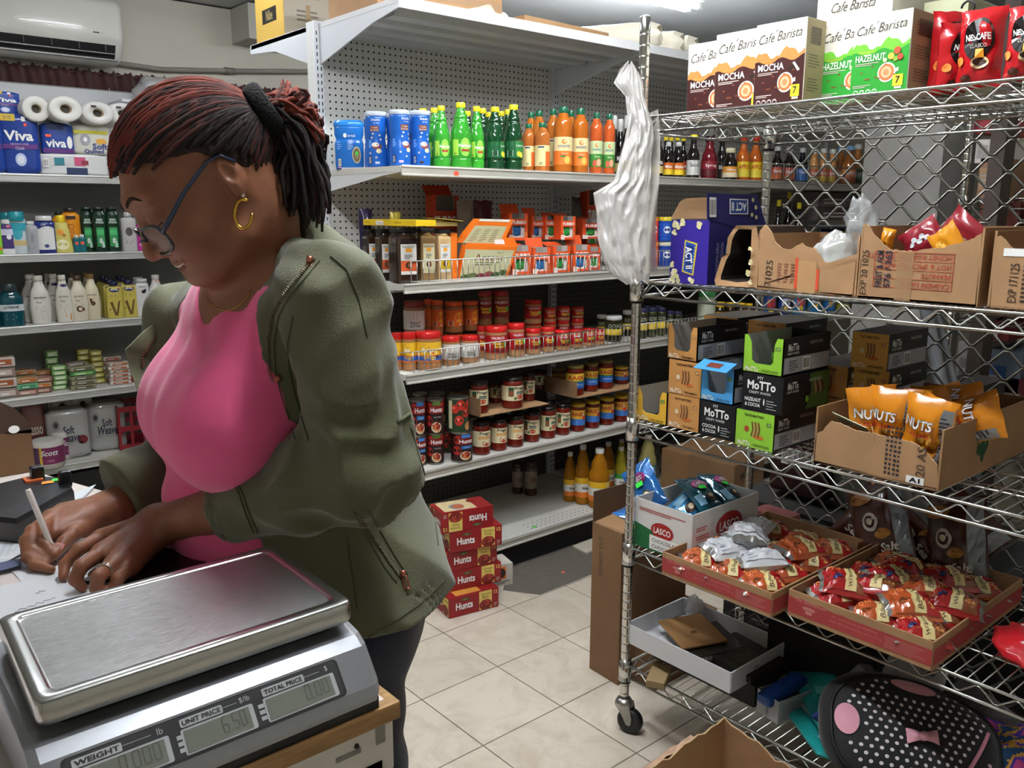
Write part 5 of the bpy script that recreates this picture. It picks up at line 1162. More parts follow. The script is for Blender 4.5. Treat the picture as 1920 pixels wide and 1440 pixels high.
row3=[('mouth',-48,1,530,0,'dark teal mouthwash bottle cut off by the frame edge'),('mouth',3,46,530,0,'dark teal mouthwash bottle with white name band'),('jg0',61,98,517,0,'plain white lotion bottle'),('jg1',108,139,516,0,'white lotion bottle with orange leaf print'),('jg2',135,168,521,0,'cream lotion bottle with coconut print'),('jg3',161,191,518,.02,'cream lotion bottle with gold cap'),('vas',203,233,528,0,'front yellow lotion bottle with brown V'),('vas',231,260,525,.01,'right hand yellow lotion bottle with brown V'),('dove',257,284,523,0,'white lotion bottle with black bird mark'),('jg4',284,309,523,0,'slim grey lotion bottle with orange sticker')]
for it in row3:item(it[0],it[1],it[2],it[3],F+it[4],z,-10,it[5]+' on the third left shelf','bottle','lotion bottles on the third left shelf')
nth={}
for(k,x0,x1,yt,dy)in(('jg0',46,84,515,.10),('jg0',50,80,513,.2),('jg1',92,122,514,.09),('jg1',84,112,513,.18),('jg2',128,156,516,.10),('jg3',156,182,515,.12),('vas',197,226,524,.05),('vas',191,219,521,.10),('vas',186,212,518,.15),('vas',223,250,520,.06),('vas',217,243,517,.11),('dove',252,276,520,.08)):
 nth[k]=nth.get(k,0)+1
 item(k,x0,x1,yt,F+dy,z,-10,f'{ORD[nth[k]-1]} hidden {dict(jg0="plain white", jg1="orange leaf", jg2="coconut print", jg3="gold capped", vas="yellow V", dove="black bird")[k]} lotion bottle queued behind on the third left shelf','bottle','lotion bottles on the third left shelf')
z=LZ[3];F=LYF+.08
def soap(c,c2):
 def mk():
  b=B();b.bbox((0,0,.011),(.085,.055,.021),mat(c,.35,coat=.3),.005);S=plane((0,-.0276,0),(1,0,0),(0,0,1));b.rect(S,-.03,.005,.03,.017,mat(c2),.0006);b.lines(S,-.022,.008,.022,.015,1,WHITE,.001)
  S=plane((0,0,.0216),(1,0,0),(0,1,0));b.ell(S,0,0,.022,.014,mat(c2),.0006)
  o=b.make('soap_bar');return o
 return mk
SO=[('#6fae84','#3f8a5a'),('#8a5f52','#c9a090'),('#a8906a','#c8702a'),('#7fae6a','#d0e0b0'),('#8f8a70','#5a5a3a'),('#9a8f3a','#c9c06a'),('#c9c0b8','#a85a30'),('#8a2020','#c04a3a'),('#8a7a70','#c9b8b0'),('#3f7a3a','#78b05a')]
for i,(a_,c_)in enumerate(SO):kind('soap%d'%i,.085,.022,soap(a_,c_))
cols=[(-6,32,668,4,(8,6),0,'grey and white'),(33,70,706,3,(1,0,2),0,'green and pink'),(60,96,706,3,(1,2),.02,'pink and tan'),(33,68,692,4,(0,2),.11,'green and tan'),(68,100,693,4,(8,2),.11,'tan'),(100,124,685,5,(3,),.05,'pale green'),(92,112,656,5,(3,),.20,'rear pale green'),(134,178,686,5,(4,4,4,9,4),-.01,'olive'),(126,160,678,5,(8,4),.12,'rear olive'),(174,194,656,6,(5,),.10,'yellow olive'),(150,174,654,6,(5,),.16,'rear yellow olive'),(206,243,678,6,(6,),0,'white and brown'),(196,228,668,6,(1,6),.10,'rear brown'),(243,262,680,5,(7,),.02,'red')]
for(x0,x1,yt,n,ks,dy,dsc)in cols:
 Y=F+dy;X=xat((x0+x1)/2,Y,z);d=proj((X,Y,z))[2];w=(x1-x0)*d/FPX;h=(zat(yt,X,Y)-z)/n
 for j in range(n):
  k='soap%d'%ks[j%len(ks)];put(k,KIND[k][2],(X+rnd.uniform(-.003,.003),Y+rnd.uniform(-.004,.004),z+.001+j*h),R(rnd.uniform(-8,4)),(w/.085,1.1,h/.022*.97),f'soap bar {"at the bottom" if j == 0 else "on top" if j == n-1 else ORD[j]+" up"} in the {dsc} stack on the soap shelf','soap bar','soap bars in stacks')
z=LZ[4];F=LYF+.10
def a_weave(b,S,w,h):
 b.text(S,'Soft',0,h*.60,h*.16,mat('#20203a'),.0016,bold=.02);b.text(S,'Weave',0,h*.44,h*.18,mat('#20203a'),.0016,bold=.02,shear=.2);b.ell(S,-w*.28,h*.72,w*.09,h*.11,mat('#8a8a88'),.001);b.ell(S,-w*.28,h*.72,w*.05,h*.06,mat('#3a3a38'),.0014);b.rect(S,-w*.3,h*.30,w*.3,h*.34,mat('#9a9a98'),.001);b.ell(S,w*.3,h*.38,w*.12,h*.09,mat('#7a2028'),.001)
kind('weave',.30,.22,pack('#a9a9a6',a_weave,.30,.22,.22,'toilet_paper_pack'))
series('large toilet paper pack with dark lettering','on the bottom left shelf','pack','toilet paper packs',[('weave',95,168,765,F+.06,-8),('weave',168,236,752,F+.10,-8)],z,F)
kind('troll',.12,.10,roll(.055,.1))
at('troll',96,134,742,782,F+.16,0,'left grey toilet roll lying above the soft packs','roll','loose toilet rolls');at('troll',134,173,738,778,F+.16,0,'right grey toilet roll lying above the soft packs','roll','loose toilet rolls')
kind('scott',.12,.11,bottle('toilet_roll',[(.03,.108),(.055,.110),(.06,.105),(.06,.004),(.055,0),(.0,0)],mat('#c9c6be',.6),None,(.0603,.02,.088,mat('#7a2f5a',.3)),1,1,lambda b,S,r,z0,z1:(b.text(S,'Scott',.004,(z0+z1)/2+.012,.022,WHITE,.0014,shear=.2,bold=.02),b.text(S,'1000',.006,z0+.014,.010,mat('#d89ac0'),.0014),b.rect(S,-.034,z0,-.024,z1,mat('#d8b83a'),.001,2,1),b.rect(S,-.06,z0,-.036,z1,mat('#5a3a5a'),.001,4,1))))
series('single toilet roll with plum and yellow wrapper','at the edge of the bottom left shelf','roll',None,[('scott',65,121,824,F-.07,-10)],z,F)
series('toilet roll in dark wrapper','behind the plum wrapped one','roll',None,[('scott',98,134,808,F+.03,30)],z,F)
kind('tissue',.2,.2,pack('#6a3a34',lambda b,S,w,h:b.text(S,'Lasso',0,h*.55,h*.2,mat('#c9b8b0'),.0014,bold=.02),.2,.2,.15,'tissue_pack'))
series('dark brown tissue pack','behind the toilet roll at the bottom left','pack',None,[('tissue',50,92,752,F+.09,-5)],z,F)
def crate():
 b=B();w,d,h=.30,.22,.24;m=mat('#8a1c26',.4)
 for(cx,cy,sx,sy)in((0,-d/2,w,.006),(0,d/2,w,.006),(-w/2,0,.006,d),(w/2,0,.006,d)):
  for zz in(.02,h*.5,h-.015):b.box((cx,cy,zz),(sx,sy,.028),m)
  n=5
  for k in range(n+1):
   t=-.5+k/n;b.box((cx+(sx*t if sx>.01 else 0),cy+(sy*t if sy>.01 else 0),h/2),(.012 if sx>.01 else.006,.012 if sy>.01 else.006,h),m)
 b.box((0,0,.005),(w,d,.006),m);return b.make('crate')
o=crate();X=xat(262,F+.05,z);o.location=(X+.04,F+.06,z+.001);o.rotation_euler=(0,0,R(-5));tag(o,'dark red plastic crate on the bottom left shelf behind the pink shirt','crate')
b=B()
def clr(u,v):
 a=2*PI*u;q=1+.25*noise.noise(Vector((math.cos(a)*2,math.sin(a)*2,v*4+3)));e=math.cos(PI/2*v)**.5
 return(.20*math.cos(a)*e*q,.10*math.sin(a)*e*q,.13*math.sin(PI/2*v)*q)
b.grid(clr,30,12,mat('#d8d8d8',.1,alpha=.45,coat=1),closed_u=True)
p=ony(480,195,LYB-.1);o=b.make('clear_bag',loc=(1.74,LYB-.12,2.012));tag(o,'clear plastic bag holding a container on top of the wall shelving','bag')
b=B();b.bbox((-.06,0,.055),(.16,.12,.10),mat('#c2c6c8',.25,alpha=.8),.02);b.make('container',o)
b=B();b.box((1.70,LYB-.14,2.004),(.5,.24,.012),PAINT);tag(b.make('shelf_board'),'pale board across the top of the wall shelving behind the hair','board')
# ---------------------------------------------------- goods on the wire rack
ZS=[z+.0035 for z in RZ]
def frontS(w,h,d):return plane((-d/2-.0004,0,0),(0,-1,0),(0,0,1))
def sideS(w,h,d):return plane((0,-w/2-.0004,0),(1,0,0),(0,0,1))
def rb(x0,x1,X,z):
 return yat(x0,X,z),yat(x1,X,z)
def coffee(base,hill,name,nuts):
 def mk():
  w,h,d=.128,.168,.075;t=thing('coffee_box');b=B();b.bbox((0,0,h/2),(d,w,h),mat('#e9e4d6',.4),.001);b.make('carton',t)
  b=B();S=frontS(w,h,d)
  b.rect(S,-w/2+.001,.001,w/2-.001,h*.50,mat(base,.35),.0003)
  pts=[(-w/2+.001,h*.5)]+[(-w/2+.001+(w-.002)*k/16,h*(.60+.05*math.sin(k*.75)+.06*k/16+.02*math.sin(k*2.1)))for k in range(17)]+[(w/2-.001,h*.5)]
  b.poly(S,pts,mat(hill,.35),.0004)
  pts=[(-w/2+.001,h*.49)]+[(-w/2+.001+(w-.002)*k/16,h*(.52+.03*math.sin(k*.8+1)+.04*k/16))for k in range(17)]+[(w/2-.001,h*.49)]
  b.poly(S,pts,mat(base,.35),.0006)
  b.text(S,'Cafe Barista',.0,h*.83,h*.11,mat('#2a2420'),.0006,width=w*.86,shear=.35,bold=-.008,rot=.06);b.tube([S(-.012,h*.885,.0008),S(-.007,h*.91,.0008)],.0006,mat('#2a2420'),4)
  b.text(S,name,-w*.16,h*.47,h*.085,WHITE,.0012,width=w*.52,bold=.02);b.text(S,'deliciously rich',-w*.22,h*.54,h*.035,mat('#e0b84a'),.0012,shear=.2);b.lines(S,-w*.42,h*.38,w*.02,h*.42,2,mat('#d9c8b8'),.001)
  b.ell(S,w*.14,h*.27,w*.155,h*.12,mat('#efe6da'),.001,28);b.ell(S,w*.14,h*.27,w*.13,h*.10,mat('#c9713a'),.0014,28);b.ell(S,w*.14,h*.27,w*.09,h*.07,mat('#e8b890'),.0018);b.ell(S,w*.14,h*.27,w*.05,h*.04,mat('#d08a56'),.0022);b.poly(S,[(w*.28,h*.30),(w*.34,h*.32),(w*.34,h*.27),(w*.28,h*.26)],mat('#efe6da'),.001)
  r=random.Random(4)
  for k in range(16):
   u,v=r.uniform(-w*.35,w*.42),r.uniform(h*.18,h*.46)
   b.ell(S,u,v,w*.025,h*.010,mat('#8a4a2a'),.0009+.00002*k,8)
  if nuts:
   for u,v,q,c in((.30,.52,.06,'#c8502a'),(.20,.46,.055,'#c9b84a'),(.36,.44,.05,'#c04a2a'),(.10,.42,.035,'#e8d8b8'),(.28,.42,.04,'#8ab03a')):b.ell(S,w*u,h*v,w*q,h*q*.75,mat(c),.0014+abs(u)*.001)
  else:
   b.poly(S,[(w*.16,h*.43),(w*.24,h*.40),(w*.40,h*.46),(w*.36,h*.49)],mat('#2a1812'),.0014);b.poly(S,[(w*.27,h*.49),(w*.31,h*.50),(w*.42,h*.40),(w*.38,h*.385)],mat('#e4dcd2'),.0018)
  b.rect(S,w*.26,h*.09,w*.43,h*.23,mat('#ecd52a'),.0014);b.text(S,'7',w*.345,h*.165,h*.085,mat('#2a2418'),.0018,bold=.02);b.rect(S,w*.29,h*.06,w*.41,h*.085,mat('#e8e2da'),.001)
  b.lines(S,-w*.44,h*.11,-w*.1,h*.15,2,mat('#d8c8be'),.001)
  for k in range(4):b.ell(S,-w*.38+k*w*.11,h*.05,w*.045,h*.035,mat('#e8e2da'),.001,12);b.ell(S,-w*.38+k*w*.11,h*.045,w*.038,h*.026,mat(base),.0012,12)
  S=sideS(w,h,d);b.rect(S,-d/2+.001,.001,d/2-.001,h-.001,mat('#a39573',.6),.0003)
  for k in range(3):b.lines(S,-d*.35,h*(.15+.28*k),d*.3,h*(.32+.28*k),5,mat('#6f6650'),.0006)
  b.rect(S,-.02,h*.70,.02,h*.9,mat('#5a5340'),.0006)
  b.make('print',t);return t
 return mk
mk1,mk2=coffee('#43211f','#d9884a','MOCHA',False),coffee('#2f9a34','#6fbf3a','HAZELNUT',True)
z=ZS[0]
def cof(key,mk,xl,X,ytl,lab,wk=1.0,rz=0,dsc=1):
 y0=yat(xl,X,z);h=zat(ytl,X,y0)-z;w=.128*wk*h/.168;d=.075*dsc
 put(key,mk,(X+d/2,y0-w/2,z),R(rz),(dsc,w/.128,h/.168),lab,'box','coffee boxes on the rack top')
cof('mocha',mk1,1286,1.86,85,'mocha coffee box furthest left on the rack top')
cof('mocha',mk1,1337,1.80,66,'middle one of the three mocha coffee boxes')
cof('mocha',mk1,1411,1.725,48,'mocha coffee box nearest the green hazelnut boxes',wk=.93)
cof('hazel',mk2,1530,1.80,46,'hazelnut coffee box half hidden behind the other green one')
cof('hazel',mk2,1592,1.725,33,'front green hazelnut coffee box with its lid flap up',wk=1.0,dsc=1.6)
b=B();w,h,d=.17,.12,.2;b.bbox((0,0,h/2),(d,w,h),mat('#e6e2d2',.5),.001);S=frontS(w,h,d);b.text(S,'Cafe Barista',0,.03,.02,mat('#3a342c'),.001,shear=.35,width=.10);b.rect(S,-w/2,h*.55,w/2,h*.6,mat('#c9bd8a'),.0005)
tag(b.make('coffee_carton',loc=(1.91,yat(1545,1.85,1.86)-.09,1.852),rz=0),'cream outer carton lying across the tops of the green hazelnut boxes','carton')
b=B();w,h,d=.09,.20,.16;b.bbox((0,0,h/2),(d,w,h),mat('#b9bd9a',.5),.001);S=frontS(w,h,d);b.rect(S,-w/2+.002,.002,w/2-.002,h*.5,mat('#2f5a2a'),.0004);S=sideS(w,h,d);b.rect(S,-d/2,0,d/2,h*.98,mat('#a8a880'),.0004)
yy=yat(1712,1.90,z);tag(b.make('coffee_carton',loc=(1.98,yy-.05,z)),'pale green outer carton standing between the hazelnut box and the red pouches','carton')
def pouch_red(b_w=.115,b_h=.17):
 def mk():
  t=thing('coffee_pouch')
  def art(b,S):
   b.ell(S,.52,.60,.34,.26,mat('#16110f',.3),.002,28);b.text(S,'NESCAFE',.52,.62,.085,WHITE,.004,width=.56,bold=.03);b.text(S,'CLASICO',.55,.51,.05,mat('#d8d2c8'),.004,width=.36)
   b.ell(S,.60,.30,.20,.075,mat('#d9c090',.3),.003);b.ell(S,.60,.31,.15,.05,mat('#3a1a10'),.004);b.ell(S,.12,.34,.09,.06,mat('#f08a3a'),.003)
   b.ell(S,.3,.12,.12,.05,mat('#4a2416'),.003);b.rect(S,.5,.36,.68,.47,mat('#f0a02a'),.0055);b.lines(S,.15,.03,.6,.07,1,WHITE,.003)
  b=packet('wrapper',b_w,b_h,.045,mat('#b3141c',.22,coat=.8),art,5);b.make('wrapper',t,rz=-PI/2);return t
 return mk
for i,(xl,xr,yt,X,lab,rzz)in enumerate(((1776,1864,18,1.74,'whole red coffee pouch with black oval on the rack top',4),(1863,1965,10,1.70,'red coffee pouch cut off by the right edge of the photo',-3))):
 ya,yb=rb(xl,xr,X,z);h=zat(yt,X,ya)-z;put('rp',pouch_red(),(X+.03,(ya+yb)/2,z),R(rzz),(1,(ya-yb)/.115,h/.17),lab,'pouch','red coffee pouches')
for i,(xl,xr,yt,X,rzz,lab)in enumerate(((1749,1768,20,1.80,55,'red coffee pouch seen edge-on at the left of the pouches'),(1762,1782,42,1.78,62,'second red coffee pouch seen edge-on with silver barcode'))):
 ya,yb=rb(xl,xr,X,z);h=zat(yt,X,ya)-z;put('rp',pouch_red(),(X+.02,(ya+yb)/2,z),R(rzz),(1,.62,h/.17),lab,'pouch','red coffee pouches')
b=B();b.tube([(0,.012*math.cos(a/3),.012*math.sin(a/3))for a in range(0,17)],.0022,mat('#3a3a3c',.3,.8),6);q=onx(1815,14,1.82)
tag(b.make('hook',loc=q),'small dark metal loop poking up behind the red coffee pouches','hook')
q_=None
z=ZS[1]
def wallp(b,pts,X,th,m,edge=None):
 p=[onx(x,y,X)for x,y in pts];n=len(p);v=p+[q+Vector((th,0,0))for q in p]
 b.add(v,[tuple(range(n)),tuple(reversed(range(n,2*n)))],m)
 for i in range(n):b.add([v[i],v[(i+1)%n],v[n+(i+1)%n],v[n+i]],[(3,2,1,0)],edge or m)
def torn(x0,y0,pts,r=2.0,seed=1):
 rr=random.Random(seed);out=[]
 for(a,b_),(c,d)in zip(pts[:-1],pts[1:]):
  n=max(1,int(math.hypot(c-a,d-b_)/5))
  for k in range(n):out.append((a+(c-a)*k/n+rr.uniform(-.6,.6),b_+(d-b_)*k/n+rr.uniform(-r,r)*.5))
 out.append(pts[-1]);return out
def popcorn(b,S,spots,k=1.0,m='#d8cf9a'):
 r=random.Random(9)
 for u,v,q in spots:
  for j in range(6):b.ell(S,u+q*.6*r.uniform(-1,1),v+q*.6*r.uniform(-1,1),q*.55,q*.5,mat(m if j%2 else '#ece4bc'),.0006+j*.0002,10)
t=empty('popcorn_box',(0,0,0),0,'open purple popcorn box standing at the rack end of the second shelf','box')
pur=mat('#33248a',.4);nav=mat('#232260',.4);X=1.70
y1,y0=rb(1255,1325,X,z);h=zat(412,X,y1)-z
b=B();b.box((X+.11,(y0+y1)/2,h/2+z),(.22,y1-y0,h),[mat('#6a4a30',.9),mat('#3a2c20',.9),nav,nav,pur,nav]);b.make('carton',t)
b=B();S=plane((X-.0006,(y0+y1)/2,z),(0,-1,0),(0,0,1));w=y1-y0
fr=[(-.018,.028),(.016,.020),(.024,.098),(-.012,.106)]
b.poly(S,[(u*1.05,v)for u,v in fr],mat('#d8c03a'),.0006);b.poly(S,[(-.0150,.031),(.0135,.024),(.0205,.095),(-.0095,.102)],mat('#1f4fa8'),.001)
b.poly(S,[(-.010,.036),(.0090,.031),(.015,.090),(-.0045,.096)],mat('#16307a'),.0014);b.text(S,'ACT II',.002,.063,.020,WHITE,.002,rot=-PI/2+.07,bold=.03,width=.054)
for k in range(9):
 for sgn in(0,1):u=(-.013+.005*k/8)if sgn==0 else(.0125+.006*k/8);b.ell(S,u,.032+.007*k,.0012,.0012,mat('#f0e8b0'),.0018,6)
popcorn(b,S,[(-.040,h-.012,.012),(-.022,h-.006,.010),(.030,h-.012,.010),(-.046,h-.03,.008),(-.048,.045,.008),(-.040,.022,.012),(-.046,.008,.010),(-.030,.008,.009),(.012,.008,.010)])
S=plane((X+.11,y0-.0006,z),(1,0,0),(0,0,1))
for k,ln in enumerate(('FOR HORIZONTAL DISPLAY','PARA VISUALIZACION')):b.text(S,ln,-.075-.0*k+.018*k,.055,.010,mat('#b9b4d8'),.0006,rot=PI/2,width=.09)
b.ell(S,-.03,.075,.012,.030,mat('#6fb0d8'),.0006);b.ell(S,-.03,.075,.009,.026,mat('#24306a'),.001)
b.make('print',t)
b=B();pts=[(1327,412),(1327,362),(1420,366),(1436,420),(1428,440)]
p=[ony(x,yv,y0-.001)for x,yv in pts];v=p+[q+Vector((0,.003,0))for q in p];n=len(p);b.add(v,[tuple(range(n)),tuple(reversed(range(n,2*n)))]+[(i,n+i,n+(i+1)%n,(i+1)%n)for i in range(n)],nav)
S=quadS(ony(1327,412,y0-.002),ony(1420,412,y0-.002),ony(1420,366,y0-.002),ony(1327,362,y0-.002));b.bars(S,.03,.1,.16,.85,.0006);b.rect(S,.42,.22,.80,.82,WHITE,.0008);b.rect(S,.44,.26,.78,.78,mat('#1f3f8a'),.001);b.text(S,'ACT II',.61,.52,.34,WHITE,.0014,rot=PI,width=.30,bold=.03)
for u,v_ in((.9,.8),(.96,.5),(.88,.2),(.97,.1)):b.ell(S,u,v_,.03,.09,mat('#d8cf9a'),.001)
b.make('raised_flap',t)
b=B();pts=[(1257,411),(1275,378),(1285,372),(1325,370),(1327,410)];p=[onx(x,yv,X+.14)for x,yv in pts];v=p+[q+Vector((.003,0,0))for q in p];b.add(v,[tuple(range(n)),tuple(reversed(range(n,2*n)))]+[(i,n+i,n+(i+1)%n,(i+1)%n)for i in range(n)],CARD);b.make('back_flap',t)
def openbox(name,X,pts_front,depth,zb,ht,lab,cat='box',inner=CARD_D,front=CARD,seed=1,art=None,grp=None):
 """cardboard carton open at the top; the front board keeps its torn outline"""
 t=empty(name,(0,0,0),0,lab,cat,grp);b=B()
 p=[onx(x,y,X)for x,y in pts_front]
 zmin=min(q.z for q in p);ya,yb=max(q.y for q in p),min(q.y for q in p)
 p=[Vector((q.x,q.y,zb+(q.z-zmin)if q.z-zmin>.004 else zb))for q in p];n=len(p);v=p+[q+Vector((.004,0,0))for q in p]
 b.add(v,[tuple(range(n)),tuple(reversed(range(n,2*n)))],front)
 for i in range(n):b.add([v[i],v[(i+1)%n],v[n+(i+1)%n],v[n+i]],[(3,2,1,0)],CARD_EDGE)
 b.make('front_wall',t)
 for nm,yv in(('side_wall',ya),('side_wall',yb)):
  b=B();b.box((X+depth/2,yv,zb+ht/2),(depth,.004,ht),front);b.make(nm,t)
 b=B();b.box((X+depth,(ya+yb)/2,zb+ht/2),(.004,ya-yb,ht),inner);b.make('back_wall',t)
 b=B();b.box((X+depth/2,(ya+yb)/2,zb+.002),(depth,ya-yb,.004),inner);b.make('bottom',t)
 if art:
  b=B();art(b,plane((X-.0008,ya,zb),(0,-1,0),(0,0,1)),ya-yb,ht);b.make('print',t)
 return t,ya,yb
st=mat('#3a2d26',.8);rdp=mat('#a8402e',.7)
def artB(b,S,w,h):
 b.text(S,'71025',w*.13,h*.30,.017,st,.0004,rot=PI/2-.05)
 for k in range(3):b.lines(S,w*(.22+.07*k),h*.16,w*(.27+.07*k),h*.52,7,mat('#8a5a44'),.0004)
 b.rect(S,w*.405,h*.06,w*.435,h*.60,mat('#c84a2a',.6),.0006);b.rect(S,w*.62,h*.06,w*.65,h*.42,mat('#c84a2a',.6),.0006);b.rect(S,w*.435,0,w*.62,h*.55,mat('#b08a60',.35),.0004)
out=[(1421,537),(1598,558)];prof=torn(0,0,[(1607,490),(1603,490),(1592,493),(1577,496),(1560,498),(1545,492),(1535,478),(1526,466),(1512,464),(1503,458),(1497,460),(1482,468),(1468,468),(1452,456),(1446,438),(1440,428),(1434,424),(1427,430),(1424,436)],3,2)
tB,ya,yb=openbox('cardboard_box',X,out+[(1606,478)]+prof,.26,z,.125,'torn-front brown carton with two scooped notches and orange tape',front=CARD,art=artB)
def artC(b,S,w,h):
 b.text(S,'EXP 20 1025',w*.045,h*.36,.013,st,.0004,rot=PI/2,width=h*.62)
 b.frame(S,w*.13,h*.17,w*.80,h*.66,.0014,rdp,.0005)
 for k in range(1,4):b.rect(S,w*.13,h*(.17+.1225*k),w*.80,h*(.17+.1225*k)+.0012,rdp,.0005)
 for k,s_ in enumerate(('CASHEW NUTS','PEANUTS','HOT & SPICY PEANUTS','HONEY ROASTED PEANUTS')):b.text(S,s_,w*.78,h*(.232+.1225*k),.0095,rdp,.0006,rot=PI,align='L',bold=.01)
 for k,s_ in enumerate(('FRUIT & ALM','576 / 363')):b.text(S,s_,w*(.18+.075*k),h*.42,.014,mat('#2f2838',.8),.0009,rot=PI/2,width=h*.5,bold=.02)
 b.rect(S,w*.33,0,w*.47,h*.66,mat('#c09a72',.25,coat=.6,alpha=.5),.0011)
prof=torn(0,0,[(1842,436),(1822,448),(1795,456),(1770,463),(1745,466),(1715,469),(1690,470),(1668,466),(1652,455),(1640,440),(1630,426),(1624,419)],3,3)
tC,ya2,yb2=openbox('cardboard_box',X-.005,[(1609,557),(1830,572)]+prof+[(1619,421)],.27,z,.145,'large brown peanut carton with red printed table and scooped front',front=CARD,art=artC)
def artD(b,S,w,h):
 b.rect(S,w*.12,h*.68,w*.38,h*.78,WHITE,.0005);b.text(S,'EXP 171125',w*.28,h*.34,.015,st,.0006,rot=PI/2,width=h*.5);b.lines(S,w*.38,h*.1,w*.5,h*.6,9,st,.0005)
prof=torn(0,0,[(2010,505),(1965,498),(1935,487),(1905,468),(1888,450),(1876,438)],3,4)
openbox('cardboard_box',X,[(1857,573),(2010,585)]+prof+[(1868,440)],.27,z,.14,'brown carton cut off by the right edge of the photo',front=CARD,art=artD)
t=empty('cardboard_box',(0,0,0),0,'dark-lined torn carton lying open beside the purple popcorn box','box');Xd=1.705
b=B();outer=[(1342,530),(1338,520),(1345,500),(1352,478),(1362,470),(1366,440),(1374,424),(1382,417),(1418,419),(1420,440),(1421,534),(1380,532)]
inner_=[(1352,519),(1352,512),(1356,500),(1362,482),(1369,470),(1373,444),(1379,431),(1385,424),(1410,425),(1409,445),(1406,522),(1382,524)]
po=[onx(x,y,Xd)for x,y in outer];pi_=[onx(x,y,Xd+.004)for x,y in inner_];n=len(po)
zb_=min(q.z for q in po);po=[Vector((q.x+rnd.uniform(-.004,.004),q.y,q.z-zb_+z))for q in po];pi_=[Vector((q.x,q.y,q.z-zb_+z))for q in pi_]
b.add(po+pi_,[(i,(i+1)%n,n+(i+1)%n,n+i)for i in range(n)],CARD)
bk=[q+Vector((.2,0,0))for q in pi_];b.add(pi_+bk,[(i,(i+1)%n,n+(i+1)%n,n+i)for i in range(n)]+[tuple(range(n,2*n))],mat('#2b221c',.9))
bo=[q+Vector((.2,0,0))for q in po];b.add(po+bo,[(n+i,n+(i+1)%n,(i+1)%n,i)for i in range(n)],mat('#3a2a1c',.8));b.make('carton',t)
b=B();S=plane((Xd-.006,yat(1412,Xd,z),z),(0,-1,0),(0,0,1));popcorn(b,S,[(-.008,.09,.006),(-.006,.06,.007),(-.010,.035,.008),(-.004,.015,.006)],m='#cfc08a');b.make('print',t)
t=empty('popcorn_box',(0,0,0),0,'navy popcorn box lying behind the torn cartons under the mesh','box');Xb=2.02
p4=[onx(1540,425,Xb),onx(1738,418,Xb),onx(1738,386,Xb),onx(1545,388,Xb)]
b=B();yl,yr=p4[0].y,p4[1].y;b.box((Xb+.09,(yl+yr)/2,z+.066),(.18,yl-yr,.132),[nav,mat('#1c1c22',.7),nav,nav,nav,nav]);b.make('carton',t)
b=B();S=plane((Xb-.0006,yl,z),(0,-1,0),(0,0,1));w=yl-yr;popcorn(b,S,[(w*.08,.115,.011),(w*.24,.118,.011),(w*.28,.10,.014),(w*.50,.118,.011),(w*.66,.112,.009),(w*.88,.115,.012)],m='#b9ad4a');b.rect(S,0,.0,w,.082,mat('#a9adb0'),.0004);b.make('print',t)
b=B();b.box((Xb+.05,(yl+yr)/2-.0,z+.139),(.20,(yl-yr)*1.06,.003),mat('#1e1c1e',.6),Matrix.Identity(4));b.box((Xb-.005,(yl+yr)/2-.01,z+.136),(.02,(yl-yr)*.9,.003),mat('#8a8f94',.6));b.make('lid_flap',t)
def crumple(b,c,r,m,seed,T=None,nu=26,nv=16,am=.35,up=1.0):
 def f(u,v):
  a=2*PI*u;e=PI*(v-.5);d=Vector((math.cos(a)*math.cos(e),math.sin(a)*math.cos(e),math.sin(e)))
  q=1+am*noise.noise(d*1.7+Vector((seed,0,0)))+am*.6*noise.noise(d*4.1+Vector((0,seed,0)))
  return(c[0]+d.x*r[0]*q,c[1]+d.y*r[1]*q,c[2]+d.z*r[2]*q*up)
 b.grid(f,nu,nv,m,closed_u=True,T=T)
b=B();yc=yat(1565,X+.07,z+.08);crumple(b,(0,0,0),(.045,.046,.055),mat('#dfe2e0',.08,alpha=.55,coat=1),3,am=.25);crumple(b,(.01,-.045,.075),(.02,.03,.05),mat('#d8dcdc',.08,alpha=.3,coat=1),8,am=.6)
tag(b.make('plastic_bag',loc=(X+.075,yc,z+.065+.008)),'clear plastic bag of white sachets bulging over the notch of the torn carton','bag')
b=B()
for k in range(4):b.box((-.012+.01*k,.02-.014*k,-.005),(.004,.012,.07),mat(('#d8dad8','#8fae6a','#c9cccc','#b8bcbc')[k],.4),Matrix.Rotation(.1*k,4,'X'))
b.make('sachets',bpy.data.objects[[o.name for o in bpy.data.objects if o.name.startswith('plastic_bag')][-1]])
for i,(px,py,w,h,c,rr_,lab)in enumerate(((1658,452,.03,.06,'#d98a1e',.2,'small orange snack bag peeking over the left of the peanut carton'),(1762,448,.10,.07,'#d9901e',1.0,'orange snack bag lying on top in the peanut carton'),(1745,440,.09,.07,'#8a1f2c',-.6,'dark red foil packet inside the peanut carton'),(1790,430,.11,.08,'#8f2430',.7,'dark red and silver packet rising from the peanut carton'))):
 Xc=X+.05+.03*i;q=onx(px,py,Xc);
 def art(b,S,c=c):
  for k in range(5):b.ell(S,.3+.1*k,.4+.1*(k%2),.07,.08,mat('#e8b04a' if c[1]=='d' else '#c8ccd0'),.001)
 b=packet('packet',w,h,.03,mat(c,.25,coat=.6),art,40+i)
 o=b.make('snack_bag',loc=(q.x,q.y,q.z-h*.55));o.rotation_euler=(rr_*.3,rr_,-PI/2);tag(o,lab,'bag')
z=ZS[2]
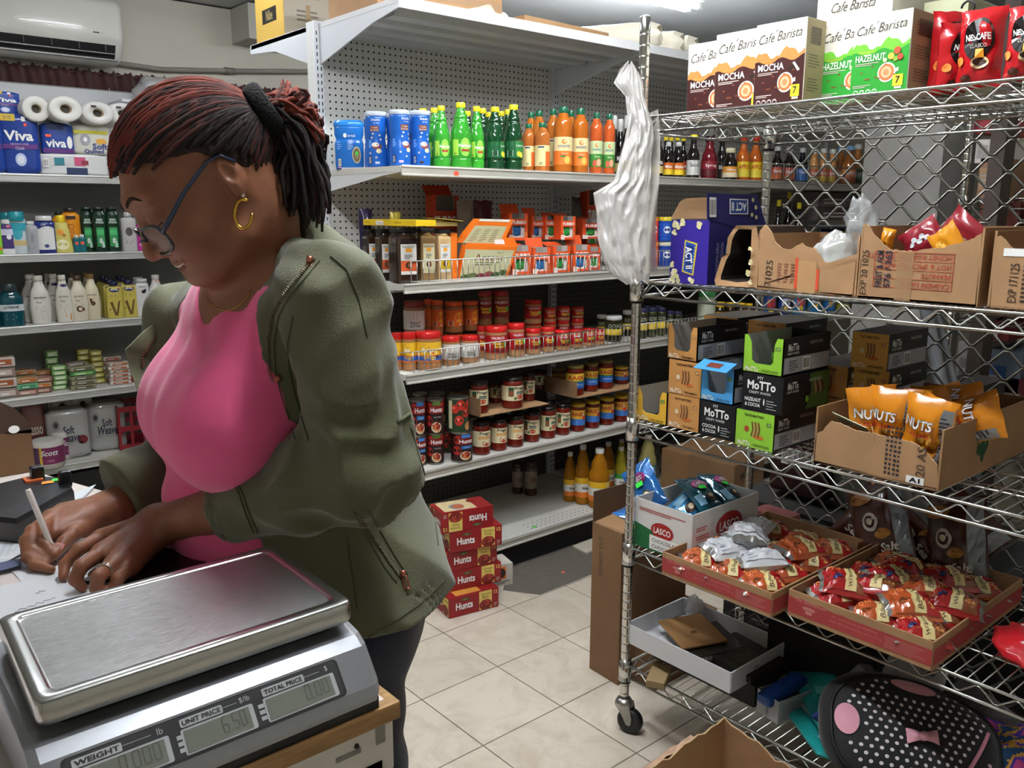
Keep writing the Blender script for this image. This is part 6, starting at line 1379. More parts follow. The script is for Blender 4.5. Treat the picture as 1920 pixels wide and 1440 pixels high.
def wafer(front,kind_,opened=False,face='#c9a05e'):
 """front: 'tira' 'van' 'green' 'blue' 'blackC' 'blackH'"""
 cols=dict(tira='#c08a4e',van='#d0a24e',green='#8cc23a',blue='#4a9ed8',blackC='#17171a',blackH='#17171a',yellow='#e0b03a')
 nm=dict(tira='TIRAMISU',van='VANILLA MOUSSE',green='HAZELNUT & COCOA',blue='COCOA & COCOA',yellow='VANILLA MOUSSE',blackC='COCOA',blackH='HAZELNUT')[front]
 def mk():
  t=thing('wafer_box');w,h,d=.107,.087,.20;fm=mat(cols[front],.4);bl=mat('#18181b',.4);b=B()
  if not opened:
   b.box((0,0,h/2),(d,w,h),[bl,mat('#3a342c' if front[0]!='b' else '#1c1c20',.5),bl,bl,fm,bl]);b.make('carton',t)
  else:
   inn=mat('#a9a8a4',.8)
   b.box((0,0,.001),(d,w,.002),bl);b.box((0,-w/2+.001,h/2),(d,.002,h),[bl,bl,bl,inn,bl,bl]);b.box((0,w/2-.001,h/2),(d,.002,h),[bl,bl,inn,bl,bl,bl]);b.box((d/2-.001,0,h/2),(.002,w,h),bl)
   pts=[(-w/2,0),(w/2,0),(w/2,h*.98),(w*.34,h*.98),(w*.28,h*.80),(w*.27,h*.35),(w*.20,h*.26),(-w*.18,h*.26),(-w*.27,h*.34),(-w*.30,h*.80),(-w*.40,h),(-w/2,h)]
   n=len(pts);v=[(-d/2,-u,q)for u,q in pts]+[(-d/2+.002,-u,q)for u,q in pts]
   b.add(v,[tuple(range(n)),tuple(reversed(range(n,2*n)))]+[(i,n+i,n+(i+1)%n,(i+1)%n)for i in range(n)],fm);b.make('carton',t)
   b=B()
   for k in range(4):b.bbox((-.01+.03*k,-.01,h*.22+.004),(.026,w*.7,h*.4),mat({'green':'#5a9a2a','blue':'#2a7ab8','tira':'#b08048','yellow':'#d8a83a'}.get(front,'#a88'),.3,coat=.5),.003)
   b.make('wafer_packs',t)
  b=B();S=frontS(w,h,d)
  if front.startswith('black'):
   b.text(S,'MY',-w*.05,h*.90,.008,WHITE,.0006);b.text(S,'MoTTo',-w*.02,h*.70,h*.24,WHITE,.0006,width=w*.70,bold=.03);b.text(S,'CRISPY WAFER',-w*.05,h*.50,h*.07,WHITE,.0006)
   b.text(S,nm,-w*.22,h*.30,h*.10,WHITE,.0006,width=w*.40,bold=.02);b.text(S,'& COCOA',-w*.22,h*.16,h*.10,WHITE,.0006,width=w*.38,bold=.02)
   for k in range(4):b.lines(S,w*.12,h*(.10+.07*k),w*.38,h*(.14+.07*k),1,mat('#c9c9c6'),.0006,seed=k)
   b.ell(S,w*.06,h*.27,.002,.008,WHITE,.0006)
  else:
   if not opened:
    b.text(S,'TASTE MATTERS',-w*.02,h*.88,h*.07,mat('#2a1c12'),.0006,width=w*.52,bold=.02);
    for k in range(5):
     x0=-w*.08+k*w*.045;b.poly(S,[(x0,h*.72),(x0+w*.03,h*.72),(x0+w*.06,h*.52),(x0+w*.02,h*.32),(x0-w*.01,h*.32),(x0+w*.03,h*.52)],mat('#6a3a22' if k%2==0 else '#b98a5a'),.001+k*.0001)
    b.ell(S,w*.12,h*.32,w*.14,h*.05,mat('#c86a2a'),.0008);b.ell(S,-w*.20,h*.50,w*.06,h*.08,mat('#d8c8a8' if front!='green' else '#a8402a'),.0008)
   b.text(S,'MoTTo',-w*.26,h*.10,h*.13,mat('#ece4d4'),.0009,width=w*.34,bold=.03);b.text(S,nm,w*.20,h*.09,h*.065,mat('#2a2418'),.0009,width=w*.42,bold=.02)
   b.rect(S,w*.31,h*.66,w*.43,h*.76,mat('#a8743a' if front in('tira','van')else '#5a8a2a'),.0008);b.text(S,'-15',w*.37,h*.71,h*.05,WHITE,.0012)
  S=sideS(w,h,d)
  b.text(S,'MoTTo',-d*.30,h*.74,h*.20,WHITE,.0006,width=d*.22,bold=.03);b.text(S,'CRISPY WAFER',-d*.30,h*.58,h*.06,WHITE,.0006);b.text(S,nm,d*.18,h*.80,h*.08,mat('#d8d6d0'),.0006,width=d*.28)
  if front=='blackH':
   b.poly(S,[(-d*.02,h*.02),(d*.49,h*.02),(d*.49,h*.98),(d*.04,h*.98),(d*.10,h*.5)],mat('#4a6a2a'),.0005)
   for k in range(4):b.poly(S,[(d*(.14+.05*k),h*.7),(d*(.17+.05*k),h*.75),(d*(.24+.05*k),h*.5),(d*(.19+.05*k),h*.35)],mat('#5a3420' if k%2 else '#a8845a'),.001)
   b.rect(S,-d*.02,h*.22,d*.04,h*.38,mat('#7ab83a'),.001)
  else:
   b.rect(S,-d*.48,h*.06,d*.48,h*.48,mat('#a9acb2',.5),.0006);b.lines(S,-d*.38,h*.12,-d*.18,h*.42,5,mat('#5a5a60'),.001);b.bars(S,-d*.10,h*.10,d*.06,h*.44,.001,12)
  b.make('print',t)
  if front=='blue':
   b=B();b.box((0,0,0),(.045,w,.0015),[fm,fm,fm,fm,fm,fm],Matrix.Translation((-d/2-.012,0,h+.004))@Matrix.Rotation(R(-22),4,'Y'))
   b.box((0,0,.0012),(.02,w*.4,.001),mat('#7a3a2a'),Matrix.Translation((-d/2-.012,0,h+.004))@Matrix.Rotation(R(-22),4,'Y'));b.make('lid_flap',t)
  return t
 return mk
def waf(key,front,opened,x0,x1,lvl,lab,X=1.695,w=None,zo=0.0):
 zz=z+lvl*.0885+zo;ya,yb=rb(x0,x1,X,zz);w=w or(ya-yb)
 put('waf_'+key,wafer(front,'',opened),(X+.10,ya-w/2,zz),0,(1,w/.107,1),lab,'box','wafer boxes on the third rack shelf')
waf('yel','yellow',True,1191,1249,0,'open yellow wafer box at the left end of the row')
waf('tira','tira',False,1251,1309,0,'tan tiramisu wafer box in the bottom row beside the open yellow one',1.70)
waf('tira','tira',False,1253,1313,1,'tan tiramisu wafer box in the middle row, left of the blue one',1.70)
waf('tirao','tira',True,1251,1306,2,'open tan tiramisu wafer box topping the left stack',1.70)
waf('bc','blackC',False,1311,1376,0,'black cocoa wafer box under the open blue one')
waf('blue','blue',True,1313,1374,1,'open blue wafer box with its lid flap bent forward')
waf('green','green',False,1378,1448,0,'lime green wafer box at the bottom of the front stack',1.685)
waf('bh','blackH',False,1390,1465,1,'black hazelnut wafer box between the two green ones',1.69)
waf('greeno','green',True,1392,1466,2,'open lime green wafer box topping the front stack',1.69)
waf('tira','tira',False,1318,1380,2,'wafer box behind the open blue one, mostly hidden',1.93)
waf('tira','tira',False,1400,1470,2,'wafer box at the rear behind the open green one',1.93)
waf('tira','tira',False,1505,1585,0,'tan tiramisu wafer box low in the rear row by the peanut carton',1.93)
waf('tira','tira',False,1508,1585,1,'tan tiramisu wafer box in the rear row under a dusty top',1.93)
waf('van','van',False,1594,1662,2,'vanilla wafer box topping the rear row',1.935)
waf('van','van',False,1594,1662,1,'vanilla wafer box under the topmost rear one',1.96)
waf('van','van',False,1594,1662,0,'vanilla wafer box at the bottom of the rear stack',1.96)
b=B();b.bbox((0,0,.05),(.22,.15,.1),mat('#3c2f22',.8),.002);tag(b.make('carton',loc=(2.09,yat(1300,2.0,z+.2),z+.27)),'dusty brown carton on the rear wafer boxes under the second shelf','carton')if False else None
def artP(b,S,w,h):
 for k in range(4):b.lines(S,w*(.59+.032*k),h*.10,w*(.614+.032*k),h*.95,11,mat('#2a2630',.8),.0004,.5,seed=k+3)
 b.text(S,'20 AS',w*.865,h*.42,.018,mat('#4a3a34',.8),.0004,rot=PI/2);b.rect(S,w*.765,h*.04,w*.90,h*.16,WHITE,.0006);b.text(S,'A1',w*.83,h*.10,.010,BLACK,.001,width=.022,bold=.04)
 b.tube([S(w*.47,h*.85,.001),S(w*.50,h*.6,.001)],.0007,mat('#d8b88a'),4)
Xp=1.69
prof=torn(0,0,[(1758,870),(1742,848),(1724,833),(1708,824),(1680,818),(1654,812),(1628,806),(1604,803),(1590,795),(1575,789),(1559,786),(1552,792),(1544,802),(1536,806)],2.5,7)
tP,yaP,ybP=openbox('cardboard_box',Xp,[(1526,862),(1758,911)]+prof+[(1530,809)],.46,z,.125,'big shallow brown carton of orange snack bags marked with a small white tag',front=CARD,seed=3,art=artP)
for c in tP.children:
 if c.name.startswith('side_wall'):c.data.transform(Matrix.Identity(4))
def nutbag():
 t=thing('snack_bag')
 def art(b,S):
  r=random.Random(2)
  for k in range(26):b.ell(S,r.uniform(.15,.8),r.uniform(.12,.52),.055,.045,mat(('#c98a2a','#dba84a','#b87420')[k%3],.3),.001+.0001*k,9)
  b.text(S,'NUTS',.38,.68,.14,mat('#7a1a3a'),.006,width=.62,bold=.06);b.text(S,'NUTS',.38,.685,.13,WHITE,.007,width=.60,bold=.03);b.text(S,'CARAMEL',.4,.55,.06,mat('#c8301e'),.006,width=.5,bold=.02)
  b.rect(S,.80,.08,.99,.92,mat('#a8acb0',.25,.6),.0012,3,10);b.lines(S,.82,.15,.97,.85,14,mat('#3a3a40'),.0026);b.rect(S,.05,.02,.8,.09,mat('#b3201e'),.0012,6,1)
 b=packet('wrapper',.105,.165,.05,mat('#d8871a',.22,coat=.7,bump=.9,bscale=22),art,6);b.make('wrapper',t,rz=-PI/2);return t
for i,(px,py,Xc,rx,rz,lab)in enumerate(((1648,752,1.79,-8,40,'orange snack bag seen edge-on at the left of the bag row'),(1672,762,1.78,4,6,'orange snack bag with lettering second in the front row'),(1706,760,1.80,-4,18,'orange snack bag in the middle showing its nuts'),(1738,778,1.76,6,2,'orange snack bag with lettering right of the middle'),(1758,790,1.78,8,-30,'orange snack bag tilted at the right front corner'))):
 q=onx(px,py,Xc);o=put('nut',nutbag,(q.x,q.y,z+.012),0,(1,1,1.0),lab,'bag','orange snack bags in the big carton');o.rotation_euler=(R(rx),R(-6),R(rz))
for i,(px,py,Xc,rx,ry,rz)in enumerate(((1660,735,1.90,60,20,20),(1700,738,1.93,75,-10,-20),(1735,745,1.95,70,10,10),(1680,722,2.02,80,0,50),(1745,757,1.88,65,10,-10),(1715,722,2.05,78,0,0))):
 q=onx(px,py,Xc);o=put('nut',nutbag,(q.x,q.y,z+.04+.008*i),0,(1,1,1),f'{ORD[i]} orange snack bag lying flat towards the back of the carton','bag','orange snack bags in the big carton');o.rotation_euler=(R(rx),R(ry),R(rz))
b=B();b.box((0,0,0),(.10,.08,.0015),mat('#cfd3b0',.6));b.lines(plane((0,0,.0008),(1,0,0),(0,1,0)),-.04,-.03,.04,.03,6,mat('#7a8a5a'),.0004)
q=onx(1602,800,Xp+.05);o=b.make('receipt',loc=q);o.rotation_euler=(.3,.5,.2);tag(o,'crumpled pale green paper at the left of the snack bags','paper')
b=B()
for k in range(22):
 a=rnd.uniform(0,6.28);b.ell(plane((0,0,0),(1,0,0),(0,0,1)),.03*math.cos(a)*rnd.random(),.035*math.sin(a)*rnd.random(),.008,.010,mat('#2f5a38',.9),.0003+.00002*k,9)
b.make('green_stain',tP,loc=(Xp+.20,ybP-.0025,z+.06))
z=ZS[3]
t=empty('chocolate_box',(0,0,0),0,'white and green open box with red oval logos holding blue packets','box');Xl=1.695
y1,y0=yat(1190,Xl,z),yat(1297,Xl,z+.07);h=.135;dpt=.29;wm=mat('#dcdad6',.5)
for nm,c,d_ in(('front_wall',(Xl,(y0+y1)/2,z+h/2),(.003,y1-y0,h)),('side_wall',(Xl+dpt/2,y0,z+h/2),(dpt,.003,h)),('side_wall',(Xl+dpt/2,y1,z+h/2),(dpt,.003,h)),('back_wall',(Xl+dpt,(y0+y1)/2,z+h/2),(.003,y1-y0,h)),('bottom',(Xl+dpt/2,(y0+y1)/2,z+.0015),(dpt,y1-y0,.003))):
 b=B();b.box(c,d_,wm);b.make(nm,t)
b=B();S=plane((Xl-.0018,y1,z),(0,-1,0),(0,0,1));w=y1-y0;gm=mat('#1f6a3a');rm=mat('#a8201e')
b.poly(S,[(0,0),(w,0),(w,h*.12),(w*.30,h*.42),(0,h*.50)],gm,.0003);b.ell(S,w*.50,h*.46,w*.20,h*.17,rm,.0006,26);b.text(S,'LASCO',w*.50,h*.46,h*.13,WHITE,.001,width=w*.30,bold=.02)
b.rect(S,w*.28,h*.04,w*.86,h*.33,WHITE,.0008);b.text(S,'CHOCOLATE',w*.57,h*.24,h*.08,mat('#3a3a3a'),.0012);b.text(S,'CHOCOLATE',w*.57,h*.11,h*.08,mat('#3a3a3a'),.0012)
b.lines(S,w*.08,h*.78,w*.95,h*.86,2,mat('#b84a4a'),.0006)
S=plane((Xl,y0-.0018,z),(1,0,0),(0,0,1));b.ell(S,dpt*.54,h*.56,dpt*.20,h*.26,rm,.0006,30);b.ell(S,dpt*.54,h*.56,dpt*.185,h*.23,mat('#c8302a'),.0009,30);b.ell(S,dpt*.54,h*.56,dpt*.175,h*.21,rm,.0012,30);b.text(S,'LASCO',dpt*.54,h*.56,h*.19,WHITE,.0016,width=dpt*.30,bold=.02)
for k in range(4):b.lines(S,dpt*.05,h*(.12+.17*k),dpt*.24,h*(.22+.17*k),2,mat('#b84a4a'),.0006,seed=k);b.frame(S,dpt*.265,h*(.13+.17*k),dpt*.295,h*(.21+.17*k),.0007,mat('#5a5a5a'),.0006)
b.lines(S,dpt*.36,h*.16,dpt*.74,h*.26,2,mat('#b84a4a'),.0006)
b.make('print',t)
def lpack(v):
 def mk():
  t=thing('drink_packet')
  def art(b,S):
   b.ell(S,.48,.66,.26,.12,mat('#c8408a'),.002);b.ell(S,.48,.66,.23,.10,mat('#8a2a6a'),.003);b.text(S,'LASCO',.48,.66,.09,WHITE,.005,width=.34,bold=.02);b.rect(S,.35,.50,.60,.60,NEON,.004)
   b.ell(S,.55,.28,.16,.12,mat('#3a2418'),.002);b.ell(S,.55,.30,.09,.06,mat('#d8c8a0'),.003);b.rect(S,.08,.12,.3,.4,mat('#8ac0e0'),.002,4,4)
  b=packet('wrapper',.10,.15,.03,mat(('#2a6ab0','#1f5a6a','#3a8ac0')[v],.15,.25,coat=.8,bump=.9,bscale=18),art,20+v);b.make('wrapper',t);return t
 return mk
for i,(v,px,py,Xc,rot,lab)in enumerate(((0,1228,925,1.76,(R(-35),R(-38),R(-60)),'light blue packet leaning over the left edge of the white and green box'),(1,1345,925,1.85,(R(-70),R(0),R(-20)),'dark blue green packet lying at the right in the box'),(2,1275,940,1.80,(R(-55),R(25),R(-80)),'blue packet with brown cup in the middle of the box'),(1,1390,918,1.92,(R(-68),R(12),R(-10)),'teal packet at the far right end of the box'),(1,1300,955,1.82,(R(-78),R(5),R(30)),'dark packet deep in the middle of the box'),(0,1250,960,1.78,(R(-80),R(0),R(10)),'blue packet low at the left of the box'))):
 q=onx(px,py,Xc);o=put('lp%d'%v,lpack(v),(q.x,q.y,q.z-.05),0,(1,1,1),lab,'packet','blue drink packets in the white and green box');o.rotation_euler=rot
def tray(lab,X0,Y1,Y0,depth,hh,tilt=0):
 t=empty('muffin_tray',(X0,(Y0+Y1)/2,z),0,lab,'tray',None);w=Y1-Y0;rd=mat('#a83e3e',.6)
 for nm,c,d_ in(('front_wall',(0,0,hh/2),(.004,w,hh)),('back_wall',(depth,0,hh/2),(.004,w,hh)),('side_wall',(depth/2,-w/2,hh/2),(depth,.004,hh)),('side_wall',(depth/2,w/2,hh/2),(depth,.004,hh)),('bottom',(depth/2,0,.002),(depth,w,.004))):
  b=B();b.box(c,d_,CARD);b.make(nm,t)
 b=B();S=plane((-.0024,w/2,0),(0,-1,0),(0,0,1));pk=mat('#c98078',.6)
 pts=[(0,hh*.16),(w,hh*.16)]+[(w*(1-k/20),hh*(.72+.03*math.sin(k*2.2)*(1 if k>11 else 0)+(.05 if k>13 else 0)))for k in range(21)]
 b.poly(S,pts,rd,.0004);b.text(S,'Otis Spunkmeyer',w*.17,hh*.72,hh*.18,pk,.0008,width=w*.24,shear=.2,bold=.01)
 b.ell(S,w*.16,hh*.50,w*.032,hh*.08,pk,.0008);b.ell(S,w*.13,hh*.50,w*.018,hh*.06,pk,.001);b.ell(S,w*.19,hh*.50,w*.018,hh*.06,pk,.001);b.rect(S,w*.135,hh*.30,w*.185,hh*.46,pk,.0008)
 b.text(S,'24 - 2.25 oz (64 g) MUFFINS',w*.49,hh*.58,hh*.10,pk,.0008,width=w*.32);b.text(S,'NET WT 54 oz (3 lb 6 oz) 1.53 kg',w*.50,hh*.40,hh*.10,pk,.0008,width=w*.36);b.lines(S,w*.70,hh*.22,w*.98,hh*.66,8,pk,.0008,.3)
 S=plane((depth/2,-w/2-.0024,0),(1,0,0),(0,0,1));b.rect(S,-depth/2,hh*.16,depth/2,hh*.72,rd,.0004);b.ell(S,-depth*.34,hh*.45,.012,hh*.14,pk,.0008);b.make('print',t)
 return t
tr1=tray('nearly full muffin tray next to the white and green box',1.60,1.285,.972,.46,.058)
tr2=tray('fuller front muffin tray nearest the camera',1.642,.955,.637,.46,.062)
def muffin(v):
 def mk():
  t=thing('wrapped_muffin');w,h,th=.125,.088,.05
  redm,orm,wm_,brm=mat('#a81c1e',.18,coat=.9),mat('#b8562a',.2,coat=.9),mat('#c9ccd0',.2,coat=.8),mat('#8a4a2a',.2,coat=.9);silver=mat('#a8a6a2',.22,.7)
  def art(b,S):
   if v==2:
    b.rect(S,.12,.08,.88,.92,mat('#d2d4d8',.3),.002,12,8);b.lines(S,.18,.15,.82,.88,11,mat('#8a8fa0'),.0035,.3);return
   b.rect(S,.12,.04,.46,.96,redm if v==0 else orm,.0015,8,10);b.rect(S,.64,.04,.88,.96,redm if v==1 else brm,.0015,6,10)
   b.rect(S,.44,.05,.64,.95,mat('#dcc88c',.4),.003,6,10);b.text(S,'Wild Blueberry' if v==0 else 'Banana Nut',.54,.5,.09,mat('#4a3420'),.0045,rot=PI/2,width=.78,shear=.2)
   for q_,(u,y)in enumerate(((.26,.3),(.34,.38),(.28,.44),(.76,.6))):b.ell(S,u,y,.045,.06,mat('#2a3a6a' if v==0 else '#8a4a2a',.2),.0035+.0003*q_,10)
   b.text(S,'OTIS',.27,.72,.16,mat('#e07a3a'),.004,width=.22,bold=.04,rot=.2);b.ell(S,.76,.3,.09,.14,mat('#c98a4a'),.0025)
  mfun=(lambda u,q:silver if(u<.08 or u>.92)else(wm_ if v==2 else(orm if v==1 else redm)))
  b=packet('wrapper',w,h,th,mfun,art,30+v*3);b.make('wrapper',t,T=Matrix.Translation((0,0,th/2))@Matrix.Rotation(-PI/2,4,'X')@Matrix.Translation((0,0,-h/2)));return t
 return mk
for v in range(3):kind('muf%d'%v,.1,.1,muffin(v))
def fill(X0,Y1,Y0,spots,where,zt=.010):
 for i,(fx,fy,lv,v,rz,ti)in enumerate(spots):
  x=X0+.46*fx;y=Y1+(Y0-Y1)*fy
  o=put('muf%d'%v,muffin(v),(x,y,z+zt+lv*.030),0,(1,1,1),f'{("red wrapped blueberry", "orange wrapped banana", "white backed upturned")[v]} muffin, {("bottom", "upper", "topmost")[min(2, lv)]} layer, {ORD[i] if i < 14 else str(i+1)+"th"} from the front {where}','muffin','wrapped muffins in the trays')
  o.rotation_euler=(R(ti),R(ti*.6),R(rz))
fill(1.60,1.285,.972,[(.13,.24,0,1,-50,4),(.13,.52,0,1,-60,0),(.13,.80,0,1,-40,6),(.34,.20,0,1,-70,0),(.33,.48,0,0,-55,4),(.33,.78,0,1,-30,0),(.56,.25,0,1,-50,3),(.56,.55,0,1,20,0),(.56,.82,0,1,-60,0),(.80,.22,0,1,-40,0),(.80,.52,0,1,10,3),(.80,.80,0,1,-50,0),(.24,.34,1,2,-20,8),(.26,.66,1,2,-40,-8),(.46,.30,1,2,-10,10),(.62,.24,1,2,15,-6),(.36,.40,2,2,40,12),(.55,.72,1,1,-20,4)],'in the left tray')
fill(1.642,.955,.637,[(.20,.18,0,0,-30,6),(.14,.55,0,1,-60,0),(.14,.83,0,0,-50,4),(.36,.22,0,0,-50,4),(.34,.50,0,1,-30,-5),(.34,.80,0,0,-40,0),(.57,.20,0,0,-60,3),(.56,.50,0,1,-20,0),(.56,.80,0,0,-50,0),(.80,.22,0,1,-50,0),(.80,.52,0,0,20,3),(.80,.80,0,1,-50,0),(.24,.22,1,0,-55,10),(.30,.42,1,0,-75,-8),(.24,.68,1,1,-45,8),(.46,.40,1,0,-30,10),(.46,.66,1,1,-60,-6),(.64,.36,1,0,10,5),(.66,.68,1,0,-40,5),(.42,.86,1,0,-70,5)],'in the right tray')
def chip():
 t=thing('chip_bag')
 def art(b,S):
  b.ell(S,.42,.52,.14,.11,mat('#cfc8ba',.3),.002);b.ell(S,.42,.52,.09,.07,mat('#3a2018',.3),.003);b.ell(S,.42,.52,.055,.04,mat('#d8cdb4',.3),.004)
  b.text(S,'Sea Salt',.52,.20,.10,mat('#e4ddd0'),.004,width=.6,bold=.03,shear=.2);b.rect(S,.78,.03,.98,.97,mat('#8f959b',.25,.3),.0016,4,12);b.ell(S,.3,.82,.22,.08,mat('#a8702e',.3),.002);b.ell(S,.6,.36,.14,.06,mat('#b8803a',.3),.0022)
 b=packet('wrapper',.17,.22,.06,mat('#4a2419',.25,coat=.6),art,9);b.make('wrapper',t,rz=-PI/2);return t
for i,(px,py,Xc,rot,lab)in enumerate(((1600,1040,2.10,(R(24),R(22),R(8)),'brown and grey chip bag leftmost behind the right muffin tray'),(1665,1060,2.06,(R(-28),R(22),R(-6)),'brown chip bag with cream ring second behind the right tray'),(1725,1060,2.10,(R(34),R(20),R(4)),'brown chip bag third from left behind the right tray'),(1800,1060,2.07,(R(-20),R(18),R(-12)),'brown chip bag rightmost behind the right muffin tray'),(1640,960,2.15,(R(50),R(0),R(20)),'brown chip bag lying across the top at the left of the heap'),(1790,975,2.14,(R(-55),R(0),R(0)),'brown chip bag lying across the top at the right of the heap'))):
 q=onx(px,py,Xc);o=put('chip',chip,(Xc,q.y,max(z+.005,q.z-.11)),0,(1,1,1),lab,'bag','brown chip bags');o.rotation_euler=rot
b=B();crumple(b,(0,0,.035),(.10,.09,.035),mat('#c41e28',.3,coat=.5),5,am=.3);o=b.make('snack_packet',loc=(1.84,.50,z+.002));tag(o,'red and white crumpled packet at the right edge on the fourth shelf','packet')
b=B();crumple(b,(-.02,-.005,.05),(.06,.06,.028),mat('#d8d4d2',.3,coat=.5),6,am=.4);b.make('white_panel',o)
z=ZS[4]
b=B();b.bbox((.02,0,.032),(.24,.33,.060),mat('#2c2a28',.8,var=.2),.003);tag(b.make('dark_block',loc=(1.85,1.26,z)),'low dark block added for the shadow under the white tray','case')  # dark block stands in for the shadow beneath the tray
t=empty('white_tray',(1.675,1.29,z+.063),R(0),'white cardboard tray of envelopes and a dark box on the bottom shelf','tray');w,d,h=.345,.25,.056;wm=mat('#d2d3d5',.5)
for nm,c,d_ in(('front_wall',(0,0,h/2),(.004,w,h)),('back_wall',(d,0,h/2),(.004,w,h)),('side_wall',(d/2,-w/2,h/2),(d,.004,h)),('side_wall',(d/2,w/2,h/2),(d,.004,h)),('bottom',(d/2,0,.002),(d,w,.004))):
 b=B();b.box(c,d_,wm);b.make(nm,t)
b=B();S=plane((d*.45,-w/2-.0024,0),(1,0,0),(0,0,1));b.bars(S,-.02,.016,.01,.044,.0004,8);b.make('print',t)
zt_=z+.070
b=B();b.bbox((0,0,.009),(.16,.14,.017),mat('#3a342c',.5,coat=.3),.002);S=plane((0,-.0702,0),(1,0,0),(0,0,1));b.rect(S,-.075,.002,.075,.015,mat('#b9b9b6'),.0004);b.bars(S,-.06,.003,-.035,.014,.0008,6)
o=b.make('software_case',loc=(1.80,1.29,zt_+.010));o.rotation_euler=(R(4),R(-3),R(-22));tag(o,'thin dark case with white spine under the brown envelope','case')
b=B();b.bbox((0,0,.010),(.15,.19,.020),mat('#2c2722',.55,coat=.3,var=.2),.002);b.ell(plane((0,0,.0203),(1,0,0),(0,1,0)),-.01,0,.04,.05,mat('#4a443c'),.0004)
o=b.make('book',loc=(1.825,1.185,zt_));o.rotation_euler=(0,0,R(-8));tag(o,'dark book lying at the right end of the white tray','book')
b=B();b.bbox((0,0,.003),(.135,.15,.005),mat('#a47b4c',.8,var=.08),.001);S=plane((0,0,.0056),(1,0,0),(0,1,0));b.ell(S,0,-.01,.010,.007,mat('#6a4c2c'),.0003);b.poly(S,[(-.06,.07),(.06,.07),(0,-.002)],mat('#9a7244',.8),.0002)
o=b.make('envelope',loc=(1.795,1.33,zt_+.034));o.rotation_euler=(R(3),R(-2),R(-24));tag(o,'brown paper envelope on top in the white tray','envelope')
b=B();crumple(b,(0,0,.03),(.022,.03,.038),mat('#dcdedf',.12,alpha=.6,coat=1),4,am=.3);tag(b.make('sachet_bag',loc=(1.90,1.40,zt_+.012)),'small clear bag with white content at the far corner of the white tray','bag')
b=B();b.bbox((0,0,.005),(.22,.05,.010),mat('#b9bbbd',.4),.001);b.bars(plane((0,0,.0102),(1,0,0),(0,1,0)),-.10,-.02,-.05,.02,.0004);o=b.make('label_strip',loc=(1.955-.08,1.20+.06,zt_+.032));o.rotation_euler=(0,R(8),R(-60));bpy.data.objects.remove(o)
q=onz(1440,1343,z);
t=empty('small_box',(q.x-.005,q.y,z),R(-12),'small open white printed box holding a blue case','box')
for nm,c,d_ in(('front_wall',(0,0,.03),(.002,.07,.06)),('side_wall',(.06,-.035,.03),(.12,.002,.06)),('side_wall',(.06,.035,.03),(.12,.002,.06)),('back_wall',(.12,0,.03),(.002,.07,.06)),('bottom',(.06,0,.001),(.12,.07,.002))):
 b=B();b.box(c,d_,mat('#b9bcc0',.5));b.make(nm,t)
b=B();S=plane((.06,-.0362,0),(1,0,0),(0,0,1));b.lines(S,-.05,.008,.05,.05,8,mat('#7a7a86'),.0004,.3);S=plane((-.0012,0,0),(0,-1,0),(0,0,1));b.text(S,'Clearance',0,.03,.008,mat('#3a3a48'),.0004,rot=PI/2);b.make('print',t)
b=B();b.bbox((0,0,0),(.15,.045,.028),mat('#1f4a9a',.4),.011);o=b.make('blue_case',loc=(q.x+.05,q.y-.005,z+.058));o.rotation_euler=(0,R(-6),R(-6));tag(o,'rounded bright blue case sticking out of the small white box','case')
def flatpouch(name,pts,zs,m,lab,cat,edge=None):
 b=B();p=[onz(x,y,zz)for(x,y),zz in zip(pts,zs)];n=len(p);nrm=(p[1]-p[0]).cross(p[-1]-p[0]).normalized()*.008
 if nrm.z<0:nrm=-nrm
 c=sum(p,Vector())/n;v=p+[q+nrm*.4 for q in p]+[q+(c-q)*.06+nrm for q in p]
 fs=[tuple(range(n)),tuple(range(2*n,3*n))]+[(i,(i+1)%n,n+(i+1)%n,n+i)for i in range(n)]+[(n+i,n+(i+1)%n,2*n+(i+1)%n,2*n+i)for i in range(n)]
 b.add(v,fs,m);o=b.make(name);tag(o,lab,cat);return o,p,nrm
te=mat('#1f9c98',.35,coat=.5,bump=.6,bscale=12)
zs=z
o,p,nr=flatpouch('zip_pouch',[(1455,1310),(1500,1298),(1592,1410),(1566,1428),(1530,1415)],[z+.012,z+.02,z+.03,z+.012,z+.008],te,'lower teal zip pouch beside the small white box','pouch')
o2,p2,nr2=flatpouch('zip_pouch',[(1480,1262),(1620,1270),(1610,1330),(1590,1385),(1545,1385),(1510,1325)],[z+.05,z+.10,z+.09,z+.06,z+.04,z+.035],te,'upper teal zip pouch under the blue pouch','pouch')
b=B();S=quadS(p2[0]+nr2*1.4,p2[1]+nr2*1.4,p2[2]+nr2*1.4,p2[5]+nr2*1.4);b.rect(S,.0,.02,.98,.10,mat('#14807c',.4),.001);b.rect(S,.3,.45,.6,.7,mat('#5ab8b4',.3),.001);b.rect(S,.40,.8,.75,.95,mat('#b9c9d0',.4),.0012);b.make('zip',o2)
b=B();S=quadS(p[3]+nr*1.4,p[2]+nr*1.4,p[1]+nr*1.4,p[0]+nr*1.4);b.rect(S,.1,.12,.9,.3,mat('#c2cdd0',.4),.001);b.rect(S,.18,.16,.82,.26,mat('#1f9c98',.4),.0016);b.rect(S,.5,.5,.9,.75,mat('#b9c4c8',.4),.001);b.ell(S,.4,.06,.05,.03,mat('#8a8a8a',.3,.9),.002,12);b.make('print',o)
flatpouch('zip_pouch',[(1519,1344),(1612,1266),(1640,1282),(1655,1310),(1560,1365),(1545,1362)],[z+.10,z+.17,z+.17,z+.16,z+.09,z+.08],mat('#1c3474',.45,coat=.4),'dark blue pouch tucked behind the polka dot backpack','pouch')
